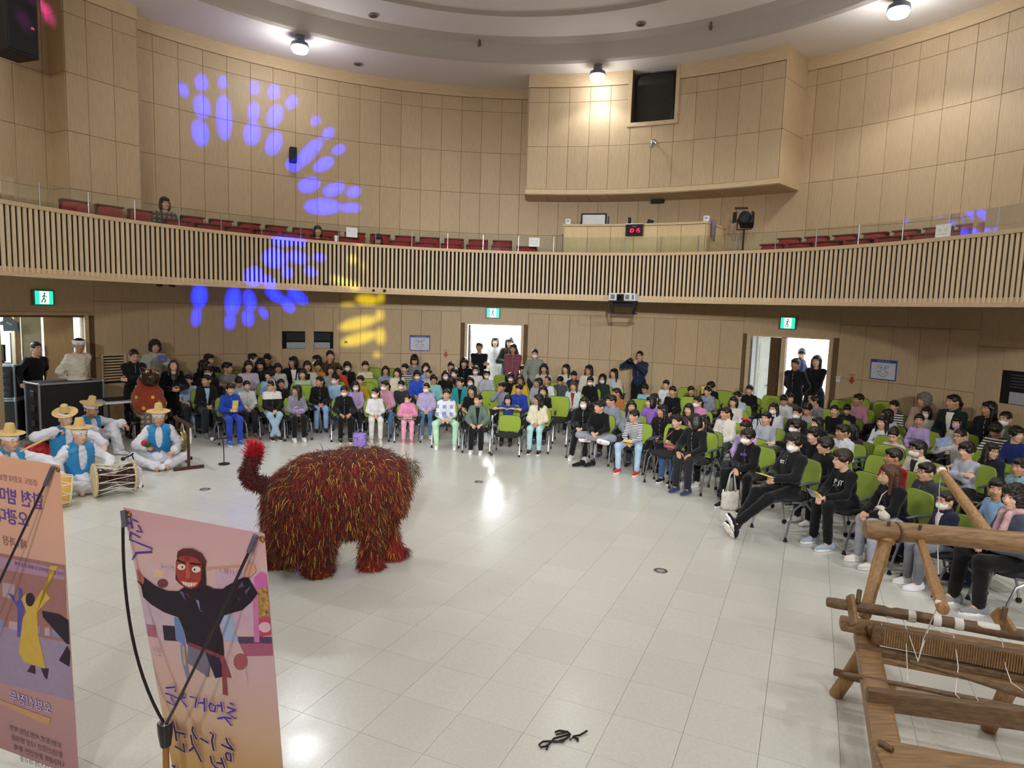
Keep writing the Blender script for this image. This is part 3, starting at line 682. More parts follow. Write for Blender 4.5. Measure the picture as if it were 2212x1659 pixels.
def hand_matrix(J, i):
    w, e = J['wr'][i], J['el'][i]; d = (w-e)/np.linalg.norm(w-e)
    if J['hdir'] and J['hdir'][i] is not None:
        x = np.array(J['hdir'][i][0], float); pn = np.array(J['hdir'][i][1], float)
    else:
        x = d*.6+np.array(((.5, -.5)[i], -.3, -.25)); pn = np.array((0, .1, -1.)) if not J['stand'] else np.array(((1, -1)[i], 0, 0))
        if J['stand']: x = d
    x = x/np.linalg.norm(x); z = -(pn-x*(pn@x)); z /= np.linalg.norm(z); y = np.cross(z, x)
    sc = J['s'] if J['adult'] else .9; M = np.eye(4); M[:3, 0] = x*sc; M[:3, 1] = y*sc*(1 if i == 0 else -1); M[:3, 2] = z*sc
    # right hand has thumb +y; the left one is its mirror
    M[:3, 3] = w+x*.012; return M, i == 1
def head_matrix(J, yaw, pitch=0, roll=0):
    Rm = Euler((R_(pitch), R_(roll), R_(yaw)), 'XYZ').to_matrix().to_4x4(); sc = 1.06 if J['adult'] else 1.02
    return Matrix.Translation(Vector(J['head'])) @ Rm @ Matrix.Scale(sc, 4)
def part_body(J, yaw, pitch=0, roll=0, hi=1):
    k = ('body', yaw, pitch, roll, hi); bn = 'bn%d' % hi
    if k in J['cache']: return J['cache'][k]
    if bn not in J['cache']:
        J['cache'][bn] = join([net(limb(J, 0, 'body'), .02 if hi else .027, .03)]+[xf(HANDS[hi][J['hands'][i]], *hand_matrix(J, i)) for i in range(2) if J['hands'][i]])
    J['cache'][k] = npmesh('body', bridge(*join([J['cache'][bn], xf(HEAD[hi], head_matrix(J, yaw, pitch, roll))]))); return J['cache'][k]
SKINS = [mat('skin_%d' % i, c, .5, .05, 30, sheen=.1) for i, c in enumerate(('d2a384', 'c99878', 'dcb094', 'bd8a6a'))]
HAIRM = {'k': mat('hair_black', '17130f', .35, .25, 40, .3, stretch=(6, 6, 1)), 'b': mat('hair_brown', '4a2d1d', .4, .25, 40, .3, stretch=(6, 6, 1)), 'g': mat('hair_grey', '76706a', .5, .2, 40, .3, stretch=(6, 6, 1)), 'd': mat('hair_dark_brown', '2a1d15', .4, .25, 40, .3, stretch=(6, 6, 1))}
def cloth(c, rough=.85):
    if not isinstance(c, str): return c
    return mat('cloth_'+c, c, rough, .12, 9, .25, bscale=45, sheen=.15, spec=.2)
M_MASKW = mat('mask_white', 'eef0f2', .7, .02)
def part(name, me, m, parent, M=None):
    if len(me.materials) == 0: me.materials.append(m)
    o = link(name, me, m, parent)
    if M is not None: o.matrix_local = M
    return o
HEADM = {}; M_ZIP = mat('zip_grey', '8a8d94', .5, .1, 60)
def person(J, loc, rz, label, yaw=0, pitch=0, roll=0, scale=1., hairk='short', hairc='k', top=('shirt', '888888'), legs=('trousers', '222222'), shoe='eeeeee', sole=None, mask=None, glasses=False, skin=0, group=None, cat='person', hi=1, inner=None):
    q = lambda a, st: int(round(a/st)*st)
    body = part_body(J, yaw, pitch, roll, hi); o = link('person', body, SKINS[skin], None, loc, (0, 0, rz)); o.scale = (scale,)*3
    tag(o, label, cat, group); H = head_matrix(J, yaw, pitch, roll); HEADM[o.name] = H
    if hairk: part('hair', hair(hairk), HAIRM[hairc], o, H)
    part('eyes', EYEW, M_EYEW, o, H)['kind'] = 'stuff'; part('eyebrows', BROW, M_BROW, o, H)['kind'] = 'stuff'
    if mask: part('face_mask', MASK, cloth(mask) if mask != 'w' else M_MASKW, o, H)
    else: part('mouth', LIPS, M_LIP, o, H)
    if glasses: part('glasses', GLASSES, M_GFR, o, H)
    if top: part({'tee': 't_shirt', 'hood': 'hooded_top', 'vest': 'vest'}.get(top[0], top[0]), part_top(J, top[0]), cloth(top[1]), o)
    if top and top[0] in ('jacket', 'coat', 'hood'):
        if inner: part('inner_shirt', part_inset(J, top[0], 'inner'), cloth(inner), o)
        elif top[0] != 'hood': part('zip', part_inset(J, top[0], 'zip'), M_ZIP, o)
    if legs: part({'wide': 'trousers', 'longskirt': 'skirt'}.get(legs[0], legs[0]), part_trousers(J, legs[0]), cloth(legs[1]), o)
    if shoe:
        for i in range(2):
            a, k = J['an'][i], J['kn'][i]; d = (k-a)/np.linalg.norm(k-a)
            fd = J.get('fd', [None, None])[i]; fy = np.array((0, 1., 0)) if fd is None else -np.array(fd, float); fy = fy-0*d; fy /= np.linalg.norm(fy)
            z = np.array((0, 0, 1.)) if fd is None else (d-fy*(d@fy)); z /= np.linalg.norm(z); x = np.cross(fy, z); x /= np.linalg.norm(x)
            sc = J['s']*1.06 if J['adult'] else .98; base = a-z*.085*(1 if J['adult'] else .95)
            M = Matrix(((x[0]*sc, fy[0]*sc, z[0]*sc, base[0]), (x[1]*sc, fy[1]*sc, z[1]*sc, base[1]), (x[2]*sc, fy[2]*sc, z[2]*sc, base[2]), (0, 0, 0, 1)))
            so = part('shoe', SHOE, cloth(shoe), o, M)
            if sole: part('sole', SOLE, cloth(sole), so)
    return o
# ================================================================ chairs
M_GREEN = mat('green_mesh_fabric', '93ab36', .8, .08, 60, .35, bscale=220, sheen=.2); M_SEAT = mat('seat_black', '15161a', .75, .1, 30, .2); M_PLAS = mat('chair_plastic', '1b1c20', .45); M_ARM = mat('armrest_grey', '46505e', .45); M_STEEL = mat('chair_steel', '9a9da3', .3, metal=.75); M_RUB = mat('rubber_black', '101012', .7)
def chair_proto(full):
    t = thing('stacking_chair', 'x', 'chair', (0, 0, -5))
    v, f = net([el((0, -.02, .455), (.27, .26, .05)), el((0, -.02, .45), (.225, .225, .045))], .02, .04, [lambda X: np.abs(X[..., 0])-.235, lambda X: np.abs(X[..., 1]+.02)-.225, lambda X: .43-X[..., 2]])
    o = link('seat', npmesh('seat', (v, f)), M_SEAT, t)
    b = MB(); n = 9; m = 6; V = []
    for sgn in (1, -1):
        for j in range(m):
            z = .49+.38*j/(m-1); hw = .205+.022*math.sin(math.pi*j/(m-1))-(.02 if j in (0, m-1) else 0)
            for i in range(n):
                u = -1+2*i/(n-1); V.append((u*hw, .235+.05*(z-.49)/.38-.03*(1-u*u)*-1*.6+.012*sgn*-1, z-(.012*abs(u)**4 if j == m-1 else 0)))
    Fq = []
    for j in range(m-1):
        for i in range(n-1): a = j*n+i; Fq.append((a, a+1, a+n+1, a+n)); c = m*n+a; Fq.append((c, c+n, c+n+1, c+1))
    rim = [i for i in range(n)]+[j*n+n-1 for j in range(1, m)]+[(m-1)*n+i for i in range(n-2, -1, -1)]+[j*n for j in range(m-2, 0, -1)]
    for k in range(len(rim)): a, c = rim[k], rim[(k+1) % len(rim)]; Fq.append((a, m*n+a, m*n+c, c))
    b.add(V, Fq); b.build('backrest', M_GREEN, t, True)
    b = MB(); P = [Vector(V[m*n+i])+Vector((0, .004, 0)) for i in rim]; b.tube(P+[P[0]], .009, 5, False); b.tube([(-.2, .27, .62), (-.215, .25, .45)], .014, 6); b.tube([(.2, .27, .62), (.215, .25, .45)], .014, 6); b.tube([(-.2, .275, .62), (.2, .275, .62)], .012, 6)
    b.f.append([0, 1, len(b.v)-1]); b.build('back_frame', M_PLAS, t, True)
    for s in (-1, 1):
        b = MB(); b.tube([(s*.235, .16, .45), (s*.255, .02, .44), (s*.265, -.14, .36), (s*.27, -.2, .2), (s*.27, -.235, .03)], .0135, 6); lg = b.build('leg', M_STEEL, t, True)
        b = MB(); b.lathe([(.026, 0), (.022, .012), (.012, .05)], 8, (s*.27, -.237, 0)); b.build('foot', M_RUB, lg if full else t, True)
        b = MB(); b.tube([(s*.235, -.14, .44), (s*.25, .05, .42), (s*.255, .2, .27), (s*.255, .25, .06)], .0135, 6); lg = b.build('leg', M_STEEL, t, True)
        b = MB(); b.lathe([(.028, -.012), (.03, 0), (.028, .012)], 10, (s*.255, .255, .03), Euler((0, R_(90), 0)).to_matrix()); b.build('caster', M_RUB, lg if full else t, True)
        b = MB(); b.tube([(s*.25, .26, .62), (s*.275, .2, .66), (s*.28, .02, .665), (s*.278, -.1, .645)], [.016, .022, .024, .018], 6, flat=.55); ar = b.build('armrest', M_ARM, t, True)
        b = MB(); b.tube([(s*.278, .02, .655), (s*.268, .05, .55), (s*.25, .07, .45)], .018, 6); b.build('arm_post', M_PLAS, ar if full else t, True)
    return t
CH_FULL = chair_proto(True); CH_LITE = chair_proto(False); USED = {}
def chair(proto, loc, rz, label, group='green-backed conference chairs'):
    if id(proto) not in USED: USED[id(proto)] = 1; c = proto; c.location = loc; c.rotation_euler = (0, 0, rz); c['label'] = label
    else: c = dup(proto, loc, rz, label)
    c['group'] = group; return c
# ================================================================ poses
kz = .45+.085*.84
pose('kL'); pose('kN', wr=[(-.12, -.30, .62), (.12, -.30, .62)], lean=8)
pose('kX', wr=[(.10, -.17, .78), (-.10, -.16, .75)], elb=[(-1, -.1, -.8), (1, -.1, -.8)], hdir=[((1, -.1, .1), (0, .9, -.4)), ((-1, -.1, .1), (0, .9, -.4))])
pose('kC', wr=[(-.06, -.19, .95), (.02, -.24, .64)], elb=[(-.7, -.5, -.8), (.7, .6, -.3)], lean=10, hdir=[((.2, .1, 1), (0, 1, .1)), None])
pose('kP', wr=[(-.07, -.26, .68), (.07, -.26, .68)], lean=6, hands=('grip', 'grip'), hdir=[((.5, -.8, .1), (.6, .5, -.6)), ((-.5, -.8, .1), (-.6, .5, -.6))])
pose('aL', True); pose('aX', True, wr=[(.12, -.22, .88), (-.12, -.21, .85)], elb=[(-1, -.1, -.8), (1, -.1, -.8)], hdir=[((1, -.1, .1), (0, .9, -.4)), ((-1, -.1, .1), (0, .9, -.4))]); pose('aN', True, wr=[(-.14, -.36, .68), (.14, -.36, .68)], lean=10)
# front row poses
pose('kCross', wr=[(-.03, -.27, .60), (.05, -.27, .60)], ankles=[(.07, -.42, .09), (-.07, -.38, .085)], lean=9)
pose('kWide', wr=[(-.04, -.3, .60), (.03, -.3, .6)], knees=[(-.2, -.33, .5), (.2, -.33, .5)], ankles=[(-.17, -.36, .085), (.19, -.34, .085)], lean=14)
pose('kOut', wr=[(-.05, -.22, .68), (.06, -.24, .68)], knees=[(-.09, -.38, .49), (.11, -.38, .47)], ankles=[(.0, -.74, .11), (.05, -.76, .2)], lean=-6, hands=('grip', 'grip')); POSE['kOut']['fd'] = [(0, -.6, .8), (0, -.5, .86)]
pose('kLotus', wr=[(-.06, -.30, .62), (.07, -.28, .62)], knees=[(-.33, -.22, .53), (.33, -.22, .53)], ankles=[(.14, -.3, .5), (-.16, -.24, .49)], lean=10); POSE['kLotus']['fd'] = [(1, -.1, 0), (-1, -.1, 0)]
pose('kKnee', wr=[(-.06, -.36, .62), (.06, -.36, .62)], knees=[(-.07, -.37, .52), (.09, -.36, .52)], ankles=[(-.15, -.32, .085), (.12, -.34, .085)], lean=16)
pose('kArm', wr=[(-.5, -.42, .88), (.09, -.25, .63)], elb=[(-.4, 0, -1), (.7, .6, -.3)], lean=12, hands=('flat', 'relax'), hdir=[((-.8, -.6, 0), (0, 0, -1)), None])
pose('kFan', wr=[(-.16, -.27, .93), (.06, -.24, .64)], elb=[(-.8, 0, -.7), (.7, .6, -.3)], hands=('grip', 'relax'), hdir=[((.4, -.4, .6), (.5, .5, -.2)), None])
pose('kBack', wr=[(-.12, -.33, .87), (.13, -.33, .87)], elb=[(-1, -.1, -.2), (1, -.1, -.2)], lean=18, hdir=[((1, -.1, 0), (0, 0, -1)), ((-1, -.1, 0), (0, 0, -1))])
pose('aOut', True, wr=[(-.08, -.3, .70), (.1, -.3, .70)], knees=[(-.14, -.42, .56), (.16, -.42, .56)], ankles=[(-.16, -.46, .085), (.1, -.36, .085)], lean=8)
# standing poses
pose('sRest', True, stand=True); pose('sFront', True, stand=True, wr=[(-.05, -.19, .86), (.05, -.2, .85)], elb=[(-1, .3, -.2), (1, .3, -.2)], hdir=[((.6, -.1, -.7), (0, 1, 0)), ((-.6, -.1, -.7), (0, 1, 0))])
pose('sCross', True, stand=True, wr=[(.11, -.2, 1.16), (-.11, -.2, 1.12)], elb=[(-1, -.1, -.8), (1, -.1, -.8)], hdir=[((1, -.1, .2), (0, .9, -.4)), ((-1, -.1, .2), (0, .9, -.4))])
pose('sCam', True, stand=True, wr=[(-.2, -.32, 1.44), (.02, -.34, 1.38)], elb=[(-1, .2, -.6), (1, .2, -.9)], hands=('grip', 'grip'), hdir=[((.5, -.4, .5), (.6, 0, 0)), ((-.3, -.5, .6), (-.5, 0, .5))])
pose('sPhone', True, stand=True, wr=[(-.21, -.03, .86), (.12, -.30, 1.27)], elb=[(-.7, .6, -.35), (.8, .1, -.8)], hands=('relax', 'grip'), hdir=[None, ((-.3, -.3, .8), (-.6, -.1, 0))])
pose('sBehind', True, stand=True, wr=[(-.08, .19, .92), (.08, .19, .92)], elb=[(-1, .4, 0), (1, .4, 0)])
pose('sCase', True, stand=True, wr=[(-.40, -.28, .98), (.22, .0, .87)], elb=[(-1, .4, .2), (.7, .6, -.3)], hands=('flat', 'relax'), hdir=[((-.4, -.8, -.2), (0, 0, -1)), None], lean=6)
pose('sLean', True, stand=True, wr=[(-.06, -.42, .98), (.10, -.42, .98)], lean=34)
pose('sRead', True, stand=True, wr=[(-.05, -.24, 1.08), (.05, -.24, 1.08)], hands=('grip', 'grip'), elb=[(-1, .3, -.6), (1, .3, -.6)])
# ================================================================ the audience
K_ = 420/2212
CROPS = {'2': (360, 730, K_), '3': (680, 740, K_), '4': (1000, 720, K_), '5': (1200, 780, K_), '6': (1480, 800, 480/2096), '7': (1780, 800, 432/2172), '0': (0, 0, 1.)}
# crop|x,y of the crown|pose|hair|colour|top|legs|mask|glasses|turn in the picture|tilt|description
CROWD = '''2|450,415|kL|tied|k|jacket:18181b|2a2d33||| -30||girl in open black jacket behind the boy in the navy padded jacket
2|245,415|kL|short|k|tee:9fc0de|2a2d33|||-20||small boy in pale blue T-shirt at the left end of the second row
2|910,485|kL|tied|k|jacket:dfe0de|2a2d33|||5||girl in white zip jacket behind the boy in the blue tracksuit
2|1170,360|kL|mop|k|shirt:94b6d6|33363d|||-35||boy with thick fringe in pale blue sweatshirt
2|1300,465|kL|tied|k|jacket:1c1c20|33363d|||0||girl in dark jacket right behind the girl with the white hairband
2|1740,435|kL|tied|k|jacket:141416|8fb0d8|||-50||girl in black jacket with a white zip talking to her left
2|1920,415|kL|short|k|shirt:9bbbd9|8fb0d8|w||-45||masked boy in pale blue sweatshirt looking left
2|2150,490|kL|bob|k|shirt:b9a2d2|2a2d33|w||5||masked girl with a black fringe in lilac sweatshirt
2|1550,350|kL|bob|d|tee:b4c7a0|33363d|||-5||girl in pale green T-shirt lit yellow by the projector
2|820,440|kN|short|k|shirt:8fb2d4|33363d|||20|35|child in pale blue bending forward
2|1085,345|kL|short|k|shirt:a5c2dc|33363d|||15||boy in pale blue half hidden behind the thick-fringed boy
2|470,320|aL|short|k|jacket:17171a|22242a|w|g|0||person in black with round glasses and mask in the third row left
2|430,250|aL|long|k|jacket:1c1b1e|22242a|||150||woman with long black hair turned away towards the wall
2|480,180|aL|short|k|jacket:22252c|22242a|||45||man in dark jacket by the wall looking right
2|690,275|kX|short|k|tee:8b8a88|33363d|||45||boy in grey T-shirt leaning on the chair ahead
2|930,255|aL|bob|k|shirt:c8bfd4|33363d|||0||woman in lilac striped sweater with shoulder length hair
2|1065,230|aL|long|k|jacket:1d1d22|22242a|||-5|25|woman in dark coat with long hair looking down
2|990,175|aL|bun|k|jacket:1d1c20|22242a|||50||woman with a hair bun by the wall
2|1145,180|aL|tied|k|jacket:26262b|22242a|||-10|20|woman in dark cardigan by the wall looking down
2|1265,285|kL|bob|k|jacket:dcd9d4|33363d|||0||child with a round black fringe in white hooded jacket
2|1440,210|aL|bob|k|coat:121214|22242a|||-40||woman in black coat over a white turtleneck
2|1600,260|aL|bob|d|jacket:d8d6d2|22242a|||0||smiling woman in white jacket over black
2|1705,195|aL|long|k|jacket:c2a51f|22242a|w||-35||masked woman in mustard yellow coat
2|1715,265|kL|short|k|tee:d98238|33363d|||5||boy in orange T-shirt
2|1860,140|aL|tied|k|jacket:4e3a26|22242a|||0||woman in brown jacket against the wall below the yellow light
2|1865,305|kL|bob|k|shirt:8d9096|33363d|||-5||girl in grey sweatshirt in front of the woman in brown
2|1965,315|kL|short|k|jacket:c04a2a|33363d||g|-25||boy in orange red jacket with glasses
2|2055,270|kL|mop|k|jacket:15161a|22242a|w||0||masked boy in black padded jacket by the wall
3|575,210|kL|short|k|shirt:d9cdb4|33363d|||0||boy in cream knitted sweater
3|805,265|kL|long|k|hood:8f99a4|33363d|||-5||girl with long hair in blue grey hooded top
3|940,290|kL|long|k|jacket:e0d9bf|33363d|||-10||long haired girl in cream cardigan
3|1025,240|kL|short|k|shirt:STR|33363d|||-25||boy in black and white striped sweater at the back
3|1135,135|aL|bob|k|shirt:83858b|22242a|||0|25|woman in grey sweater reading below the blue framed poster
3|1265,230|kL|long|k|shirt:8fb0dc|33363d|w||0||masked girl with long hair in sky blue
3|1165,315|kL|mop|k|shirt:2f55c4|22242a|w||5||masked boy in bright blue sweatshirt
3|1295,300|kL|tied|k|shirt:b3bad6|33363d|||-30||girl in pale lilac top beside the boy in bright blue
3|1355,365|kL|mop|k|shirt:86c3c8|33363d||g|0||boy with glasses in aqua sweatshirt
3|1490,320|kL|long|k|hood:131315|22242a|w||0||masked girl in black hooded top
3|1590,290|kL|mop|k|jacket:6a5460|22242a|w||-30||masked boy in dark plaid shirt
3|1550,220|aL|short|k|jacket:17171a|22242a|||5||dark dressed person by the wall near the red arrow
3|1700,170|aL|long|k|coat:0f0f11|22242a|||-10|20|woman in black with very long hair beside the open door
3|1830,260|kL|bob|k|tee:d9d7d8|33363d|w||5||masked girl in white printed T-shirt
3|1960,310|kL|short|k|shirt:b2b6c3|33363d|w||-5||masked boy in pale grey half-zip top
3|1770,390|kL|long|k|hood:a3a9b8|33363d|w||0||masked girl in pale blue grey hood
3|1655,400|kL|tied|k|jacket:2f8f96|33363d|||-25||girl in teal cardigan over a black top
3|1790,485|kL|long|k|tee:121214|33363d|||-35||girl with long black hair in black T-shirt
3|800,430|kL|tied|k|jacket:c793aa|5b7ba8|w||-40||masked girl in dusty pink jacket behind the girl in white
3|985,430|kL|short|k|shirt:33363c|33363d|w||-10||masked boy in charcoal sweatshirt
3|1275,455|kL|tied|k|jacket:b7acd4|55779f|w||-15||masked girl with yellow hairband and lilac fleece
3|520,375|kL|short|k|shirt:b79a2c|33363d|||-30||boy in mustard top half hidden behind empty chairs
4|445,555|kC|short|k|shirt:8a90a6|22242a|||-30||boy in grey sweatshirt with a hand on his chin
4|515,695|kBack@12.95|bob|k|tee:2c4a8e|33363d|d9a7b0||-15|10|girl in pink mask leaning on an empty chair back
4|640,580|kL|short|k|jacket:2440a0|22242a|||-25||boy in royal blue track jacket with white stripes
4|655,480|kL|long|d|jacket:d3a92d|33363d||g|-10||girl with glasses in yellow jacket
4|545,450|kL|mop|k|shirt:16161a|22242a|w|g|5||masked boy with glasses in black
4|690,365|kL|mop|k|jacket:141417|22242a|||-20||boy with shaggy hair and open mouth in black jacket
4|860,505|kL|long|k|jacket:9aa0ac|22242a|||-50||long haired girl in grey jacket in profile
4|915,595|kL|long|k|tee:121214|22242a|c9a988||-10||girl in beige mask and black top with long hair
4|960,490|kL|short|k|shirt:d8dcea|33363d|||-20|-35|child in white with the head thrown back
4|940,415|kL|short|k|jacket:cdc9b4|33363d|||-20||boy in cream jacket behind the child in white
4|925,345|aL|long|k|jacket:b9b3a0|22242a|||-15||long haired woman in the back row under the olive jacket
4|1110,490|kL|short|k|jacket:4a4b5c|22242a|||-20|25|boy in slate blue jacket looking down
4|1265,430|kL|short|k|jacket:1f2a4c|22242a|||-10|15|boy in navy jacket looking down
4|1175,350|aL|long|k|shirt:d9d4cc|22242a|||-25||long haired woman in white and black by the wall
4|1435,360|aL|long|k|jacket:ddd5c8|22242a||g|-25||woman with glasses in white vest and maroon sleeves
4|1450,490|kL|short|k|hood:131316|22242a|w||-10||masked boy in black hooded top beside the hooded child
4|1590,470|kL|hoodup|k|hood:24352f|22242a|w||-10||masked child with a camouflage hood up in dark green
4|1720,400|aL|long|k|jacket:c9c1b2|22242a|||-35||long haired woman in beige jacket and pale blue shirt
4|1260,545|kL|long|b|jacket:bcd3d0|252c4a|||-5||long haired girl in mint jacket over a red T-shirt
4|1690,700|kL|short|k|hood:8b93a3|33363d|||-55||boy in grey hooded top in profile
4|1745,620|kL|tied|k|hood:a8683c|33363d|||-55||girl in rust coloured hooded top with a ponytail
4|2075,575|kL|short|k|shirt:7fb2c4|33363d||g|-20|15|boy with glasses in light blue sweatshirt
4|1920,760|kL|long|k|hood:8d949e|33363d|||0||long haired girl in grey hooded top facing forward
4|2145,715|kL|bob|k|jacket:8d68c0|33363d|||-60||girl with bobbed hair in purple cardigan
5|1260,215|kL|short|k|tee:dfe2e4|33363d|||-10||boy in white T-shirt in the back row
5|1335,285|kL|short|k|shirt:121214|22242a|||-10||boy in black long sleeved top with a small green print
5|1125,365|kL|tied|k|shirt:a9b09a|33363d|||-45||child in patterned pale top behind the girl in purple
5|1545,285|kL|short|k|jacket:151519|22242a|||0||small boy in black jacket between empty green chairs
5|1770,235|kL|mop|k|jacket:131316|22242a|||-30||boy in black holding a yellow leaflet to his face
5|1735,290|kL|short|k|hood:8d95a2|33363d|||-35||boy in grey hooded top with dark letters
5|1620,400|kL|tied|k|jacket:c783b0|33363d|w||-35||masked girl in bright pink cardigan
5|1520,480|kL|long|k|jacket:4a2e44|22242a|||-10||girl with long hair in dark plum top
5|1215,495|kL|long|k|jacket:1a1618|22242a|||-50||long haired girl in shiny black padded jacket
5|1590,600|kN|bob|k|jacket:121216|22242a|||-100|20|child in black and white jacket bending behind the girls in black
5|1940,520|kL|tied|k|jacket:d9d5cc|33363d|||-55||girl with a ponytail in cream and black baseball jacket
5|2030,400|kL|bob|k|jacket:c9c7c0|1f2a4a|||-20||child in cream and navy jacket
5|2075,345|kL|short|k|jacket:9fb6b8|33363d|||-30||child in pale blue vest half hidden at the back
6|610,140|kL|short|k|hood:131316|22242a|||-25||boy in black hooded top with white strings
6|575,470|kL|tied|k|shirt:b9a3d6|33363d|||-40|15|girl with a red bow in lilac and white sweater
6|770,390|kL|tied|k|shirt:aeb3bf|8f98a6|||-20||girl in grey sweatshirt with her mouth open
6|840,305|kL|long|k|jacket:c9cbd0|22242a|w||-20||masked girl with long hair in white and black jacket
6|935,230|kL|short|k|hood:c3c9cb|33363d|||0|20|boy in pale hooded top looking down
6|990,215|kL|short|k|jacket:5a4a3c|33363d|||20||boy in brown behind the boy in the pale hood
6|1060,345|kL|tied|k|jacket:1d1f28|22242a|w||-30||masked girl in dark top with tied hair
6|1160,310|kL|short|k|shirt:CHK|33363d|||-20|20|boy in black and white checked shirt
6|1230,240|kL|short|k|hood:7d8088|33363d|||160||child in grey hooded top with the head turned away
6|1250,440|kL|long|k|jacket:131317|22242a|||-45||long haired girl in black behind the pointing boy
6|1050,460|kL|mop|k|jacket:20263a|22242a|w|g|-45||masked boy with glasses in navy jacket
6|1215,535|kArm|mop|k|shirt:101012|22242a|||-45||smiling boy in black stretching his arm out to the left
6|1325,630|kL|mop|k|hood:121214|22242a|||-60||boy in black hooded top with bright green letters
6|1490,510|kL|short|k|hood:ccd1d8|33363d|||-60||boy in white hooded top in profile
6|1410,325|kL|tied|k|shirt:131315|22242a|||-10||girl in black sweatshirt with a small white mark
6|1530,320|kL|short|k|jacket:16171c|22242a|||-5|20|boy in black jacket with a white mark looking down
6|1640,220|kL|short|k|shirt:b97f93|33363d|||-35||boy in pink sweater in the back row
6|1580,510|kL|long|k|jacket:3c2c34|22242a|||-70||long haired girl half hidden behind the boy in the white hood
7|640,490|kL|long|k|shirt:d8dce4|33363d|||-20||girl in white printed sweatshirt with a pink cord
7|690,420|kL|long|k|jacket:aab2c2|33363d|||-70||girl with long hair behind the girl with the pink cord
7|765,325|kL|short|k|shirt:STR|22242a|||-30||boy in striped shirt beside the navy bag at the back
7|760,620|kL|bun|k|shirt:c6bfb8|33363d|||-10|25|girl in oatmeal knit looking down
7|760,845|kL|short|k|jacket:a8242c|2a3c70|||-55||boy in red and blue jacket with a round sleeve badge
7|1040,470|kL|tied|k|shirt:b49fd2|33363d|||-15||girl in lilac sweatshirt with dark lettering
7|1090,250|aL|perm|g|jacket:b39a86|33363d|||-35||grey haired woman in beige jacket by the wall
7|1410,260|aL|tied|k|coat:12281f|22242a|||-45||woman in dark green coat and white collar by the wall
7|1800,335|aL|long|k|coat:121213|22242a|||-45||woman in black coat by the cabinet door
7|1120,395|kL|bob|k|shirt:c9c4ba|33363d|w||-25||masked girl with bobbed hair in off-white top
7|1400,435|kL|tied|k|jacket:15161c|22242a|||-40||girl in black jacket in front of the woman in green
7|1460,500|kL|bob|k|shirt:b7ada0|33363d|c39ccf||-20||girl in lilac face mask
7|1480,635|kFan|bun|k|shirt:c9c6c2|33363d||g|-35||girl with glasses in cream sweatshirt holding a blue fan
7|1870,570|kN|mop|k|shirt:STR|33363d|||-20|30|boy in striped shirt looking down near the right edge
7|1975,445|kL|bun|k|jacket:4b4f46|33363d|w||-25||masked girl in olive grey with a top knot
7|2100,610|kL|mop|k|shirt:1d2a66|22242a|||120||boy in navy sports shirt with white print at the right edge
7|1030,765|kL|short|k|jacket:cfc7b2|22242a|w|g|-50||masked boy with glasses in cream fleece jacket
7|1120,1000|kL|short|k|jacket:33353c|24304c||g|-55||boy with glasses in charcoal jacket
7|1560,780|kX|mop|k|shirt:a9adb8|131315|||-45||stout boy in pale grey sweatshirt with a small red patch
7|1830,790|kL|wavy|k|jacket:1b1d2c|22242a||g|100||dark haired child with glasses turned to the right
7|2150,950|kL|short|k|jacket:7fa3ac|22242a|||-30||boy in pale teal jacket cut off by the right edge
7|1890,1170|kL|short|k|tee:TIE|2a3a5c|||-5||boy in blue and white tie-dye T-shirt'''
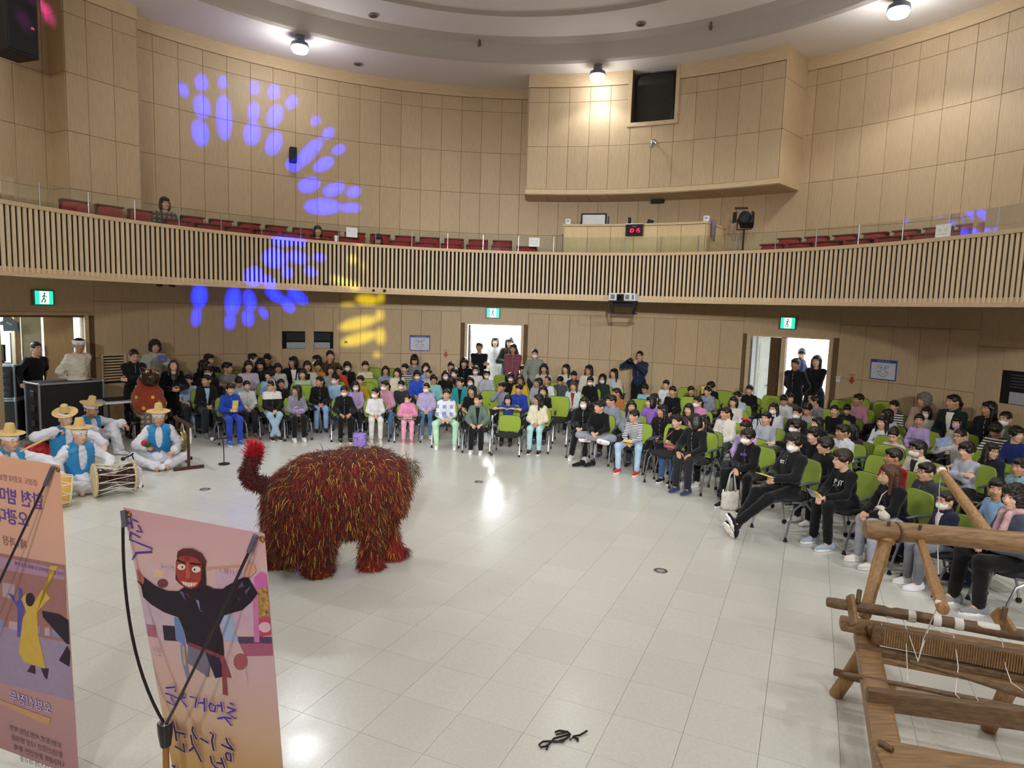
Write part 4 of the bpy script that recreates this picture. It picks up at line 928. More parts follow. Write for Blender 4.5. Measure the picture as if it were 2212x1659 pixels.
# front row: crop|x,y crown|feet px|pose|hair|c|top|legs|shoe|mask|glasses|turn|tilt|label
FRONT = '''2|310,500|430,925|kP|short|k|jacket:1d2338|9fb9d4|d8d8da||g|15||boy in navy padded jacket and pale jeans holding a leaflet
2|725,515|507,963|kP|short|k|jacket:2247b0|2c4fbd|2a6fd6|||0|8|boy in bright blue tracksuit and blue shoes
2|1200,480|595,952|kCross|tied|k|jacket:BWJ|a8c3dc|1b1b1e||g|-45||girl with white hairband in black and white jacket and pale jeans
2|1480,535|652,955|kL|long|k|jacket:8b8b92|161618|f0f0f2|||-50||long haired girl in grey jacket holding a lilac bag
2|2020,545|740,958|kN|short|k|jacket:131316|111113|17171a|w||-5||masked boy all in black beside the purple bag on the floor
3|690,515|815,958|kL|tied|k|shirt:d9dbdc|d6d2ca|cfc6b8|w||-40||masked girl in white sweatshirt and cream trousers
3|1060,585|880,960|kP|bun|k|jacket:e08fb4|e6a2bd|e9898f|e9b8c8||-25|10|girl dressed all in pink with a pink mask
3|1500,525|945,973|kWide|tied|k|jacket:PLD|b9e3c0|f2f2f4|||0||girl in pastel checked fleece and mint trousers
3|1860,590|1030,984|kN|crop|k|jacket:66796f|17171a|f0f0f2|||-35||boy in grey green jacket with white collar and black trousers
4|860,690|1150,982|kL|long|k|jacket:ddd6bd|a9d6d8|151517|||-70||long haired girl in cream jacket and aqua trousers
4|1380,720|1240,998|kKnee|bob|k|coat:121215|17171a|dcdcdc|w||-10||masked girl in black coat with striped knee socks
4|1555,765|1292,1010|kLotus|short|k|hood:101012|8d939f|eeeeee|||-45||boy in black hooded top sitting cross-legged in grey joggers
4|1950,870|1356,1028|kWide|short|k|shirt:STR2|a6c3e0|c02a36|||-50||boy in striped shirt, pale jeans and red shoes
5|1390,615|1442,1046|kL|tied|k|tee:121214|3d5c8c|141416|||-45||girl in black T-shirt and blue jeans with a pink pouch
5|1690,615|1495,1050|kL|wavy|k|coat:0e0e10|101012|c9c9cc|||-50||wavy haired girl in long black coat with a small black pouch
6|595,550|1558,1102|kWide|mop|k|jacket:141416|0f0f11|1b1d22|w|g|-45||masked boy with glasses in black holding a white tote bag
6|1040,590|1612,1150|kOut|mop|k|jacket:151517|0f0f11|1a1a1d|w||-35||masked boy in black with his legs stretched out
6|1490,745|1775,1188|kKnee|mop|d|shirt:121316|131316|9fb0c4||g|-60||boy with glasses in black sweatshirt with white letters
6|1940,890|1852,1225|kKnee|long|b|jacket:101013|a9adba|e6e0da|c7a987||-70||brown haired girl in beige mask, black jacket and grey trousers
7|1330,1310|1985,1275|kL|tied|k|jacket:1b2038|7f8289|e8e8ee|w|g|-45||masked girl with white hood over a navy jacket behind the loom
7|2080,1250|2110,1325|aOut|perm|k|jacket:4c5064|131315|8f9096|||-40||woman with permed black hair, pink scarf and black trousers'''
M_STR = mat('stripe_knit', 'dddddd')
def striped(name, a, b_, freq, axis=2, chk=False):
    m = mat(name, a, .85, .05, 9, .2, bscale=45); N = m.node_tree.nodes; L = m.node_tree.links; bs = N['Principled BSDF']
    tc = N.new('ShaderNodeTexCoord'); sx = N.new('ShaderNodeSeparateXYZ'); L.new(tc.outputs['Object'], sx.inputs[0])
    def band(ax, fr):
        mu = N.new('ShaderNodeMath'); mu.operation = 'MULTIPLY'; mu.inputs[1].default_value = fr; L.new(sx.outputs[ax], mu.inputs[0])
        fr_ = N.new('ShaderNodeMath'); fr_.operation = 'FRACT'; L.new(mu.outputs[0], fr_.inputs[0]); g = N.new('ShaderNodeMath'); g.operation = 'GREATER_THAN'; g.inputs[1].default_value = .5; L.new(fr_.outputs[0], g.inputs[0]); return g.outputs[0]
    fac = band(axis, freq)
    if chk:
        x = N.new('ShaderNodeMath'); x.operation = chk; L.new(fac, x.inputs[0]); L.new(band(0, freq), x.inputs[1]); fac = x.outputs[0]
    mx = N.new('ShaderNodeMix'); mx.data_type = 'RGBA'; mx.inputs['A'].default_value = lin(a)+[1]; mx.inputs['B'].default_value = lin(b_)+[1]; L.new(fac, mx.inputs[0]); L.new(mx.outputs['Result'], bs.inputs['Base Color']); return m
SPECIAL = {'STR': striped('knit_stripes', 'd8d5cc', '20202a', 22), 'STR2': striped('fine_stripes', 'e4e4e6', '2a2f42', 34), 'CHK': striped('checkered_cloth', 'dcdad4', '1b1b1d', 24, 2, 'COMPARE'), 'PLD': striped('pastel_check', 'dbe6ea', '9d8fd0', 7, 2, 'MULTIPLY'), 'BWJ': striped('black_white_panels', '17171a', 'e6e6e6', .62, 2), 'PLAID': striped('brown_plaid', '6a5f56', 'a59a8c', 11, 2, 'MULTIPLY'), 'GPL': striped('grey_plaid', '4c4745', '8a8480', 12, 2, 'MULTIPLY')}
tie = mat('tie_dye', '8fb4dc', .85, .35, 7, .2); SPECIAL['TIE'] = tie
def hoodup():
    return npmesh('hair', net([el((0, .02, .03), (.1, .12, .115)), el((0, .04, -.06), (.09, .09, .09))], .009, .03, [el((0, -.11, -.02), (.066, .09, .09)), nape(-.13)]))
HAIR['hoodup'] = hoodup(); M_CAMO = mat('camouflage_hood', '5a5546', .85, .45, 22)
PEOPLE = []; RNG = random.Random(4)
TGT = Vector((-.8, 6.3, 0))
def prep(rec, front):
    r = [q.strip() for q in rec.split('|')]; o = dict(front=front); ox, oy, k = CROPS[r[0]]; x, y = [float(q) for q in r[1].split(',')]
    o['px'] = (ox+x*k, oy+y*k); i = 2
    if front: o['feet'] = tuple(float(q) for q in r[2].split(',')); i = 3
    o['pose'], o['hair'], o['hc'] = r[i:i+3]; o['pose'], _, dep = o['pose'].partition('@'); st, c = r[i+3].split(':'); o['top'] = (st, SPECIAL.get(c, c)); o['legs'] = r[i+4]; i += 5
    o['shoe'] = r[i] if front else None; i += 1 if front else 0
    o['mask'], o['gl'], o['turn'], o['tilt'], o['label'] = r[i], r[i+1], float(r[i+2] or 0), float(r[i+3] or 0), r[i+4]
    J = POSE[o['pose']]; o['top_z'] = float(J['head'][2]+.117*(1.06 if J['adult'] else 1.02)); d = ray(*o['px']); h = math.hypot(d[0], d[1]); o['dir'] = Vector((d[0]/h, d[1]/h, 0)); o['sl'] = d[2]/h; o['off'] = float(J['head'][1])
    if front:
        fp = at(*o['feet'], 0); f = (TGT-fp).normalized(); o['t'] = fp.length+.36*max(.1, -f.dot(o['dir']))
    else: o['t'] = (o['top_z']*(.95 if J['adult'] else .93)-EYE)/o['sl']
    o['fix'] = bool(dep)
    if dep: o['t'] = float(dep)/o['dir'].y
    return o
PEOPLE = [prep(l, True) for l in FRONT.split('\n')]+[prep(l, False) for l in CROWD.split('\n')]
def tmax(o, R=8.5):
    d = o['dir']; b_ = d.x*CX+d.y*CY; return b_+math.sqrt(max(b_*b_-(CX*CX+CY*CY-R*R), 0))
def rng(o):   # scale limits give distance limits
    a = (o['top_z']*1.03-EYE)/o['sl']; c = (o['top_z']*.82-EYE)/o['sl']; return min(a, c), min(max(a, c), tmax(o))
for it in range(120):
    for i, a in enumerate(PEOPLE):
        if not a['front'] and not a['fix']:
            lo, hi = rng(a); a['t'] = min(max(a['t'], min(lo, hi)), hi)
    for i, a in enumerate(PEOPLE):
        pa = a['dir']*a['t']
        for c in PEOPLE[i+1:]:
            pc = c['dir']*c['t']; dd = (pa-pc).length
            if dd < .60:
                push = (.60-dd)*.35; far, near = (a, c) if a['t'] > c['t'] else (c, a)
                if not far['front'] and not far['fix']: far['t'] += push
                if not near['front'] and not near['fix']: near['t'] -= push*.25
                pa = a['dir']*a['t']
INNER = {'navy padded': '9fc0de', 'open black jacket': '9fc0de', 'mint jacket': 'a8242c', 'teal cardigan': '17171a', 'grey green jacket': '17171a', 'over a white turtleneck': 'e8e6e2', 'white jacket over black': '17171a', 'pale blue shirt': 'a9c0dc', 'dark plaid shirt': '141416', 'white hood over': 'd8d4dc', 'white and black jacket': '1a1a1e', 'maroon sleeves': 'e6e2da', 'white collar by': 'e2e0da', 'round sleeve badge': '2a3c70', 'cream fleece': '22242c', 'boy in cream jacket': '6a6a70', 'olive grey with': '8a8d84', 'blue vest': 'd9d6c8'}
for n, o in enumerate(PEOPLE):
    z = EYE+o['sl']*o['t']; sc = z/o['top_z']; o['sc'] = sc; J = POSE[o['pose']]
    loc = o['dir']*o['t']; f = (TGT-loc).normalized(); rz = math.atan2(f.x, -f.y)
    hv = -o['dir']; face = math.atan2(hv.x, -hv.y)+R_(o['turn']); yaw = math.degrees((face-rz+math.pi) % (2*math.pi)-math.pi)
    yaw = max(-70, min(70, yaw)); yaw = int(round(yaw/(10 if o['front'] else 23)))*(10 if o['front'] else 23); yaw = max(-75, min(75, yaw))
    loc = loc+Vector((f.x, f.y, 0))*o['off']*sc            # the crown, not the pelvis, lies on the line of sight
    o['loc'] = loc; o['rz'] = rz
    pz = min(0., 0)
    p = person(J, loc, rz, o['label'], yaw, o['tilt'], 0, sc, o['hair'], o['hc'], o['top'], ('trousers', SPECIAL.get(o['legs'], o['legs'])), o['shoe'] or RNG.choice(('e6e6e8', '1b1b1e', '7b8088', '2c3a5e')), 'f2f2f2' if o['front'] else None, o['mask'] or None, bool(o['gl']), RNG.randrange(4), 'audience seated on green chairs', hi=1 if o['front'] else 0, inner=next((v for k, v in INNER.items() if k in o['label']), None))
    if o['hair'] == 'hoodup': p.children[0].material_slots[0].link = 'OBJECT'; p.children[0].material_slots[0].material = M_CAMO; p.children[0].name = 'hood'
    o['obj'] = p
    ch = chair(CH_FULL if o['front'] else CH_LITE, loc, rz, 'green-backed chair under the '+' '.join(o['label'].split()[:11]))
    s = max(.92, min(1.06, sc)); ch.scale = (s, s, sc)
0 and print('SCALES', sorted(round(o['sc'], 2) for o in PEOPLE))
# empty chairs, each told by its place
EMPTY = '''2|585,420|third row left behind the girl in open black jacket
2|800,385|behind the boy in grey T-shirt
2|1595,575|between the girl in dark jacket and the girl with the white zip
2|1940,525|behind the masked boy in pale blue
3|660,300|left of the wall poster in the back row
3|625,440|in the middle of the left block, wider of two
3|590,485|in front of the mustard top boy
3|890,312|in the back row right of the striped sweater boy
3|2120,395|beside the masked boy in pale grey half-zip
3|1985,585|behind the boy in grey green jacket
4|1040,755|on the aisle beside the long black haired girl
4|1060,585|behind the beige masked girl
5|1450,330|back row beside the boy in black long sleeves
5|1850,365|back row left of the right doorway
5|1470,440|behind the long haired girl in plum
5|900,470|beside the boy in light blue sweatshirt
5|1240,770|front row next to the girl with the pink pouch
6|760,260|back row under the open right door
6|1400,300|back row right of the doorway, first
6|1550,270|back row right of the doorway, by the wall
6|1795,315|back row beside the boy in pink sweater
6|1270,392|behind the boy in the checked shirt
6|1745,650|beside the boy in the white hood
6|1720,738|right block third row, fully visible back
6|1620,842|behind the boy with white letters
7|1600,600|back row under the woman in black coat
7|1990,1010|at the right edge behind the tie-dye boy'''
er = (.865-EYE)
for l in EMPTY.split('\n'):
    c, xy, lab = l.split('|'); ox, oy, k = CROPS[c]; x, y = [float(q) for q in xy.split(',')]; px = (ox+x*k, oy+y*k); d = ray(*px); h = math.hypot(d[0], d[1]); dr = Vector((d[0]/h, d[1]/h, 0)); sl = d[2]/h
    t = er/sl; t = min(t, tmax(dict(dir=dr), 8.5))
    for it in range(30):
        for o in PEOPLE:
            dd = dr*t-o['loc'].xy.to_3d()
            if dd.length < .5: t += (.5-dd.length)*.5*(1 if t > o['t'] else -1)
    t = min(t, tmax(dict(dir=dr), 8.55)); loc = dr*t; f = (TGT-loc).normalized(); ch = chair(CH_LITE, loc-f*.2, math.atan2(f.x, -f.y), 'empty green chair '+lab, 'empty green chairs'); ch.scale = (1, 1, max(.85, min(1.2, (EYE+sl*t)/.865)))
# the empty chair in the middle of the front row
loc = at(1091, 986, 0); f = (TGT-loc).normalized(); chair(CH_FULL, loc-f*.24, math.atan2(f.x, -f.y), 'empty green chair in the front row with its whole black seat showing', 'empty green chairs')
# ================================================================ people standing round the hall
M_STRAW = mat('straw', 'd8b878', .7, .15, 60, .4, stretch=(1, 1, 4)); M_BAND = mat('headband_white', 'e8e8ea', .8)
def stander(px, py, key, label, face, zt=None, rmax=8.72, rmin=None, turn=0, depth=None, **kw):
    J = POSE[key]; top = float(J['head'][2]+.124); d = ray(px, py); h = math.hypot(d[0], d[1]); dr = Vector((d[0]/h, d[1]/h, 0)); sl = d[2]/h
    t = (top*.985-EYE)/sl if depth is None else depth/dr.y
    if depth is None and rmax: t = min(t, tmax(dict(dir=dr), rmax))
    sc = (EYE+sl*t)/top; loc = dr*t; f = Vector((face[0]-loc.x, face[1]-loc.y, 0)).normalized(); rz = math.atan2(f.x, -f.y); loc = loc+f*float(J['head'][1])*sc*.6
    hv = -dr; fa = math.atan2(hv.x, -hv.y)+R_(turn); yaw = math.degrees((fa-rz+math.pi) % (2*math.pi)-math.pi); yaw = max(-70, min(70, round(yaw)))
    pitch = kw.pop('pitch', 0)
    return person(J, loc, rz, label, yaw, pitch, 0, sc, group='people standing round the hall', hi=0, **kw), sc
L1, _ = stander(75, 738, 'sCase', 'man in black shirt leaning a hand on the flight case', (0, 9), rmax=9.35, turn=30, hairk='crop', top=('shirt', '121318'), legs=('trousers', '141416'), shoe='151515')
L2, _ = stander(168, 730, 'sBehind', 'man in white silk robe and white headband with hands behind his back', (0, 9), rmax=8.7, turn=15, hairk='crop', top=('robe', 'e3ddca'), legs=('wide', 'dcd8cc'), shoe='e8e8e8', skin=3)
L3, _ = stander(288, 754, 'sCross', 'woman in black jacket and glasses with arms crossed by the table', (-1, 6), turn=15, pitch=12, hairk='tied', top=('jacket', '121215'), legs=('trousers', '17171a'), glasses=True, shoe='151515')
L4, s4 = stander(334, 735, 'sPhone', 'woman in pale grey jacket filming with a blue phone', (-1, 6), turn=10, hairk='perm', hairc='d', top=('jacket', 'b9b8b2'), legs=('trousers', '2a2a2e'), shoe='151515')
L5, _ = stander(371, 777, 'sLean', 'young woman in black with long hair bending forward and smiling', (-1, 6), depth=12.9, turn=0, pitch=-28, hairk='long', top=('coat', '0f0f12'), legs=('trousers', '17171a'), shoe='151515')
S1, _ = stander(1036, 739, 'sCross', 'man in black shirt with arms crossed at the left of the white doorway', (-1, 6), turn=-10, hairk='short', top=('shirt', '131316'), legs=('trousers', '17171a'), shoe='151515', skin=3)
S2, _ = stander(1070, 727, 'sRest', 'woman in long white coat standing in the bright corridor', (-1, 6), depth=18.6, hairk='bob', hairc='d', top=('coat', 'd9dde0'), legs=('wide', 'd6cfb8'), shoe='e0e0e0', skin=2)
S3, _ = stander(1101, 728, 'sRead', 'woman in dark coat reading in the bright corridor', (-1, 6), depth=18.3, pitch=20, hairk='long', top=('coat', '2a2924'), legs=('trousers', '4c6890'), shoe='e0e0e0', skin=2)
S4, _ = stander(1109, 742, 'sFront', 'woman in dusty pink jacket with folded hands at the doorway', (-1, 6), turn=-10, rmax=8.6, hairk='bob', top=('jacket', '7d4650'), legs=('trousers', '17171a'), shoe='151515', skin=3)
S5, _ = stander(1156, 754, 'sRest', 'masked woman in grey green jacket standing against the wall', (-1, 6), turn=-5, hairk='tied', top=('jacket', '8a9184'), legs=('trousers', '2a2c2a'), shoe='d0d0d0', mask='w')
S6, s6 = stander(1383, 758, 'sCam', 'man in navy jacket and glasses pointing a black camera', (-2, 6), turn=-15, hairk='crop', top=('jacket', '1f2b44'), legs=('trousers', '121214'), glasses=True, shoe='151515')
S7, _ = stander(1720, 774, 'sBehind', 'man in dark jacket standing in the bright right doorway', (-2, 6), turn=-20, hairk='short', hairc='d', top=('jacket', '15151a'), legs=('trousers', '16161a'), shoe='151515', skin=3, rmax=8.9)
S8, _ = stander(1766, 767, 'sFront', 'young woman in black dress and long hair in the right doorway', (-2, 6), depth=14.9, turn=-15, hairk='long', hairc='d', top=('shirt', '17171b'), legs=('skirt', '1a2233'), shoe='1b2740', skin=2)
S9, _ = stander(1730, 752, 'sRead', 'man in navy outside the right doorway looking down', (12, 12), depth=17.2, turn=-60, pitch=25, hairk='short', top=('jacket', '2c2c58'), legs=('trousers', '3a3448'), shoe='303040', skin=2)
def band_on(p, w=.05, m=None):
    H = HEADM[p.name]; b = MB(); n = 28; V = []; Fq = []
    for i in range(n):
        t = 2*math.pi*i/n; x, y = math.cos(t), math.sin(t); dz = .012*y
        for r, z in ((1.0, .022), (1.06, .045), (1.05, .07), (.98, .09)): V.append((.085*r*x, .016+.106*r*y, z+dz))
    for i in range(n):
        for k in range(3): a = i*4+k; c = ((i+1) % n)*4+k; Fq.append((a, c, c+1, a+1))
    b.add(V, Fq); b.tube([(.0, .12, .05), (.03, .125, .0), (.02, .12, -.05)], [.012, .01, .012], 6, flat=.4); o = b.build('headband', m or M_BAND, p, True); o.matrix_local = H; return H
band_on(L2)
# the camera, the phone and other things held
def prop(name, label, cat, b, m, loc, rot=(0, 0, 0)):
    o = b.build(name, m, None, loc=loc, rot=rot); return tag(o, label, cat)
c = thing('camera', 'black camera held up by the man in the navy jacket', 'camera', S6.matrix_basis @ Vector((-.12, -.42, 1.46)), S6.rotation_euler.z)
b = MB(); b.box((0, 0, 0), (.14, .07, .09), bev=.01); b.box((0, .0, .055), (.06, .06, .03), bev=.006); b.build('body', M_RUB, c)
b = MB(); b.lathe([(.036, 0), (.036, .05), (.042, .06), (.042, .12), (.034, .125)], 14, (0, -.03, 0), Euler((R_(90), 0, 0)).to_matrix()); b.build('lens', mat('lens_black', '0b0b0d', .2), c, True)
c = thing('phone', 'blue cased phone held up by the woman in pale grey', 'phone', L4.matrix_basis @ Vector((.06, -.36, 1.36)), L4.rotation_euler.z)
b = MB(); b.box((0, 0, 0), (.17, .012, .14), bev=.005); b.build('case', mat('phone_blue', '5a6ea6', .5), c); b = MB(); b.box((.06, .008, .045), (.03, .006, .03), bev=.003); b.build('lens_block', M_RUB, c)
# ================================================================ musicians on the floor
fl_k = [(-.34, -.24, .15), (.34, -.24, .15)]
pose('mDrum', True, floor=True, knees=fl_k, ankles=[(.1, -.34, .075), (-.1, -.3, .07)], wr=[(-.3, -.3, .26), (.26, -.34, .36)], hands=('grip', 'grip'), lean=6, hdir=[((.2, -.8, -.2), (.5, 0, -.6)), ((-.2, -.8, -.2), (-.5, 0, -.6))])
pose('mBuk', True, floor=True, knees=fl_k, ankles=[(.1, -.34, .075), (-.1, -.3, .07)], wr=[(-.2, -.16, .62), (.36, -.42, .36)], hands=('grip', 'flat'), lean=8, elb=[(-1, .2, -.2), (1, .3, 0)])
pose('mRest', True, floor=True, knees=[(-.22, -.3, .42), (.22, -.34, .44)], ankles=[(-.16, -.4, .08), (.2, -.5, .08)], wr=[(-.12, -.4, .46), (.27, -.5, .52)], hands=('relax', 'relax'), lean=14, hdir=[None, ((.3, -.7, -.5), (0, 0, -1))])
pose('mGong', True, floor=True, knees=[(-.34, -.2, .17), (.34, -.24, .15)], ankles=[(-.02, -.42, .07), (.12, -.36, .07)], wr=[(-.18, -.34, .38), (.22, -.32, .28)], hands=('grip', 'grip'), lean=8)
for k in ('mDrum', 'mBuk', 'mRest', 'mGong'): POSE[k]['fd'] = [(1, -.3, 0), (-1, -.3, 0)]
POSE['mGong']['fd'] = [(.3, -1, .2), (-.3, -1, .2)]; POSE['mRest']['fd'] = [(-.1, -1, 0), (.2, -1, 0)]
M_VEST = mat('vest_blue_silk', '1f86c2', .5, .1, 9, .2, bscale=40, sheen=.2); M_HAN = mat('hanbok_white', 'dcdde6', .6, .05, 9, .25, bscale=40)
def musician(px, py, key, label, face, turn, hat_tilt=(0, 0), hc='k', skin=0, glasses=False):
    J = POSE[key]; top = float(J['head'][2]+.124)+.075; d = ray(px, py); h = math.hypot(d[0], d[1]); dr = Vector((d[0]/h, d[1]/h, 0)); t = (top-EYE)/(d[2]/h); loc = dr*t
    f = Vector((face[0]-loc.x, face[1]-loc.y, 0)).normalized(); rz = math.atan2(f.x, -f.y); fa = math.atan2(-dr.x, dr.y)+R_(turn); yaw = math.degrees((fa-rz+math.pi) % (2*math.pi)-math.pi)
    loc = loc+f*float(J['head'][1])*-1*-1
    p = person(J, loc, rz, label, max(-70, min(70, round(yaw))), 6, 0, 1., 'crop', hc, ('robe', M_HAN), ('wide', M_HAN), 'e8e8ec', None, None, glasses, skin, 'folk musicians sitting on the floor')
    part('vest', part_top(J, 'vest'), M_VEST, p)
    H = band_on(p)
    b = MB(); b.lathe([(.155, .0), (.16, .006), (.07, .012), (.062, .03), (.047, .115), (.042, .122), (.0, .124)], 28); o = b.build('straw_hat', M_STRAW, p, True)
    o.matrix_local = H @ Matrix.Translation((0, .012, .088)) @ Euler((R_(hat_tilt[0]), R_(hat_tilt[1]), 0)).to_matrix().to_4x4()
    return p
m1 = musician(20, 918, 'mBuk', 'folk musician in straw hat at the far left behind the pink banner', (-3, 7), 35, (0, 0), skin=0)
m2 = musician(140, 876, 'mBuk', 'smiling folk musician in tilted straw hat behind the hourglass drum player', (-1, 7), 30, (12, -16), skin=2)
m3 = musician(197, 858, 'mRest', 'folk musician with glasses resting an arm on a raised knee', (0, 8), 55, (8, 0), 'g', 3, True)
m4 = musician(171, 906, 'mDrum', 'folk musician playing the hourglass drum', (-1, 5), 30, (-4, 0), skin=2)
m5 = musician(342, 874, 'mGong', 'laughing folk musician sitting beside the gong stand', (-2, 3), 5, (0, 0), skin=0)
# ---- hourglass drum
M_SKIN = mat('drum_skin', 'd9cda0', .6, .08, 8); M_LACQ = mat('brown_lacquer', '35190f', .15, .2, 6, coat=.5); M_ROPE = mat('white_rope', 'e2dfd6', .8); M_RIM = mat('drum_rim', 'b58f4e', .5)
p0 = atd(203, 1018, 8.55); p1 = atd(287, 1004, 8.85); p0.z = max(.235, p0.z); p1.z = .235; p0.z = .235
ax = (p1-p0).normalized(); Lr = (p1-p0).length; a_, b_ = frame(ax); MJ = Matrix((a_, b_, ax)).transposed()
j = thing('hourglass_drum', 'brown lacquered hourglass drum with cream skins and white ropes', 'drum', (p0+p1)/2)
b = MB(); b.lathe([(.165, -.24*Lr/.5), (.16, -.16), (.11, -.07), (.052, -.02), (.052, .02), (.11, .07), (.16, .16), (.165, .24*Lr/.5)], 24, M=MJ); b.build('body', M_LACQ, j, True)
for s in (-1, 1):
    b = MB(); b.lathe([(.215, -.012), (.222, 0), (.215, .012), (.0, .016)][::1], 28, ax*(s*.25*Lr/.5), MJ if s > 0 else MJ @ Matrix.Scale(-1, 3, (0, 0, 1))); b.build('drum_head', M_SKIN, j, True)
    b = MB(); b.tube([ax*(s*.25*Lr/.5)+(a_*math.cos(t)+b_*math.sin(t))*.216 for t in [2*math.pi*k/24 for k in range(25)]], .007, 6, False); b.build('rim', M_RIM, j, True)
for k in range(12):
    t0 = 2*math.pi*k/12; t1 = 2*math.pi*(k+.5)/12
    for u, w in ((t0, t1), (t1, t0+2*math.pi/12)):
        sg = 1 if u == t0 else -1
        b = MB(); b.tube([ax*(-sg*.245*Lr/.5)+(a_*math.cos(u)+b_*math.sin(u))*.212, (a_*math.cos((u+w)/2)+b_*math.sin((u+w)/2))*.17, ax*(sg*.245*Lr/.5)+(a_*math.cos(w)+b_*math.sin(w))*.212], .0045, 5); b.build('rope', M_ROPE, j, True)
v, f = net([rc((.02, 0, .08), (.05, -.02, -.1), .05, .04), rc((-.04, .03, .1), (-.06, .02, -.12), .035, .03), rc((.06, .03, .06), (.1, -.04, -.14), .03, .025)], .012, .03, (), wob(.008, 70))
o = link('sash', npmesh('sash', (v, f)), M_HAN, j, p1-(p0+p1)/2+Vector((.04, -.05, .02)))
# ---- barrel drums
def buk(loc, axis, r, h, label):
    t = thing('barrel_drum', label, 'drum', loc); a, c = frame(axis); M = Matrix((a, c, Vector(axis).normalized())).transposed(); ax = Vector(axis).normalized()
    b = MB(); b.lathe([(r*.94, -h/2), (r*1.03, -h/4), (r*1.05, 0), (r*1.03, h/4), (r*.94, h/2)], 24, M=M); b.build('shell', mat('drum_yellow', 'cfa24c', .5, .15, 10), t, True)
    for s in (-1, 1): b = MB(); b.lathe([(r, -.01), (r*1.02, 0), (r*.97, .012), (0, .014)], 24, ax*(s*h/2), M if s > 0 else M @ Matrix.Scale(-1, 3, (0, 0, 1))); b.build('drum_head', M_SKIN, t, True)
    for k in range(10):
        u = 2*math.pi*k/10; w = u+math.pi/10
        for q, x in ((u, w), (w, u+2*math.pi/10)):
            sg = 1 if q == u else -1; e = lambda q: a*math.cos(q)+c*math.sin(q)
            b = MB(); b.tube([ax*(-sg*h/2)+e(q)*r, e((q+x)/2)*r*1.07, ax*(sg*h/2)+e(x)*r], .005, 5); b.build('rope', M_ROPE, t, True)
    return t
q = atd(226, 963, 9.25); q.z = .2; buk(q, (.3, -.6, .72), .17, .2, 'round barrel drum with white ropes lying by the smiling musician')
q = atd(128, 1042, 8.15); q.z = .205; buk(q, (-.75, -.5, .1), .19, .24, 'upright barrel drum half hidden behind the pink banner')
b = MB(); b.tube([(0, 0, 0), (.28, .1, .16)], [.012, .015], 8); prop('drum_stick', 'wooden drum stick held by the far left musician', 'drum stick', b, mat('stick_wood', 'cfae72'), atd(44, 975, 7.95))
# mats
def mat_sheet(pts, label):
    P = [at(x, y, .006) for x, y in pts]; c = sum(P, Vector())/len(P); b = MB(); b.prism([(p.x-c.x, p.y-c.y) for p in P], .008); return prop('floor_mat', label, 'mat', b, mat('mat_green', '1e4a45', .8, .1, 40, .3), (c.x, c.y, .001))
mat_sheet([(166, 1053), (232, 1043), (256, 1049), (185, 1063)], 'small dark green mat under the hourglass drum')
mat_sheet([(120, 1078), (150, 1071), (157, 1074), (120, 1085)], 'corner of a dark green mat beside the pink banner')
# ---- gong on its stand
g0 = at(408, 1014, 0); g1 = at(384, 996, 0); gd = (g1-g0); gd = gd.normalized()*max(gd.length, .38); g1 = g0+gd; gz = .70; gx = Vector((gd.y, -gd.x, 0)).normalized()
t = thing('gong_stand', 'dark wooden gong stand beside the laughing musician', 'stand', (g0+g1)/2); o0 = (g0+g1)/2; M_DW = mat('stand_walnut', '4a2a1c', .4, .15, 8, stretch=(6, 6, 1))
for p in (g0, g1):
    b = MB(); b.bar(p-o0+Vector((0, 0, .03)), p-o0+Vector((0, 0, gz)), .035, .035, bev=.004); b.build('post', M_DW, t)
    b = MB(); b.bar(p-o0-gx*.22+Vector((0, 0, .025)), p-o0+gx*.22+Vector((0, 0, .025)), .04, .05, bev=.006); b.build('foot_runner', M_DW, t)
b = MB(); b.bar(g0-o0-gd*.22+Vector((0, 0, gz)), g1-o0+gd*.22+Vector((0, 0, gz)), .04, .05, bev=.006); b.build('top_bar', M_DW, t)
b = MB(); b.bar(g0-o0+Vector((0, 0, .1)), g1-o0+Vector((0, 0, .1)), .03, .035, bev=.004); b.build('stretcher', M_DW, t)
b = MB(); b.tube([g0-o0+Vector((0, 0, gz-.05))+gx*.03, g0-o0+Vector((0, 0, gz-.2))+gx*.035, g0-o0+Vector((.0, 0, gz-.3))+gx*.03], [.014, .02, .012], 6); b.build('tassel', M_ROPE, t, True)
gg = thing('gong', 'brass gong hanging edge-on in the wooden stand', 'gong', o0+Vector((0, 0, .40))); Mg = Matrix((gd.normalized(), Vector((0, 0, 1)), gx)).transposed()
b = MB(); b.lathe([(.0, .03), (.14, .03), (.175, .02), (.18, -.03), (.17, -.05), (.165, -.05), (.17, .0), (.0, .015)], 28, M=Mg); b.build('disc', mat('brass_gong', '8f8255', .35, .2, 8, metal=.9), gg, True)
b = MB(); b.tube([(gd.normalized()*-.1)+Vector((0, 0, .14)), Vector((0, 0, .30)), gd.normalized()*.1+Vector((0, 0, .14))], .005, 5); b.build('cord', M_ROPE, gg, True)
ml = thing('gong_mallet', 'gong mallet with a red cloth head in the laughing musician hand', 'mallet', atd(322, 962, 9.75)); b = MB(); b.tube([(0, 0, 0), (.16, 0, -.09)], .012, 8); b.build('handle', M_DW, ml); b = MB(); b.add(*ico((-.02, 0, .01), (.05, .05, .045))); b.build('padded_head', mat('green_padding', '3b4428', .8), ml, True); b = MB(); b.add(*ico((-.07, 0, .03), (.045, .045, .05))); b.build('red_tassel', mat('tassel_red', 'c81e3c', .8, .2, 30), ml, True)
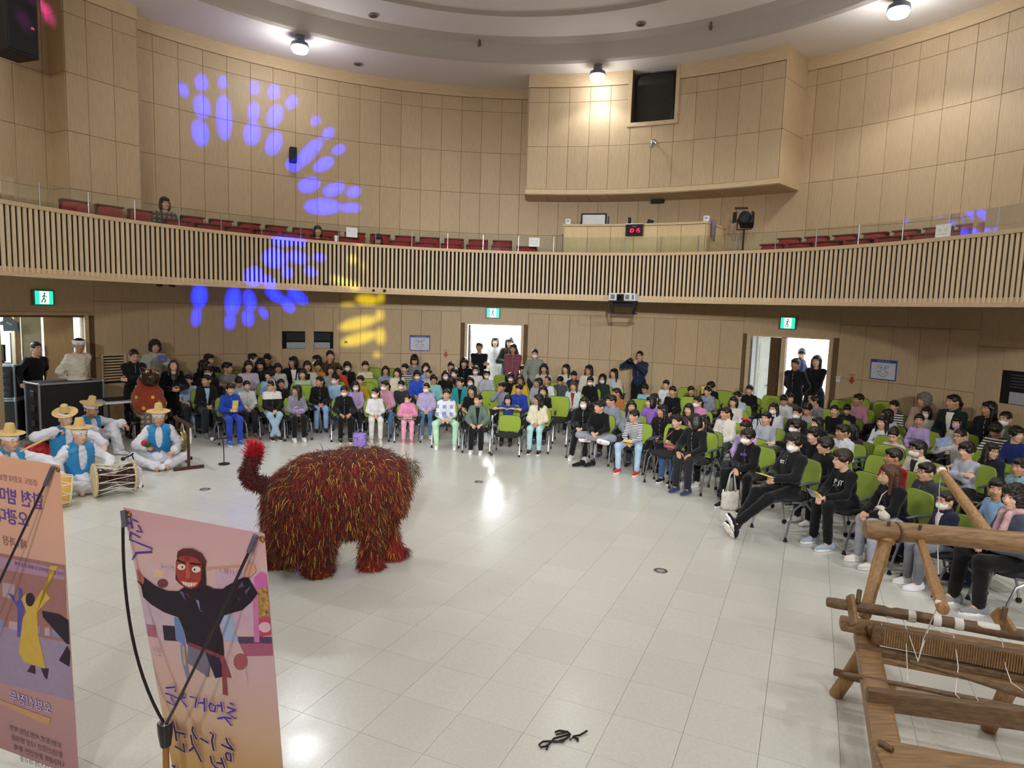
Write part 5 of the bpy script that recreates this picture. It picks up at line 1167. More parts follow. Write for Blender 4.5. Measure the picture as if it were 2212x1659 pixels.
# ---- microphones
def mic(base, bend, label, ball, bar=False):
    p = at(*base, 0); t = thing('microphone_stand', label, 'microphone', p)
    b = MB(); b.lathe([(.085, 0), (.088, .006), (.085, .016), (.02, .024), (.012, .03)], 24); b.build('base', M_RUB, t, True)
    d = ray(*bend); q = Vector((d[0]*p.y/d[1], p.y, EYE+d[2]*p.y/d[1]))-p
    b = MB(); b.tube([(0, 0, .02), (0, 0, q.z*.4), (q.x*.3, 0, q.z*.75), (q.x, 0, q.z)], .008, 8); b.build('pole', M_RUB, t, True)
    e = Vector(ball)
    b = MB(); b.tube([q+Vector((.12 if bar else .02, 0, .02)), q, q+e*.8], .011, 8); b.build('microphone_body', M_RUB, t, True)
    b = MB(); b.add(*ico(q+e, (.028, .028, .028))); b.build('grille', mat('mic_grille', 'cfcfd6', .5, .1, 90) if bar else mat('mic_black', '1a1a1c', .6), t, True)
    return t
mic((295, 1052), (285, 982), 'desk microphone in front of the hourglass drum', (-.09, -.06, -.05)); mic((484, 1003), (481, 947), 'microphone stand between the gong and the front row', (-.16, -.02, -.01), True)
# ---- flight cases
M_CASE = mat('case_black', '101114', .6, .1, 30, .1); M_ALU = mat('aluminium', 'a9b0ba', .35, .05, metal=.8)
def flight_case(name, A, B, dep, z0, z1, label, cat='flight case', doors=True):
    A = Vector((A[0], A[1], 0)); B = Vector((B[0], B[1], 0)); w = (B-A).length; rz = math.atan2((B-A).y, (B-A).x); t = thing(name, label, cat, A, rz); h = z1-z0
    b = MB(); b.box((w/2, dep/2, z0+h/2), (w-.02, dep-.02, h-.02), bev=.004); b.build('body', M_CASE, t)
    for y in (0, dep):
        for z in (z0, z1): b = MB(); b.box((w/2, y, z), (w, .03, .03), bev=.004); b.build('edge', M_ALU, t)
        for x in (0, w): b = MB(); b.box((x, y, z0+h/2), (.03, .03, h), bev=.004); b.build('edge', M_ALU, t)
    for x in (0, w):
        for z in (z0, z1): b = MB(); b.box((x, dep/2, z), (.03, dep, .03), bev=.004); b.build('edge', M_ALU, t)
        for y in (0, dep):
            for z in (z0, z1): b = MB(); b.add(*ico((x, y, z), (.032, .032, .032))); b.build('corner_ball', M_ALU, t, True)
    if z0 > .08:
        for x in (.15, w-.15):
            for y in (.12, dep-.12): b = MB(); b.lathe([(.05, -.02), (.052, 0), (.05, .02)], 14, (x, y, .052), Euler((0, R_(90), 0)).to_matrix()); b.build('caster', M_RUB, t, True)
    if doors:
        for z in (.3, .58, .86):
            if z < h: b = MB(); b.box((-.012, dep*.45, z0+z*h*.95), (.012, .12, .1), bev=.003); b.build('recessed_latch', mat('latch_steel', '5a5f66', .4, .1, 60, metal=.7), t)
    return t
A = at(90, 966, 0.0); top = at(223, 822, 1.08); Bp = Vector((top.x, top.y, 0)); flight_case('flight_case', A, Bp, .52, .12, 1.08, 'large black flight case with aluminium edges behind the musicians')
R0 = at(38, 952, 0); rk = flight_case('rack_case', (R0.x-.62, R0.y-.12), (R0.x, R0.y), .6, .03, .72, 'lower rack case at the left edge', doors=False); rk2 = flight_case('rack_case', (R0.x-.62, R0.y-.12), (R0.x, R0.y), .6, .76, 1.34, 'upper open rack of audio gear at the left edge', doors=False)
for k in range(4): b = MB(); b.box((.31, -.004, .84+.12*k), (.54, .02, .1), bev=.004); o = b.build('rack_unit', mat('rack_unit_black', '1d1f24', .4), rk2); bb_ = MB(); [bb_.add(*ico((.12+.07*i, -.018, .84+.12*k), (.012, .01, .012), 8, 5)) for i in range(6)]; bb_.build('knobs', mat('knob_grey', '7a7f88', .4), o, True, 'stuff')
mt = thing('monitor', 'black monitor standing on the rack at the left edge', 'monitor', (R0.x-.42, R0.y+.1, 1.36), R_(-10)); b = MB(); b.box((0, 0, .2), (.46, .04, .3), bev=.008); b.build('screen', M_RUB, mt); b = MB(); b.box((0, .03, .03), (.2, .16, .04), bev=.006); b.build('stand', M_RUB, mt)
an = thing('paddle_antenna', 'black paddle antenna on a pole at the left edge', 'antenna', (R0.x-.14, R0.y+.14, 1.36)); az = 2.1-1.36
b = MB(); b.tube([(0, 0, 0), (0, 0, az-.18)], .012, 8); b.build('pole', M_ALU, an)
b = MB(); pts = [(-.2, .0), (-.13, .02), (-.1, .17), (.17, .0), (.17, -.14), (-.12, -.16), (-.13, -.05), (-.2, -.05)]; b.prism(pts, .02, Euler((R_(90), 0, R_(-8))).to_matrix(), (0, .01, az)); b.build('paddle', mat('antenna_black', '121316', .5), an)
def text(name, body, size, m, parent, M, mirror=False, ext=.0008, bold=0, align='CENTER', space=1., res=2):
    c = bpy.data.curves.new(name, 'FONT'); c.body = body; c.size = size; c.align_x = align; c.align_y = 'CENTER'; c.extrude = ext; c.offset = bold; c.space_line = space; c.resolution_u = res
    o = bpy.data.objects.new(name, c); me = bpy.data.meshes.new_from_object(o); bpy.data.objects.remove(o); bpy.data.curves.remove(c)
    if mirror:
        for v in me.vertices: v.co.x *= -1
        me.flip_normals()
    me.materials.clear(); me.materials.append(m); o = link(name, me, None, parent); o['kind'] = 'stuff'
    if M is not None: o.matrix_local = M
    return o
text('lettering', 'SHURE', .035, mat('print_white', 'e6e6e6', .6), an, Matrix.Translation((.0, -.014, az-.02)) @ Euler((R_(90), R_(22), R_(-8))).to_matrix().to_4x4())
# table with laptop, red cloth
ta = at(226, 872, .72); tb = at(280, 868, .72); tt = thing('folding_table', 'white folding table beside the flight case', 'table', (ta.x, ta.y, 0), math.atan2((tb-ta).y, (tb-ta).x)); w = max(.75, (tb-ta).length)
b = MB(); b.box((w/2, .25, .72), (w, .55, .035), bev=.008); b.build('table_top', mat('table_white', 'd6d8dc', .45), tt)
for x in (.08, w-.08):
    for y in (.05, .45): b = MB(); b.tube([(x, y, 0), (x, y, .705)], .014, 8); b.build('leg', M_RUB, tt)
b = MB(); b.tube([(.08, .05, .15), (w-.08, .05, .5)], .01, 6); b.build('brace', M_RUB, tt)
lp = thing('laptop', 'closed black laptop on the white folding table', 'laptop', tt.matrix_basis @ Vector((.25, .22, .74)), tt.rotation_euler.z); b = MB(); b.box((0, 0, .012), (.36, .25, .02), bev=.005); b.build('base', M_RUB, lp); b = MB(); b.box((0, .0, .03), (.36, .25, .012), (R_(4), 0, 0), bev=.003); b.build('lid', M_CASE, lp)
v, f = net([el((0, 0, .09), (.2, .16, .1)), el((.16, .05, .05), (.14, .1, .06)), el((.3, -.05, .03), (.1, .08, .035))], .016, .05, [lambda X: -X[..., 2]], wob(.014, 45)); q = at(52, 990, 0); tag(link('red_cloth', npmesh('red_cloth', (v, f)), mat('cloth_red_silk', 'b3202a', .5, .2, 9, .3), None, q+Vector((0, .3, 0))), 'crumpled red cloth on the floor behind the pink banner', 'cloth')
b = MB(); b.tube([(0, 0, .02), (.35, .06, .02), (.62, .16, .03)], .018, 8); prop('yellow_pole', 'yellow cloth wrapped stick lying beside the red cloth', 'stick', b, mat('yellow_cloth', 'b7a63e', .8), at(78, 998, 0))
# louvred vent on the wall
lv = thing('wall_vent', 'oak louvred vent low on the wall behind the table', 'vent'); th0 = ang(onc(222, 820, RW)); th1 = ang(onc(268, 820, RW))
for k in range(9): b = MB(); b.arc(RW-.035, RW-.005, .95+.055*k, .98+.055*k, th0, th1, 2); b.build('slat', M_TRIM, lv)
b = MB(); b.arc(RW-.006, RW-.002, .9, 1.45, th0, th1, 2); b.build('dark_back', M_BLACK, lv)
for a, c in ((th0-.25, th0), (th1, th1+.25)): b = MB(); b.arc(RW-.04, RW-.002, .9, 1.46, a, c, 1); b.build('stile', M_TRIM, lv)
b = MB(); b.arc(RW-.04, RW-.002, 1.45, 1.48, th0-.25, th1+.25, 2); b.build('rail', M_TRIM, lv)
# ---- the performer wearing the lion head cloth
pose('aMask', True, wr=[(-.12, -.36, .66), (.12, -.36, .66)], lean=16)
mp = at(322, 950, 0); f = (TGT-mp).normalized(); rz = math.atan2(f.x, -f.y); q = mp-f*.12
pm_ = person(POSE['aMask'], q, rz, 'seated performer hidden under a rust red lion head cloth with yellow spots', 0, 10, 0, .92, None, 'k', ('jacket', '3a3330'), ('longskirt', SPECIAL['PLAID']), 'd8d2c8', None, None, False, 0)
for ch in list(pm_.children):
    if ch.name.split('.')[0] in ('eyes', 'eyebrows', 'mouth'): bpy.data.objects.remove(ch)
hd = POSE['aMask']['head']; cl = [el(hd+np.array((0, .03, -.02)), (.19, .19, .2)), el(hd+np.array((0, .02, -.25)), (.29, .22, .22)), el(hd+np.array((0, -.02, -.42)), (.3, .25, .22)), rc(hd+np.array((-.16, -.12, -.4)), hd+np.array((-.04, -.24, -.62)), .1, .07), rc(hd+np.array((.2, -.05, -.4)), hd+np.array((.24, -.1, -.7)), .1, .07), rc(hd+np.array((-.2, .06, -.3)), hd+np.array((-.24, -.02, -.55)), .08, .05)]
v, fq = net(cl, .014, .06, (), wob(.01, 34)); M_RUST = mat('lion_cloth_rust', '8f3416', .9, .15, 30, .4, bscale=90, sheen=.3)
link('lion_cloth', npmesh('lion_cloth', (v, fq)), M_RUST, pm_); M_SPOT = mat('spot_yellow', 'd9b02c', .85)
nrm = v-np.array(hd)-np.array((0, .05, -.25)); spots = [(-.24, -.12, -.17), (-.12, -.2, -.34), (.1, -.22, -.25), (.26, -.1, -.3), (-.16, -.26, -.52), (-.02, -.26, -.4), (.26, .02, -.12), (.22, -.16, -.52), (-.27, .04, -.33), (.02, -.2, -.17), (-.22, .08, -.02), (.12, -.24, -.44)]
for s in spots:
    tgt = np.array(hd)+np.array(s)*1.4; i = int(((v-tgt)**2).sum(1).argmin()); p = v[i]; n = Vector(p-np.array(hd)-np.array((0, .05, -.3))); n.z *= .3; n.normalize()
    a, c = frame(n); M = Matrix((a, c, n)).transposed(); b = MB(); b.lathe([(.036, -.004), (.034, .005), (.0, .006)], 14, Vector(p), M); b.build('spot', M_SPOT, pm_, True)
mk = [el((0, 0, 0), (.14, .12, .14)), el((0, -.09, -.05), (.08, .06, .06)), rc((0, -.1, .06), (0, -.15, -.02), .016, .03), el((.07, -.09, .03), (.035, .03, .03)), el((-.07, -.09, .03), (.035, .03, .03)), rc((-.1, 0, .1), (-.13, 0, .15), .03, .015), rc((.1, 0, .1), (.13, 0, .15), .03, .015)]
v2, f2 = net(mk, .009, .02, (), wob(.004, 160)); mo = link('lion_mask', npmesh('lion_mask', (v2, f2)), mat('mask_brown_gloss', '33180e', .2, .3, 30, .3, coat=.3), pm_); MM = Matrix.Translation(Vector(hd)+Vector((0, -.11, .10))) @ Euler((R_(-38), R_(12), 0)).to_matrix().to_4x4(); mo.matrix_local = MM @ Matrix.Scale(1.3, 4)
for s in (-1, 1): b = MB(); b.add(*ico((s*.07, -.118, .034), (.026, .012, .018))); b.add(*ico((s*.07, -.129, .034), (.01, .006, .01))); e = b.build('mask_eye', None, mo, True); e.data.materials.append(mat('mask_eye_cream', 'e6d9a8', .4)); e.data.materials.append(M_IRIS); [setattr(p, 'material_index', 1) for p in e.data.polygons[len(e.data.polygons)//2:]]
b = MB(); b.tube([(0, -.13, .06), (0, -.178, -.01)], [.014, .026], 8); b.build('mask_nose', mat('mask_orange', 'b4561e', .4), mo, True)
for k in range(9): b = MB(); t_ = -.9+.225*k; b.tube([(.05*math.sin(t_*1.6), -.1, .07), (.14*math.sin(t_*1.6), -.06, .13)], [.006, .003], 5); b.build('mask_wrinkle', mat('mask_pale', '8f6a4a', .4), mo, True)
chair(CH_FULL, q, rz, 'green-backed chair under the performer in the lion head cloth')
# ================================================================ people on the balcony
def onbalc(px, py, r, key, label, zfloor, turn, **kw):
    p = onc(px, py, r); J = POSE[key]; top = float(J['head'][2]+.124); sc = 1.0; z = p.z-top; f = (Vector((CX, CY-4, 0))-p); f.z = 0; f.normalize(); rz = math.atan2(f.x, -f.y); d = Vector((p.x, p.y, 0)).normalized(); fa = math.atan2(-d.x, d.y)+R_(turn); yaw = round(math.degrees((fa-rz+math.pi) % (2*math.pi)-math.pi)); pt = kw.pop('pitch', 0)
    return person(J, (p.x, p.y, z), rz, label, max(-70, min(70, yaw)), pt, 0, sc, hi=0, **kw)
onbalc(354, 426, 7.95, 'sRead', 'woman in dark plaid shirt standing among the balcony seats', 3., 20, hairk='bob', top=('shirt', SPECIAL['GPL']), legs=('trousers', '222226'), shoe='222222', glasses=True)
onbalc(686, 487, 7.72, 'aL', 'woman in dark red top seated on the balcony holding a phone to her ear', 3., 10, hairk='bob', top=('shirt', '6a1418'), legs=('trousers', '222226'), shoe='222222')
onbalc(817, 506, 7.66, 'aL', 'woman in dark coat looking down on the balcony beside the empty red seats', 3., 5, pitch=25, hairk='bob', hairc='d', top=('jacket', '2a3040'), legs=('trousers', '222226'), shoe='222222')
# ================================================================ the shaggy lion
def LY(px): return 6.28+(px-600)/300*.42
def lp(px, py, off=0): return np.array(atd(px, py, LY(px)+off))
LB = [el(lp(640, 1095), (.30, .36, .42)), el(lp(690, 1065), (.37, .38, .40)), el(lp(755, 1050), (.36, .38, .38)), el(lp(808, 1030), (.28, .34, .29)), el(lp(856, 1035, -.02), (.15, .21, .22)), el(lp(858, 1075, -.02), (.11, .18, .17)), el(lp(645, 1150), (.28, .33, .27)), el(lp(745, 1105), (.30, .30, .22)),
      rc(lp(688, 1140, -.14), lp(686, 1238, -.1), .19, .115), rc(lp(686, 1248, -.1), lp(718, 1254, -.12), .09, .05), rc(lp(610, 1140, .2), lp(597, 1228, .2), .16, .11), rc(lp(597, 1236, .2), lp(612, 1240, .2), .09, .06),
      rc(lp(830, 1080, .12), lp(840, 1175, .12), .14, .09), rc(lp(842, 1184, .12), lp(872, 1192, .1), .075, .045), rc(lp(805, 1085, -.1), lp(800, 1205, -.08), .14, .085), rc(lp(800, 1216, -.08), lp(818, 1222, -.1), .075, .05)]
lo_ = lp(720, 1150); cz = np.array((lo_[0], lo_[1], 0.))
LV, LF = net(LB, .022, .07, [lambda X: .004-X[..., 2]], wob(.012, 30))
LV = LV-cz
lion = thing('lion_costume', 'shaggy dark red lion costume prowling across the open floor', 'lion costume', cz)
M_FURB = mat('fur_base', '4a120d', .9, .25, 18, .3)
link('body', npmesh('body', (LV, LF)), M_FURB, lion)
def fur_mat(name, stops):
    m = mat(name, '5a1511', .75, sheen=.2, spec=.2); N = m.node_tree.nodes; L = m.node_tree.links; g = N.new('ShaderNodeNewGeometry'); r = N.new('ShaderNodeValToRGB'); r.color_ramp.interpolation = 'CONSTANT'
    while len(r.color_ramp.elements) < len(stops): r.color_ramp.elements.new(.5)
    for e, (p, c) in zip(r.color_ramp.elements, stops): e.position = p; e.color = lin(c)+[1]
    L.new(g.outputs['Random Per Island'], r.inputs[0]); L.new(r.outputs[0], N['Principled BSDF'].inputs['Base Color']); return m
M_FUR = fur_mat('yarn_fur', [(0, '4c1710'), (.26, '651a12'), (.46, '86201a'), (.60, '37130c'), (.74, '3a3a1c'), (.80, '8c3a1a'), (.88, 'b98a34'), (.93, '8f7c2a'), (.97, 'cfae5a')])
rg = np.random.default_rng(7)
def vnormals(V, F):
    n = np.zeros_like(V); a, b_, c, d = [V[F[:, i]] for i in range(4)]; fn = np.cross(c-a, d-b_)
    for i in range(4): np.add.at(n, F[:, i], fn)
    return n/(np.linalg.norm(n, axis=1)[:, None]+1e-9)
def fur(V, F, n, ln, wd, grav, out, seg=3, tip=.35):
    N = vnormals(V, F); idx = rg.integers(0, len(V), n); p = V[idx]+rg.normal(0, .008, (n, 3)); nn = N[idx]; ok = p[:, 2] > .012; p, nn = p[ok], nn[ok]; n = len(p)
    d = nn*out+rg.normal(0, .32, (n, 3))+np.array((0, 0, -grav*.55)); d /= np.linalg.norm(d, axis=1)[:, None]; L = rg.uniform(ln*.55, ln*1.25, n)[:, None]/seg; w = rg.uniform(.6, 1.3, n)[:, None]*wd
    side = np.cross(d, nn+rg.normal(0, .3, (n, 3))); side /= np.linalg.norm(side, axis=1)[:, None]+1e-9; P = []
    q = p.copy()
    for s in range(seg+1):
        ww = w*(1-(1-tip)*s/seg); P += [q-side*ww, q+side*ww]
        d = d+np.array((0, 0, -grav*.33))+rg.normal(0, .16, (n, 3)); dn = (d*nn).sum(1)[:, None]; d = d-nn*np.minimum(dn+.05, 0); d /= np.linalg.norm(d, axis=1)[:, None]; q = q+d*L; q[:, 2] = np.maximum(q[:, 2], .004)
    A = np.stack(P, 1).reshape(-1, 3); k = 2*(seg+1); base = (np.arange(n)*k)[:, None]
    Fq = np.concatenate([base+np.array([2*s, 2*s+1, 2*s+3, 2*s+2]) for s in range(seg)]); return A, Fq
o = link('yarn_fur', npmesh('yarn_fur', fur(LV, LF, 30000, .085, .0034, 1.15, .55)), M_FUR, lion); o['kind'] = 'stuff'
cuff = [rc(lp(686, 1222, -.1)-cz, lp(686, 1250, -.1)-cz, .125, .15), rc(lp(597, 1215, .2)-cz, lp(597, 1238, .2)-cz, .11, .13), rc(lp(841, 1165, .12)-cz, lp(846, 1188, .12)-cz, .09, .12), rc(lp(800, 1195, -.08)-cz, lp(801, 1220, -.08)-cz, .09, .115)]
M_CUFF = fur_mat('cuff_yarn', [(0, '8a1a16'), (.35, 'a8241c'), (.7, '6a1410'), (.92, 'c9a040')])
for c_ in cuff:
    cv, cf = net([c_], .02, .02, [lambda X: .004-X[..., 2]]); link('paw', npmesh('paw', (cv, cf)), mat('paw_red', '741612', .9), lion); o = link('paw_fringe', npmesh('paw_fringe', fur(cv, cf, 900, .075, .0036, 1.1, .7)), M_CUFF, lion); o['kind'] = 'stuff'
tp = [lp(592, 1046), lp(565, 1047), lp(543, 1040), lp(535, 1022), lp(541, 1004), lp(550, 984)]
TP = [rc(a-cz, c-cz, .05, .05) for a, c in zip(tp[:-1], tp[1:])]; tv, tf = net(TP, .016, .03); link('tail', npmesh('tail', (tv, tf)), M_FURB, lion)
o = link('tail_fur', npmesh('tail_fur', fur(tv, tf, 2600, .04, .004, .3, 1.4, 2)), fur_mat('tail_yarn', [(0, '4a140c'), (.4, '6e1c12'), (.8, '3a1008')]), lion); o['kind'] = 'stuff'
e_ = tp[-1]-cz; sv, sf = net([rc(e_, e_+np.array((0, 0, .05)), .03, .02)], .012); o = link('tail_tuft', npmesh('tail_tuft', fur(sv, sf, 700, .10, .004, -.9, .8, 2)), mat('tuft_red', 'c41a2a', .8, .2), lion); o['kind'] = 'stuff'
hp = lp(884, 1010)-cz; hv, hf = net([el(hp, (.07, .12, .08))], .02); o = link('mane_fringe', npmesh('mane_fringe', fur(hv, hf, 380, .13, .0035, .9, .6, 4)), fur_mat('fringe_yarn', [(0, '6b6a52'), (.35, '3a3b28'), (.6, '8a8468'), (.85, '5a2018')]), lion); o['kind'] = 'stuff'
# ================================================================ the two banners
class Banner:
    def __init__(s, TL, TR, dn, h, label, cmat, tp=0.):
        s.tp = tp
        s.TL = Vector(TL); s.u = (Vector(TR)-s.TL); s.w = s.u.length; s.u.normalize(); d = Vector(dn).normalized(); s.d = (d-s.u*d.dot(s.u)).normalized(); s.n = s.u.cross(-s.d)
        if s.n.y > 0: s.n = -s.n                          # towards the photographer
        s.h = h; M = Matrix((s.u, -s.d, s.n)).transposed().to_4x4(); M.translation = s.TL; s.M = M
        s.t = thing('x_banner', label, 'banner'); s.t.matrix_world = M
        s.lay = 0; b = MB(); n = 8; V = []
        for i in range(n+1): wb = s.w-tp*h; V += [(s.w*i/n, 0, 0), (wb*i/n, -h, 0), (s.w*i/n, 0, -.0015), (wb*i/n, -h, -.0015)]
        Fq = []
        for i in range(n): a = 4*i; c = a+4; Fq += [(a, a+1, c+1, c), (a+2, c+2, c+3, a+3), (a, c, c+2, a+2), (a+1, a+3, c+3, c+1)]
        Fq += [(0, 2, 3, 1), (4*n, 4*n+1, 4*n+3, 4*n+2)]; b.add(V, Fq); s.sheet = b.build('sheet', cmat, s.t)
    def uv(s, px, py):
        d = Vector(ray(px, py)); o = Vector((0, 0, EYE)); t = (s.TL-o).dot(s.n)/d.dot(s.n); q = o+d*t-s.TL; return q.dot(s.u), -q.dot(s.d)
    def poly(s, name, pts, k, m, kind=None):
        ox, oy, sc = k; P = [s.uv(ox+x*sc, oy+y*sc) for x, y in pts]; P = [(min(max(x, .003), s.w-.003-s.tp*abs(y)), min(max(y, -s.h+.003), -.003)) for x, y in P]; s.lay += 1; z = .0006+.00012*s.lay; me = bpy.data.meshes.new(name); bm = bmesh.new()
        vs_ = [bm.verts.new((x, y, z)) for x, y in P]
        try: f = bm.faces.new(vs_); bm.normal_update(); (f.normal.z < 0) and f.normal_flip(); bmesh.ops.triangulate(bm, faces=[f], ngon_method='EAR_CLIP')
        except ValueError: pass
        bm.to_mesh(me); bm.free(); return link(name, me, m, s.sheet)
    def stroke(s, pts, k, w, m, name='brush_stroke'):
        ox, oy, sc = k; P = [Vector((*s.uv(ox+x*sc, oy+y*sc), 0)) for x, y in pts]; s.lay += 1; z = .0006+.00012*s.lay; b = MB(); V = []; Fq = []
        n = len(P)
        for i, p in enumerate(P):
            d = (P[min(i+1, n-1)]-P[max(i-1, 0)]).normalized(); q = Vector((-d.y, d.x, 0))*w/2; V += [p+q+Vector((0, 0, z)), p-q+Vector((0, 0, z))]
        for i in range(n-1): Fq.append((2*i, 2*i+1, 2*i+3, 2*i+2))
        V = [Vector((min(max(v.x, .003), s.w-.003), max(v.y, -s.h+.003), v.z)) for v in V]
        b.add(V, Fq); return b.build(name, m, s.sheet)
    def ell(s, name, c, r, k, m, n=20, rot=0, a0=0, a1=360):
        ca, sa = math.cos(R_(rot)), math.sin(R_(rot)); return s.poly(name, [(c[0]+r[0]*math.cos(t)*ca-r[1]*math.sin(t)*sa, c[1]+r[0]*math.cos(t)*sa+r[1]*math.sin(t)*ca) for t in [R_(a0+(a1-a0)*i/n) for i in range(n)]], k, m)
    def text(s, body, px, k, size, m, bold=.0, align='LEFT', rot=0):
        ox, oy, sc = k; u, v = s.uv(ox+px[0]*sc, oy+px[1]*sc); s.lay += 1
        o = text('lettering', body, size, m, s.sheet, Matrix.Translation((u, v, .0006+.00012*s.lay)) @ Euler((0, 0, R_(rot))).to_matrix().to_4x4(), True, 0., bold, align)
        for vv in o.data.vertices: vv.co.x = max(vv.co.x, .004-u)
        return o
    def frame(s, hub_px, top_l=True, top_r=True, hoff=.16):
        d_ = Vector(ray(*hub_px)); o_ = Vector((0, 0, EYE)); t_ = (s.TL+s.n*hoff-o_).dot(s.n)/d_.dot(s.n); q_ = o_+d_*t_-s.TL; H = Vector((q_.dot(s.u), -q_.dot(s.d), hoff)); mb = mat('banner_pole_black', '221c22', .35); mg = mat('brass_eyelet', 'b08a3a', .3, metal=1)
        for x in ([.012] if top_l else [])+([s.w-.03] if top_r else []):
            c = Vector((x, -.012, .012)); mid = (c+H)*.5+Vector((0, -.06, .05)); ctl = (c+H)*.5+Vector(((-.05 if x < .3 else .0), -.10, .09)); b = MB(); b.tube([c*((1-q)**2)+ctl*(2*q*(1-q))+H*(q*q) for q in [i/14 for i in range(15)]], .006, 8); b.build('arm', mb, s.t, True)
            b = MB(); b.tube([c+Vector((0, .006, 0)), c+(mid-c)*.12], .0105, 8); b.build('end_cap', mat('cap_grey', '5a5866', .5), s.t, True)
            b = MB(); e = Vector((x+.02, -.022, .003)); b.tube([e+Vector((.009*math.cos(t), .011*math.sin(t), 0)) for t in [2*math.pi*i/12 for i in range(13)]], .0035, 6, False); b.build('eyelet', mg, s.t, True)
        Mi = s.M.inverted(); dn = (Mi.to_3x3() @ Vector((0, 0, -1))).normalized(); b = MB(); b.tube([H+dn*-.012, H+dn*.03, H+dn*.085], [.030, .028, .02], 12); b.build('hub', mat('hub_black_gloss', '1a1620', .15), s.t, True)
        b = MB(); b.tube([H+dn*-.016, H+dn*-.011], [.027, .027], 12); b.build('hub_cap', mat('chrome', 'c8ccd4', .15, metal=1), s.t, True)
        Hw = s.M @ H; foot = Mi @ Vector((Hw.x, Hw.y-.02, .03)); b = MB(); b.tube([H+dn*.08, foot], .0125, 10); b.build('pole', mat('pole_bronze', 'a8763e', .3, metal=.5), s.t, True)
        for q in ((-.3, -.25), (.3, -.25), (0, .32)): b = MB(); b.tube([foot, Mi @ Vector((Hw.x+q[0], Hw.y+q[1], .012))], .008, 8); b.build('foot_leg', mb, s.t, True)
def grad_mat(name, stops, h):
    m = mat(name, 'd8b4a8', .5, spec=.3); N = m.node_tree.nodes; L = m.node_tree.links; tc = N.new('ShaderNodeTexCoord'); sx = N.new('ShaderNodeSeparateXYZ'); mr = N.new('ShaderNodeMapRange'); mr.inputs[1].default_value = 0; mr.inputs[2].default_value = -h; r = N.new('ShaderNodeValToRGB')
    while len(r.color_ramp.elements) < len(stops): r.color_ramp.elements.new(.5)
    for e, (p, c) in zip(r.color_ramp.elements, stops): e.position = p; e.color = lin(c)+[1]
    L.new(tc.outputs['Object'], sx.inputs[0]); L.new(sx.outputs[1], mr.inputs[0]); L.new(mr.outputs[0], r.inputs[0]); L.new(r.outputs[0], N['Principled BSDF'].inputs['Base Color']); return m
pt = lambda c: mat('print_'+c, c, .5, .05, 25, spec=.3)
ZB = 1.78
BA = Banner(at(266, 1096, ZB), at(571, 1153, ZB), (-.003, .172, -.985), 1.68, 'vertical banner with a masked dancer seen from behind, beside the lion', grad_mat('banner_print', [(0, 'd2a5ac'), (.12, 'dcb6b4'), (.35, 'd6b3bb'), (.55, 'd9b59c'), (.72, 'c9a05e'), (1, 'c79a50')], 1.66), .062)
k3 = (255, 1080, 355/1840); k4 = (300, 1380, 320/1903)
BA.poly('printed_stage', [(1340, 1530), (1738, 1535), (1745, 1659), (1360, 1640)], k3, pt('5c4066')); BA.poly('printed_stage', [(1300, 60), (1728, 60), (1735, 215), (1345, 225)], k4, pt('b0607e'))
BA.poly('printed_screen', [(1080, 790), (1540, 800), (1560, 1450), (1150, 1450)], k3, pt('cfaec4')); BA.poly('printed_screen', [(330, 700), (660, 720), (660, 960), (330, 900)], k3, pt('d8b6be'))
BA.poly('printed_robe', [(215, 1050), (290, 1080), (400, 1180), (640, 1300), (650, 1400), (540, 1560), (270, 1490)], k3, pt('cdb4c6')); BA.poly('printed_robe', [(500, 1400), (640, 1410), (680, 1580), (520, 1570)], k3, pt('33203a')); BA.poly('printed_sash', [(215, 1050), (250, 1080), (270, 1250), (225, 1280)], k3, pt('7f8fd0')); BA.poly('printed_sash', [(240, 1360), (330, 1380), (330, 1510), (255, 1480)], k3, pt('8a94cc')); BA.poly('printed_robe', [(330, 1390), (420, 1400), (440, 1540), (335, 1520)], k3, pt('b3687e')); BA.poly('printed_robe', [(630, 1310), (720, 1330), (760, 1640), (650, 1560)], k3, pt('6f8ac0'))
BA.poly('printed_robe', [(1150, 1290), (1280, 1280), (1310, 1480), (1350, 1590), (1190, 1570)], k3, pt('a8b8e0')); BA.poly('printed_robe', [(1090, 20), (1290, 40), (1400, 280), (1380, 400), (1410, 560), (1200, 560), (1160, 300)], k4, pt('d6b2b4')); BA.ell('printed_drum', (1310, 290), (90, 110), k4, pt('a85a62'))
BA.poly('printed_hat', [(385, 880), (430, 750), (490, 790), (545, 800), (500, 850)], k3, pt('e6bea2')); BA.ell('printed_face', (505, 930), (60, 50), k3, pt('7a3c46'))
BA.poly('printed_wreath', [(1525, 870), (1600, 800), (1680, 830), (1690, 1000), (1540, 1000)], k3, pt('d06cb4')); BA.poly('printed_wreath', [(1510, 1000), (1575, 1000), (1590, 1590), (1530, 1590)], k3, pt('cf7cae')); BA.poly('printed_wreath', [(1572, 985), (1694, 980), (1712, 1310), (1580, 1312)], k3, mat('print_flowers', 'b0844a', .5, .7, 60)); BA.poly('printed_wreath', [(1578, 1318), (1714, 1312), (1728, 1510), (1590, 1525)], k3, pt('c8486e')); BA.ell('printed_wreath', (1650, 1420), (70, 58), k3, pt('e6bcd0'))
BA.text('년 11월 1', (1400, 830), k3, .03, pt('b08ab0')); BA.text('전11시', (640, 770), k3, .026, pt('b79ab8'))
BA.poly('printed_staff', [(975, 755), (1400, 722), (1402, 745), (978, 778)], k3, pt('d09a78'))
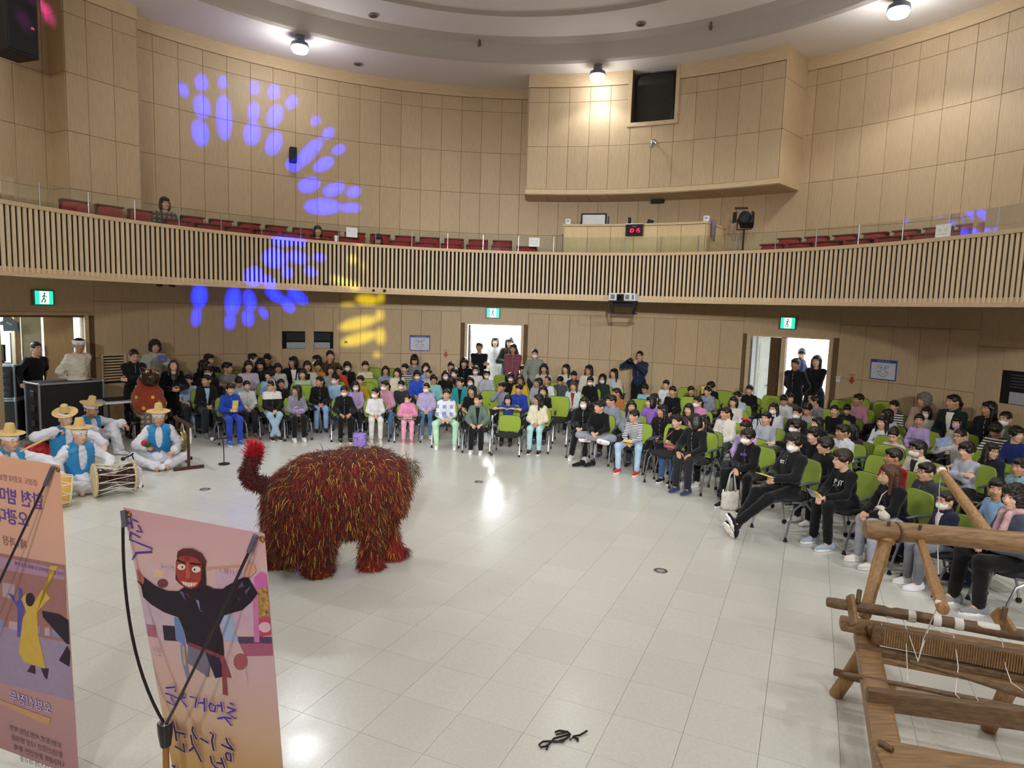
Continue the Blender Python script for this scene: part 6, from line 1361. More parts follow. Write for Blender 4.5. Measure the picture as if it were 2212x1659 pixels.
BA.poly('printed_trousers', [(850, 480), (1110, 470), (1090, 740), (845, 700)], k4, pt('d6bcb0')); BA.poly('printed_flap', [(640, 50), (630, 300), (900, 490), (915, 330), (860, 150)], k4, pt('7c7488')); BA.poly('printed_flap', [(860, 140), (920, 320), (990, 500), (1090, 480), (1065, 150)], k4, pt('2c2040')); BA.poly('printed_ribbon', [(540, 60), (600, 70), (650, 480), (630, 540), (560, 280)], k4, pt('8a86b8')); BA.poly('printed_ribbon', [(560, 80), (590, 90), (610, 330), (590, 330)], k4, pt('c8b050'))
BA.poly('printed_sash_red', [(1030, 170), (1075, 160), (1200, 495), (1130, 485), (1150, 722), (1086, 705), (1072, 320)], k4, pt('98484e')); BA.poly('printed_coat', [(222, 900), (300, 858), (420, 950), (560, 1010), (680, 1015), (760, 960), (980, 940), (1080, 985), (1180, 990), (1215, 962), (1380, 872), (1460, 850), (1574, 1040), (1505, 1130), (1400, 1225), (1195, 1285), (1140, 1400), (1178, 1540), (1192, 1690), (1190, 1740), (1040, 1700), (780, 1610), (745, 1450), (685, 1310), (520, 1250), (380, 1165), (290, 1080), (268, 960)], k3, pt('241628'))
BA.poly('printed_sash_red', [(640, 30), (1035, 185), (1060, 215), (1030, 235), (640, 75)], k4, pt('8c3c50')); BA.poly('printed_lapel', [(880, 1110), (915, 1120), (930, 1230), (975, 1245), (930, 1240)], k3, pt('8d86b4')); BA.poly('printed_lapel', [(765, 1040), (790, 1050), (840, 1110)], k3, pt('a83c44'))
for pts in ([(1340, 1060), (1385, 1140), (1355, 1100)], [(1430, 1010), (1500, 950), (1440, 1060)], [(1340, 990), (1400, 900), (1420, 960)], [(690, 1010), (740, 1020), (775, 1130)]): BA.poly('printed_fold', pts, k3, pt('5d5a80'))
BA.poly('printed_hand', [(215, 762), (250, 800), (310, 880), (290, 940), (240, 900), (225, 840)], k3, pt('b06a60')); BA.poly('printed_hand', [(1465, 670), (1480, 700), (1540, 720), (1555, 790), (1500, 850), (1450, 860), (1415, 790), (1450, 730)], k3, pt('dca48c'))
BA.poly('printed_mask', [(660, 680), (690, 620), (780, 590), (900, 610), (985, 700), (995, 930), (940, 980), (860, 990), (770, 980), (700, 930), (655, 880)], k3, pt('3a1a26')); BA.poly('printed_mask', [(662, 690), (700, 630), (780, 612), (880, 640), (950, 700), (940, 880), (900, 960), (830, 985), (760, 965), (690, 900), (655, 800)], k3, pt('a8403c')); BA.poly('printed_cap', [(668, 640), (680, 570), (740, 535), (850, 535), (950, 590), (1000, 680), (985, 740), (960, 690), (880, 640), (780, 605), (700, 630)], k3, pt('5e2c2a'))
for c, r in (((722, 742), (46, 34)), ((888, 770), (50, 36))): BA.ell('printed_eye', c, r, k3, pt('e8dccb'))
for c in ((733, 742), (870, 770)): BA.ell('printed_pupil', c, (10, 12), k3, pt('2a1a20'))
BA.poly('printed_brow', [(675, 655), (770, 690), (760, 710), (672, 672)], k3, pt('2a1420')); BA.poly('printed_brow', [(820, 690), (945, 705), (940, 725), (825, 712)], k3, pt('2a1420')); BA.poly('printed_nose', [(785, 680), (805, 690), (830, 850), (800, 880), (765, 860)], k3, pt('c45a4c')); BA.ell('printed_wart', (790, 640), (28, 30), k3, pt('8c2c30')); BA.poly('printed_mouth', [(690, 880), (760, 890), (930, 905), (900, 960), (830, 985), (760, 960)], k3, pt('c23c3c')); BA.poly('printed_teeth', [(725, 900), (800, 915), (905, 915), (880, 950), (810, 965), (750, 940)], k3, pt('ecdcd0'))
for x in (760, 790, 820, 850, 878): BA.poly('printed_gap', [(x, 908), (x+4, 908), (x+4, 962), (x, 962)], k3, pt('6a3038'))
pu = pt('5636a0'); pk = pt('3c2144'); po = pt('dcc4e2')
for w, m in ((.020, po), (.013, pu)):
    pass
for pts in ([(85, 205), (150, 165), (175, 310)], [(85, 250), (150, 245), (180, 305)], [(180, 205), (235, 235)], [(240, 270), (285, 350), (225, 335)], [(150, 345), (265, 410)], [(100, 370), (108, 385)], [(160, 360), (145, 430), (270, 480), (395, 530), (390, 570), (220, 580), (145, 655)]): BA.stroke(pts, k3, .0085, pu)
zt = [[(370, 610), (490, 600), (490, 660)], [(365, 680), (440, 700), (530, 745)], [(380, 780), (500, 845), (430, 720)], [(610, 670), (560, 750), (640, 850)], [(560, 740), (620, 730)], [(680, 720), (770, 740), (745, 865)], [(865, 740), (870, 915)], [(790, 800), (860, 800)], [(945, 800), (1010, 840), (1000, 910), (945, 900), (930, 840), (945, 800)], [(1080, 785), (1100, 920)], [(1025, 830), (1080, 840)], [(1195, 800), (1235, 820)], [(1155, 850), (1270, 890)], [(1270, 890), (1160, 930), (1270, 1000)], [(1035, 1000), (1130, 980), (1215, 1000)], [(1130, 985), (1215, 1090)]]
for p in zt: BA.stroke(p, k4, .0165, po, 'lettering_outline')
for p in zt: BA.stroke(p, k4, .0095, pu)
bk = [[(1150, 1240), (1170, 1300), (1245, 1400)], [(1245, 1400), (1090, 1325)], [(1150, 1430), (1210, 1440), (1215, 1540), (1165, 1520), (1145, 1440)], [(1030, 1560), (1110, 1570)], [(1085, 1490), (1145, 1659)], [(950, 1470), (970, 1560), (1020, 1620), (1090, 1645)], [(945, 1170), (990, 1200), (970, 1280), (995, 1405)], [(825, 1245), (925, 1305)], [(730, 1100), (720, 1150), (740, 1190), (780, 1260)], [(700, 1200), (720, 1310), (840, 1550)], [(680, 1410), (740, 1360)], [(475, 1030), (500, 1150), (520, 1280)], [(495, 1160), (630, 1195), (620, 1240)], [(495, 1345), (630, 1420), (605, 1310)], [(460, 1600), (500, 1590), (480, 1659)]]
for p in bk: BA.stroke(p, k4, .019, po, 'lettering_outline')
for p in bk: BA.stroke(p, k4, .011, pk)
BA.text('한', (310, 150), k4, .05, pt('c9a4b4'))
BA.frame((357, 1567))
tr = at(129, 1005, ZB); tl = at(0, 985, ZB); uu = (tr-tl).normalized()
BB = Banner(tr-uu*.66, tr, (0, .02, -1), 1.68, 'peach banner with mirrored Korean lettering cut off by the left edge', grad_mat('banner_peach', [(0, 'efb597'), (.3, 'e0b09c'), (.5, 'cfa39c'), (1, 'b98c92')], 1.66))
kA = (0, 970, 180/905); kB = (0, 1280, 180/788)
BB.poly('printed_photo', [(-400, 1060), (0, 1130), (712, 1262), (720, 1659), (760, 2650), (-400, 2400)], kA, pt('a87674')); BB.poly('printed_photo_floor', [(-300, 270), (0, 310), (390, 420), (660, 480), (690, 1022), (0, 850), (-300, 780)], kB, pt('a492b0')); BB.poly('printed_photo_banner', [(-300, 1120), (0, 1165), (700, 1310), (705, 1425), (0, 1300), (-300, 1250)], kA, pt('b78fae')); BB.poly('printed_window', [(30, 1450), (160, 1470), (160, 1640), (30, 1600)], kA, pt('b8a4b4'))
for x in (20, 110, 150, 360, 450, 520, 560): BB.poly('printed_spectator', [(x-22, 250+x*.18), (x+20, 250+x*.18), (x+26, 330+x*.18), (x-26, 320+x*.18)], kB, pt('c3a8b4' if x % 20 else '8a94b8'))
BB.poly('printed_blue_dancer', [(75, 0), (130, 20), (150, 90), (180, 70), (180, -60), (215, -20), (215, 70), (240, 130), (205, 300), (195, 420), (165, 420), (170, 150), (130, 80)], kB, pt('5a58b0')); BB.poly('printed_yellow_dancer', [(390, -10), (440, -60), (555, -250), (480, -255), (445, 10), (480, 50), (355, 180), (365, 400), (435, 715), (340, 690), (230, 650), (180, 560), (220, 240), (255, 180), (205, 60), (240, 10), (300, 100), (335, 80)], kB, pt('d9b44e')); BB.ell('printed_head', (288, 65), (42, 65), kB, pt('33203a')); BB.poly('printed_boots', [(295, 685), (335, 690), (340, 770), (260, 745)], kB, pt('3c2840')); BB.poly('printed_boots', [(390, 715), (465, 715), (450, 820), (425, 800)], kB, pt('3c2840'))
BB.poly('printed_black_cloth', [(400, 170), (560, 200), (650, 260), (660, 490), (630, 480), (480, 310), (410, 230)], kB, pt('2e2036')); BB.poly('printed_black_cloth', [(640, 500), (668, 560), (660, 700), (560, 640)], kB, pt('2e2036'))
mv = pt('9a6670'); BB.text('경상도 오광대 탈놀이', (415, 375), kA, .037, mv); bp_ = pt('6a50a6'); BB.text('합천 밤마리', (478, 590), kA, .092, bp_, .0014); BB.text('오광대', (318, 785), kA, .092, bp_, .0014); BB.text('제1과장', (300, 1050), kA, .058, mv, .0004); BB.text('전국 합천 밤마리 오광대 탈춤축제', (700, 1365), kA, .026, pt('7a4a78'))
BB.poly('printed_brush', [(-100, 960), (0, 1010), (490, 1190), (465, 1255), (0, 1050)], kB, pt('d0a27a')); BB.text('오방신장무', (495, 1110), kB, .072, pt('5e52a8'), .0022); BB.text('오방신장무', (495, 1110), kB, .072, pt('ddd0ee'), .0)
for i, l in enumerate(('오방(동방,서방,남방,북방,', '중앙)신장은 다섯 방위를', '나타내며 중앙신인 황제', '장군이 다스려 마귀를', '쫓아내며 오방을')): BB.text(l, (590+12*i, 1450+92*i), kB, .040, pt('5c4a5c'))
BB.frame((-120, 1540), False, True)
# ================================================================ the loom
M_LW = mat('loom_wood', '8c6c48', .5, .32, 5, .35, stretch=(1.2, 11, 11)); M_LW2 = mat('loom_wood_dark', '6b5138', .55, .35, 6, .35, stretch=(1.2, 11, 11)); M_LW3 = mat('loom_wood_pale', 'a07a4c', .5, .28, 6, .3, stretch=(9, 9, 2)); M_THR = mat('cotton_thread', 'e6e2d8', .8)
Lo = at(2020, 1500, 0); loom = thing('wooden_loom', 'old wooden hand loom with white warp threads at the lower right', 'loom', Lo)
def lm_(px, py, z): return at(px, py, z)-Lo
def lbar(name, a, c, w, h, m=M_LW, bev=.012, ext=0): 
    a = lm_(*a); c = lm_(*c); d = (c-a).normalized(); b = MB(); b.bar(a, c+d*ext, w, h, bev=bev); return b.build(name, m, loom)
def ltube(name, a, c, r, m=M_LW, ext=0, n=12):
    a = lm_(*a); c = lm_(*c); d = (c-a).normalized(); L = (c-a).length+ext; rr = r if hasattr(r, '__len__') else (r, r); wig = Vector((0, 0, .004)); b = MB(); b.tube([a-d*.004, a, a+d*L*.03, a+d*L*.35+wig, a+d*L*.7-wig, a+d*L*.98, a+d*L, a+d*(L+.004)], [rr[0]*.55, rr[0]*.85, rr[0], rr[0]*.98, rr[1]*1.02, rr[1], rr[1]*.85, rr[1]*.5], n); return b.build(name, m, loom, True)
sb = lbar('side_beam', (1868, 1368, .46), (1932, 1720, .46), .14, .10, M_LW, .02, .6)
ltube('leg', (1884, 1385, .44), (1803, 1503, .0), (.052, .045), M_LW3); ltube('leg', (2196, 1455, .44), (2133, 1578, .0), (.052, .045), M_LW3)
lbar('stretcher', (1800, 1450, .2), (1935, 1490, .18), .03, .05, M_LW2)
bc = lbar('back_crossbar', (1814, 1345, .55), (2212, 1412, .55), .10, .085, M_LW, .02, .35)
lbar('front_plank', (1872, 1507, .52), (2212, 1553, .52), .055, .115, M_LW2, .01, .35)
lbar('cross_rail', (1850, 1398, .50), (2212, 1465, .50), .06, .05, M_LW2, .012, .35); lbar('cross_rail', (1862, 1416, .46), (2212, 1484, .46), .05, .04, M_LW, .012, .35)
be = lbar('seat_board', (1893, 1640, .50), (2212, 1700, .50), .30, .06, M_LW, .03, .4)
ltube('peg', (1900, 1605, .54), (1928, 1618, .55), .016, M_LW2)
ltube('warp_beam', (1786, 1300, .70), (2212, 1372, .70), .036, M_LW2, .35)
for (x, y), w in (((1921, 1322), .05), ((1969, 1331), .045), ((2023, 1340), .045), ((2070, 1348), .05), ((2133, 1358), .12)):
    c = lm_(x, y, .70); d = (lm_(2212, 1372, .7)-lm_(1786, 1300, .7)).normalized(); b = MB(); b.tube([c-d*w/2, c-d*w/4, c+d*w/4, c+d*w/2], [.0385, .040, .040, .0385], 14); b.build('cloth_wrap', M_THR, loom, True)
ltube('post', (1866, 1335, .58), (1914, 1165, 1.06), (.042, .048), M_LW3, n=8)
b = MB(); a, c = lm_(1912, 1172, 1.04), lm_(1914, 1162, 1.07); b.tube([a, a*.5+c*.5, c], [.06, .064, .06], 10); b.build('post_collar', M_LW3, loom, True)
tb = ltube('top_beam', (1868, 1143, 1.12), (2212, 1172, 1.12), (.070, .075), M_LW, .5, 14)
b = MB(); a, c = lm_(1934, 1150, 1.12), lm_(1938, 1150, 1.12); b.tube([a, c], .076, 14); b.build('groove_band', M_LW2, loom, True)
for px, py in ((1919, 1136), (1987, 1144)): ltube('peg', (px, py, 1.17), (px+2, py-10, 1.21), .011, M_LW2)
ltube('rocking_arm', (1985, 1160, 1.08), (2038, 1318, 1.02), (.030, .036), M_LW3, n=8); b = MB(); a = Vector(atd(2140, 1160, 4.72))-Lo; c = Vector(atd(2030, 1012, 5.4))-Lo; d = (c-a).normalized(); b.tube([a-d*.05, a, a*.5+c*.5, c, c+d*.01], [.03, .042, .04, .03, .02], 10); b.build('bow_arm', M_LW3, loom, True)
b = MB(); b.tube([c-d*.02, c-d*.05], [.036, .036], 8); b.tube([c-d*.03+Vector((0, 0, .0)), c+Vector((-.02, -.05, -.12)), c+Vector((-.03, -.1, -.5)), Vector(atd(2027, 1240, 4.6))-Lo], .0035, 5); b.build('cord', M_THR, loom, True, 'stuff')
lbar('beam_end_board', (1836, 1285, .78), (1846, 1350, .62), .03, .10, M_LW, .014); ltube('peg', (1853, 1302, .74), (1857, 1274, .82), .016, M_LW2); lbar('beam_end_board', (2150, 1318, .80), (2185, 1372, .70), .03, .11, M_LW3, .014); ltube('peg', (2166, 1340, .78), (2172, 1312, .86), .016, M_LW2)
rd = lbar('reed_beam', (1884, 1368, .60), (2212, 1432, .60), .05, .125, M_LW2, .012, .35)
a = lm_(1900, 1370, .60); c = lm_(2212, 1432, .60); d = (c-a); b = MB(); pn_ = Vector((d.y, -d.x, 0)).normalized()
for i in range(66): q = a+d*(i/56); b.box(q+pn_*.027, (.0045, .012, .112), (0, 0, math.atan2(d.y, d.x)))
b.build('reed_teeth', M_LW3, loom, kind='stuff')
lbar('reed_end', (1884, 1352, .62), (1891, 1384, .50), .05, .05, M_LW, .012); b = MB(); q = lm_(1890, 1380, .5); b.tube([q+Vector((.035*math.cos(t), .035*math.sin(t), .004*k)) for k, t in enumerate([i*.7 for i in range(28)])], .004, 5); b.build('binding_cord', M_ROPE, loom, True)
ltube('heddle_stick', (1966, 1430, .60), (2212, 1500, .52), (.013, .02), M_LW2, .2); ltube('heddle_rod', (1822, 1455, .50), (2212, 1532, .52), (.013, .02), M_LW2, .3)
b = MB(); a = lm_(1905, 1468, .5); c = lm_(2212, 1530, .52); dd = c-a; n_ = 90
for i in range(n_): q = a+dd*(i/n_); b.tube([q+Vector((0, 0, .0)), q+Vector((.01, -.07, -.02))], .0028, 4, False)
b.build('heddle_fringe', mat('fringe_tan', '9c7a4c', .8), loom, kind='stuff')
for pts in ([(1885, 1305, .74), (1888, 1325, .68)], [(1932, 1312, .74), (1952, 1342, .66), (1965, 1375, .64), (1983, 1428, .60)], [(1996, 1322, .74), (2010, 1352, .66), (2035, 1366, .66), (2060, 1372, .66), (2070, 1440, .56), (2064, 1500, .54), (2085, 1520, .53), (2115, 1517, .54), (2108, 1505, .55)], [(2027, 1305, 1.02), (2010, 1345, .66), (1982, 1430, .6)], [(2027, 1305, 1.02), (1995, 1380, .7), (1984, 1426, .6)], [(2120, 1340, .74), (2140, 1368, .66), (2165, 1382, .66), (2172, 1440, .58), (2185, 1475, .56), (2210, 1492, .55)], [(1957, 1378, .6), (1961, 1470, .5), (1975, 1485, .5), (1992, 1478, .5)], [(1985, 1535, .4), (2030, 1628, .1)], [(1960, 1435, .5), (1970, 1560, .2), (1980, 1600, .05)], [(2015, 1318, .72), (2020, 1336, .68)], [(2040, 1322, .74), (2044, 1345, .66)], [(2086, 1338, .74), (2092, 1352, .68)]):
    b = MB(); b.tube([lm_(*p) for p in pts], .0028, 5); b.build('thread', M_THR, loom, True)
b = MB(); b.add(*ico(lm_(2027, 1302, 1.04), (.02, .02, .018))); b.build('knot', M_THR, loom, True)
# ================================================================ balcony seats and control booth
M_RED = mat('seat_red', '9c2026', .8, .1, 40, .3, sheen=.2); M_SHELL = mat('seat_shell_brown', '5a3024', .5)
for r0, r1, z1 in ((7.42, 8.12, 3.15),): b = MB(); b.arc(r0, r1, 3.0, z1, -96, 96); b.build('riser', M_TRIM, bal)
def seat_proto():
    t = thing('auditorium_seat', 'x', 'seat', (0, 0, -5))
    v, f = net([el((0, .05, .68), (.27, .06, .36)), el((0, .05, .6), (.25, .06, .36))], .022, .04, [lambda X: np.abs(X[..., 0])-.225, lambda X: X[..., 2]-.93, lambda X: .42-X[..., 2]]); link('back_cushion', npmesh('back_cushion', (v, f)), M_RED, t)
    b = MB(); b.box((0, .115, .66), (.48, .03, .60), (R_(-4), 0, 0), bev=.02); b.build('back_shell', M_SHELL, t); b = MB(); b.box((0, .06, .945), (.48, .12, .035), bev=.014); b.build('back_cap', M_SHELL, t)
    v, f = net([el((0, -.15, .43), (.25, .25, .08))], .024, .03, [lambda X: np.abs(X[..., 0])-.225]); link('seat_cushion', npmesh('seat_cushion', (v, f)), M_RED, t)
    for s in (-1, 1):
        b = MB(); b.box((s*.255, -.1, .3), (.03, .3, .6), bev=.01); b.build('side_panel', M_SHELL, t); b = MB(); b.box((s*.255, -.12, .62), (.05, .32, .03), bev=.01); b.build('armrest', M_SHELL, t)
    return t
SP = seat_proto(); first = [1]
ORD = 'first second third fourth fifth sixth seventh eighth ninth tenth eleventh twelfth thirteenth fourteenth fifteenth sixteenth'.split(); CNT = {}
def bseat(r, th, ztop, label, grp):
    p = pol(r, th, ztop-.96); CNT[grp] = CNT.get(grp, -1)+1; label = ORD[CNT[grp]]+' '+label.replace('red seat', 'red seat from the left')
    if first: first.clear(); c = SP; c.location = p; c.rotation_euler = (0, 0, R_(-th)); c['label'] = label
    else: c = dup(SP, p, R_(-th), label)
    c['group'] = grp
G1 = 'front balcony row left of the booth'; G2 = 'back balcony row left of the booth'; G3 = 'front balcony row right of the booth'; G4 = 'back balcony row right of the booth'
for i in range(14):
    th = -53.04+4.37*i
    if abs(th+33) < 1.5 or abs(th+23) < 1.2: continue
    bseat(7.68, th, 4.1, 'red seat in the front balcony row left of the control booth', G1)
for th in [-63.0, -58.85, -54.9]+[-48.3+3.98*i for i in range(13)]: bseat(8.5, th, 4.3, 'red seat in the rear balcony row left of the control booth', G2)
for i in range(7): bseat(7.68, 44.65+4.27*i, 4.1, 'red seat in the front balcony row right of the control booth', G3)
for i in range(7): bseat(8.5, 44.6+3.87*i, 4.3, 'red seat in the rear balcony row right of the control booth', G4)
# booth
bt = thing('control_booth', 'oak panelled control booth on the balcony below the boxed-out wall', 'booth')
M_BOOTH = wood('booth_oak', 'd2b98c')
TB0, TB1 = 10.6, 35.0
b = MB(); b.arc(7.37, 7.41, 3.0, 4.54, TB0, TB1); b.build('front_core', M_SEAM, bt); b = MB(); b.arc(7.33, 7.44, 4.535, 4.58, TB0-.15, TB1+.15); b.build('top_edge', M_TRIM, bt)
nb = 6
for k in range(nb): c0 = TB0+(TB1-TB0)/nb*k; panel(bt, 7.35, c0, c0+(TB1-TB0)/nb, 3.0, 4.53, M_BOOTH)
for th in (TB0, TB1):
    b = MB(); b.box((0, 0, 0), (.05, 1.2, 1.54), bev=.004); b.build('side_wall', M_BOOTH, bt, loc=pol(7.98, th, 3.77), rot=(0, 0, R_(-th)))
    b = MB(); b.box((0, 0, 0), (.08, 1.25, .045), bev=.006); b.build('side_cap', M_TRIM, bt, loc=pol(7.98, th, 4.56), rot=(0, 0, R_(-th)))
# clock
p = onc(1371, 497, 7.30); th = ang(p); ck = thing('digital_clock', 'black digital wall clock with red digits on the control booth front', 'clock', p, R_(-th))
b = MB(); b.box((0, 0, 0), (.40, .05, .26), bev=.012); b.build('case', mat('clock_black', '17110f', .3), ck); b = MB(); b.box((0, 0, .125), (.40, .055, .02), bev=.005); b.build('top_trim', M_ALU, ck)
b = MB(); b.prism(rrect(.28, .10, .015), .004, Euler((R_(90), 0, 0)).to_matrix(), (0, -.026, -.01)); b.build('display', mat('display_dark_red', '3a0612', .2), ck)
def seg7(ch, x0, w=.04, h=.075):
    S = {'1': 'bc', '0': 'abcdef', '5': 'afgcd'}[ch]; B = MB(); t = .009; sl = .1
    G = {'a': ((0, h), (w, h)), 'b': ((w, h), (w, h/2)), 'c': ((w, h/2), (w, 0)), 'd': ((0, 0), (w, 0)), 'e': ((0, 0), (0, h/2)), 'f': ((0, h/2), (0, h)), 'g': ((0, h/2), (w, h/2))}
    for s in S:
        (xa, ya), (xb, yb) = G[s]; B.bar((x0+xa+ya*sl, -.032, ya-.048), (x0+xb+yb*sl, -.032, yb-.048), t, .004, up=(0, 1, 0))
    o = B.build('digit', mat('led_red', 'ff2050', .4, 0, emit=3.0), ck); o['kind'] = 'stuff'
for c, x in (('1', -.135), ('0', -.075), ('1', .01), ('5', .075)): seg7(c, x)
for z in (-.028, .006): b = MB(); b.box((-.012, -.032, z), (.012, .004, .012)); b.build('colon_dot', MATS['led_red'], ck)
text('lettering', 'SOLO', .032, mat('print_gold', 'c9b878', .5), ck, Matrix.Translation((0, -.0265, .075)) @ Euler((R_(90), 0, 0)).to_matrix().to_4x4())
# things on the booth
def onbooth(name, px, label, cat, z=4.58): p = onc(px, 484, 7.40); return thing(name, label, cat, pol(7.42, ang(p), z), R_(-ang(p)))
for px, lab in ((1227, 'small white router box on the left end of the booth'), (1525, 'small white box on the right end of the booth')):
    t = onbooth('white_box', px, lab, 'box'); b = MB(); b.box((0, 0, .06), (.12, .08, .12), bev=.01); b.build('case', mat('plastic_white', 'd8dadc', .4), t); b = MB(); b.box((0, -.042, .07), (.05, .006, .04), bev=.002); b.build('label_plate', mat('grey_label', '9aa0a4', .5), t)
th = ang(onc(1285, 470, 7.9)); t = thing('equipment_case', 'white equipment case with black edges behind the booth', 'case', pol(7.75, th, 4.30), R_(-th)); b = MB(); b.box((0, .2, .28), (.56, .4, .56), bev=.006); b.build('body', mat('case_white', 'd5d9dd', .4), t)
for x, y in ((-.28, 0), (.28, 0), (.28, .4)): b = MB(); b.box((x, y, .28), (.035, .035, .57), bev=.004); b.build('edge', M_RUB, t)
b = MB(); b.box((0, 0, .56), (.57, .035, .03), bev=.004); b.build('edge', M_RUB, t)
b = MB(); b.box((0, .2, -.3), (.6, .5, .6), bev=.01); b.build('shelf', M_SHELL, t)
for px, h, w, lab in ((1360, .16, .05, 'black speaker edge behind the clock'), (1404, .1, .12, 'black desk monitor tilted behind the booth')):
    th = ang(onc(px, 478, 7.6)); t = thing('desk_monitor', lab, 'monitor', pol(7.6, th, 4.5), R_(-th)); b = MB(); b.box((0, 0, .06+h/2), (w, .1, h+.06), (0, R_(18 if w > .1 else 0), 0), bev=.005); b.build('case', M_RUB, t); b = MB(); b.box((0, .02, -.2), (.06, .06, .5), bev=.005); b.build('stand', M_RUB, t)
v, f = net([el((0, 0, -.02), (.10, .035, .05)), rc((-.05, -.04, -.04), (-.04, -.045, -.34), .03, .025), rc((.05, -.04, -.04), (.06, -.045, -.4), .03, .022), rc((0, -.045, -.1), (0, -.05, -.3), .045, .03)], .012, .03, (), wob(.006, 60)); th = 34.6
tag(link('draped_coat', npmesh('draped_coat', (v, f)), mat('coat_grey_violet', '6f6a78', .85, .3, 5, .3), None, pol(7.62, 35.3, 4.62), (0, 0, R_(-35+90))), 'grey and dark coat draped over the right side of the booth', 'coat')
# stage spotlight on a tripod
p = onc(1604, 540, 7.62); th = ang(p); t = thing('stage_spotlight', 'black stage spotlight with barn doors on a stand at the balcony', 'spotlight', pol(7.62, th, 3.15), R_(-th))
b = MB(); b.tube([(0, 0, 0), (0, 0, 1.25)], .022, 8); b.build('pole', M_RUB, t)
b = MB(); b.lathe([(.12, -.16), (.13, 0), (.12, .14)], 16, (0, 0, 1.47), Euler((R_(78), 0, R_(25))).to_matrix()); b.build('lamp_body', M_RUB, t, True)
b = MB(); b.tube([(-.15, 0, 1.47), (-.15, 0, 1.26), (.15, 0, 1.26), (.15, 0, 1.47)], .014, 6); b.build('yoke', M_RUB, t, True)
for c, d, r in (((0.0, -.2, 1.66), (.26, .2, .008), (R_(20), 0, R_(25))), ((.12, -.16, 1.32), (.26, .2, .008), (R_(-30), 0, R_(25))), ((.22, -.13, 1.48), (.008, .2, .22), (0, 0, R_(5))), ((-.12, -.22, 1.48), (.008, .2, .22), (0, 0, R_(45)))): b = MB(); b.box(c, d, r, .002); b.build('barn_door', M_RUB, t)
for k in range(3): a = 2*math.pi*k/3; b = MB(); b.tube([(0, 0, .35), (.25*math.cos(a), .25*math.sin(a), .01)], .012, 6); b.build('tripod_leg', M_RUB, t)
# papers taped on the glass, cup, bottle
def paper(px, py, lab, w=.24, h=.2):
    p = onc(px, py, RP+.008); th = ang(p); t = thing('paper_notice', lab, 'paper', p, R_(-th)); b = MB(); b.box((0, 0, 0), (w, .002, h)); b.build('sheet', mat('paper_white', 'e2e6e6', .7), t)
    for x in (-.05, .05):
        for r in range(2): b = MB(); b.box((x, -.0015, .03-.02*r), (.035, .001, .008)); b.build('print_line', mat('print_grey', 'a9b2b6', .7), t)
    b = MB(); b.box((0, -.0015, -.04), (.14, .001, .008)); b.build('print_line', MATS['print_grey'], t)
paper(760, 502, 'white paper notice on the glass near the seated balcony woman'); paper(1154, 523, 'white paper notice on the glass left of the booth'); paper(2037, 500, 'white paper notice on the glass at the right', .26, .22)
p = onc(726, 522, RP+.03); t = thing('paper_cup', 'white paper cup on the balcony rail', 'cup', (p.x, p.y, 3.93)); b = MB(); b.lathe([(.03, 0), (.04, .11), (.043, .115)], 14); b.build('cup', mat('cup_white', 'e6e8ea', .5), t, True); b = MB(); b.lathe([(.044, .113), (.044, .125), (.03, .13)], 14); b.build('lid', mat('lid_white', 'f0f0f0', .4), t, True)
# ================================================================ fixtures on the walls
M_EXF = mat('sign_frame_grey', '6a7278', .4); M_EXG = mat('exit_green', '25c9a0', .4, 0, emit=1.6); M_EXW = mat('exit_white', 'd8fff4', .4, 0, emit=2.2)
for px, py, lab in ((93, 643, 'green exit sign above the left doorway'), (1065, 676, 'green exit sign above the white doorway'), (1703, 698, 'green exit sign above the daylight doorway')):
    p = onc(px, py, RW-.03); th = ang(p); t = thing('exit_sign', lab, 'exit sign', p, R_(-th)); b = MB(); b.box((0, .0, 0), (.38, .06, .27), bev=.008); b.build('frame', M_EXF, t); b = MB(); b.box((0, -.032, 0), (.31, .006, .24), bev=.002); b.build('green_face', M_EXG, t); b = MB(); b.box((0, -.036, 0), (.16, .004, .22)); b.build('white_panel', M_EXW, t)
    b = MB(); b.add(*ico((0.005, -.04, .075), (.018, .004, .018))); b.tube([(.0, -.04, .055), (-.01, -.04, -.01), (.02, -.04, -.05), (-.005, -.04, -.09)], .012, 5); b.tube([(-.01, -.04, -.01), (-.04, -.04, -.05), (-.05, -.04, -.09)], .011, 5); b.tube([(-.035, -.04, .0), (-.02, -.04, .04), (.03, -.04, .03), (.045, -.04, 0)], .008, 5); o = b.build('running_figure', mat('exit_dark_green', '127a5c', .4), t, True); o['kind'] = 'stuff'
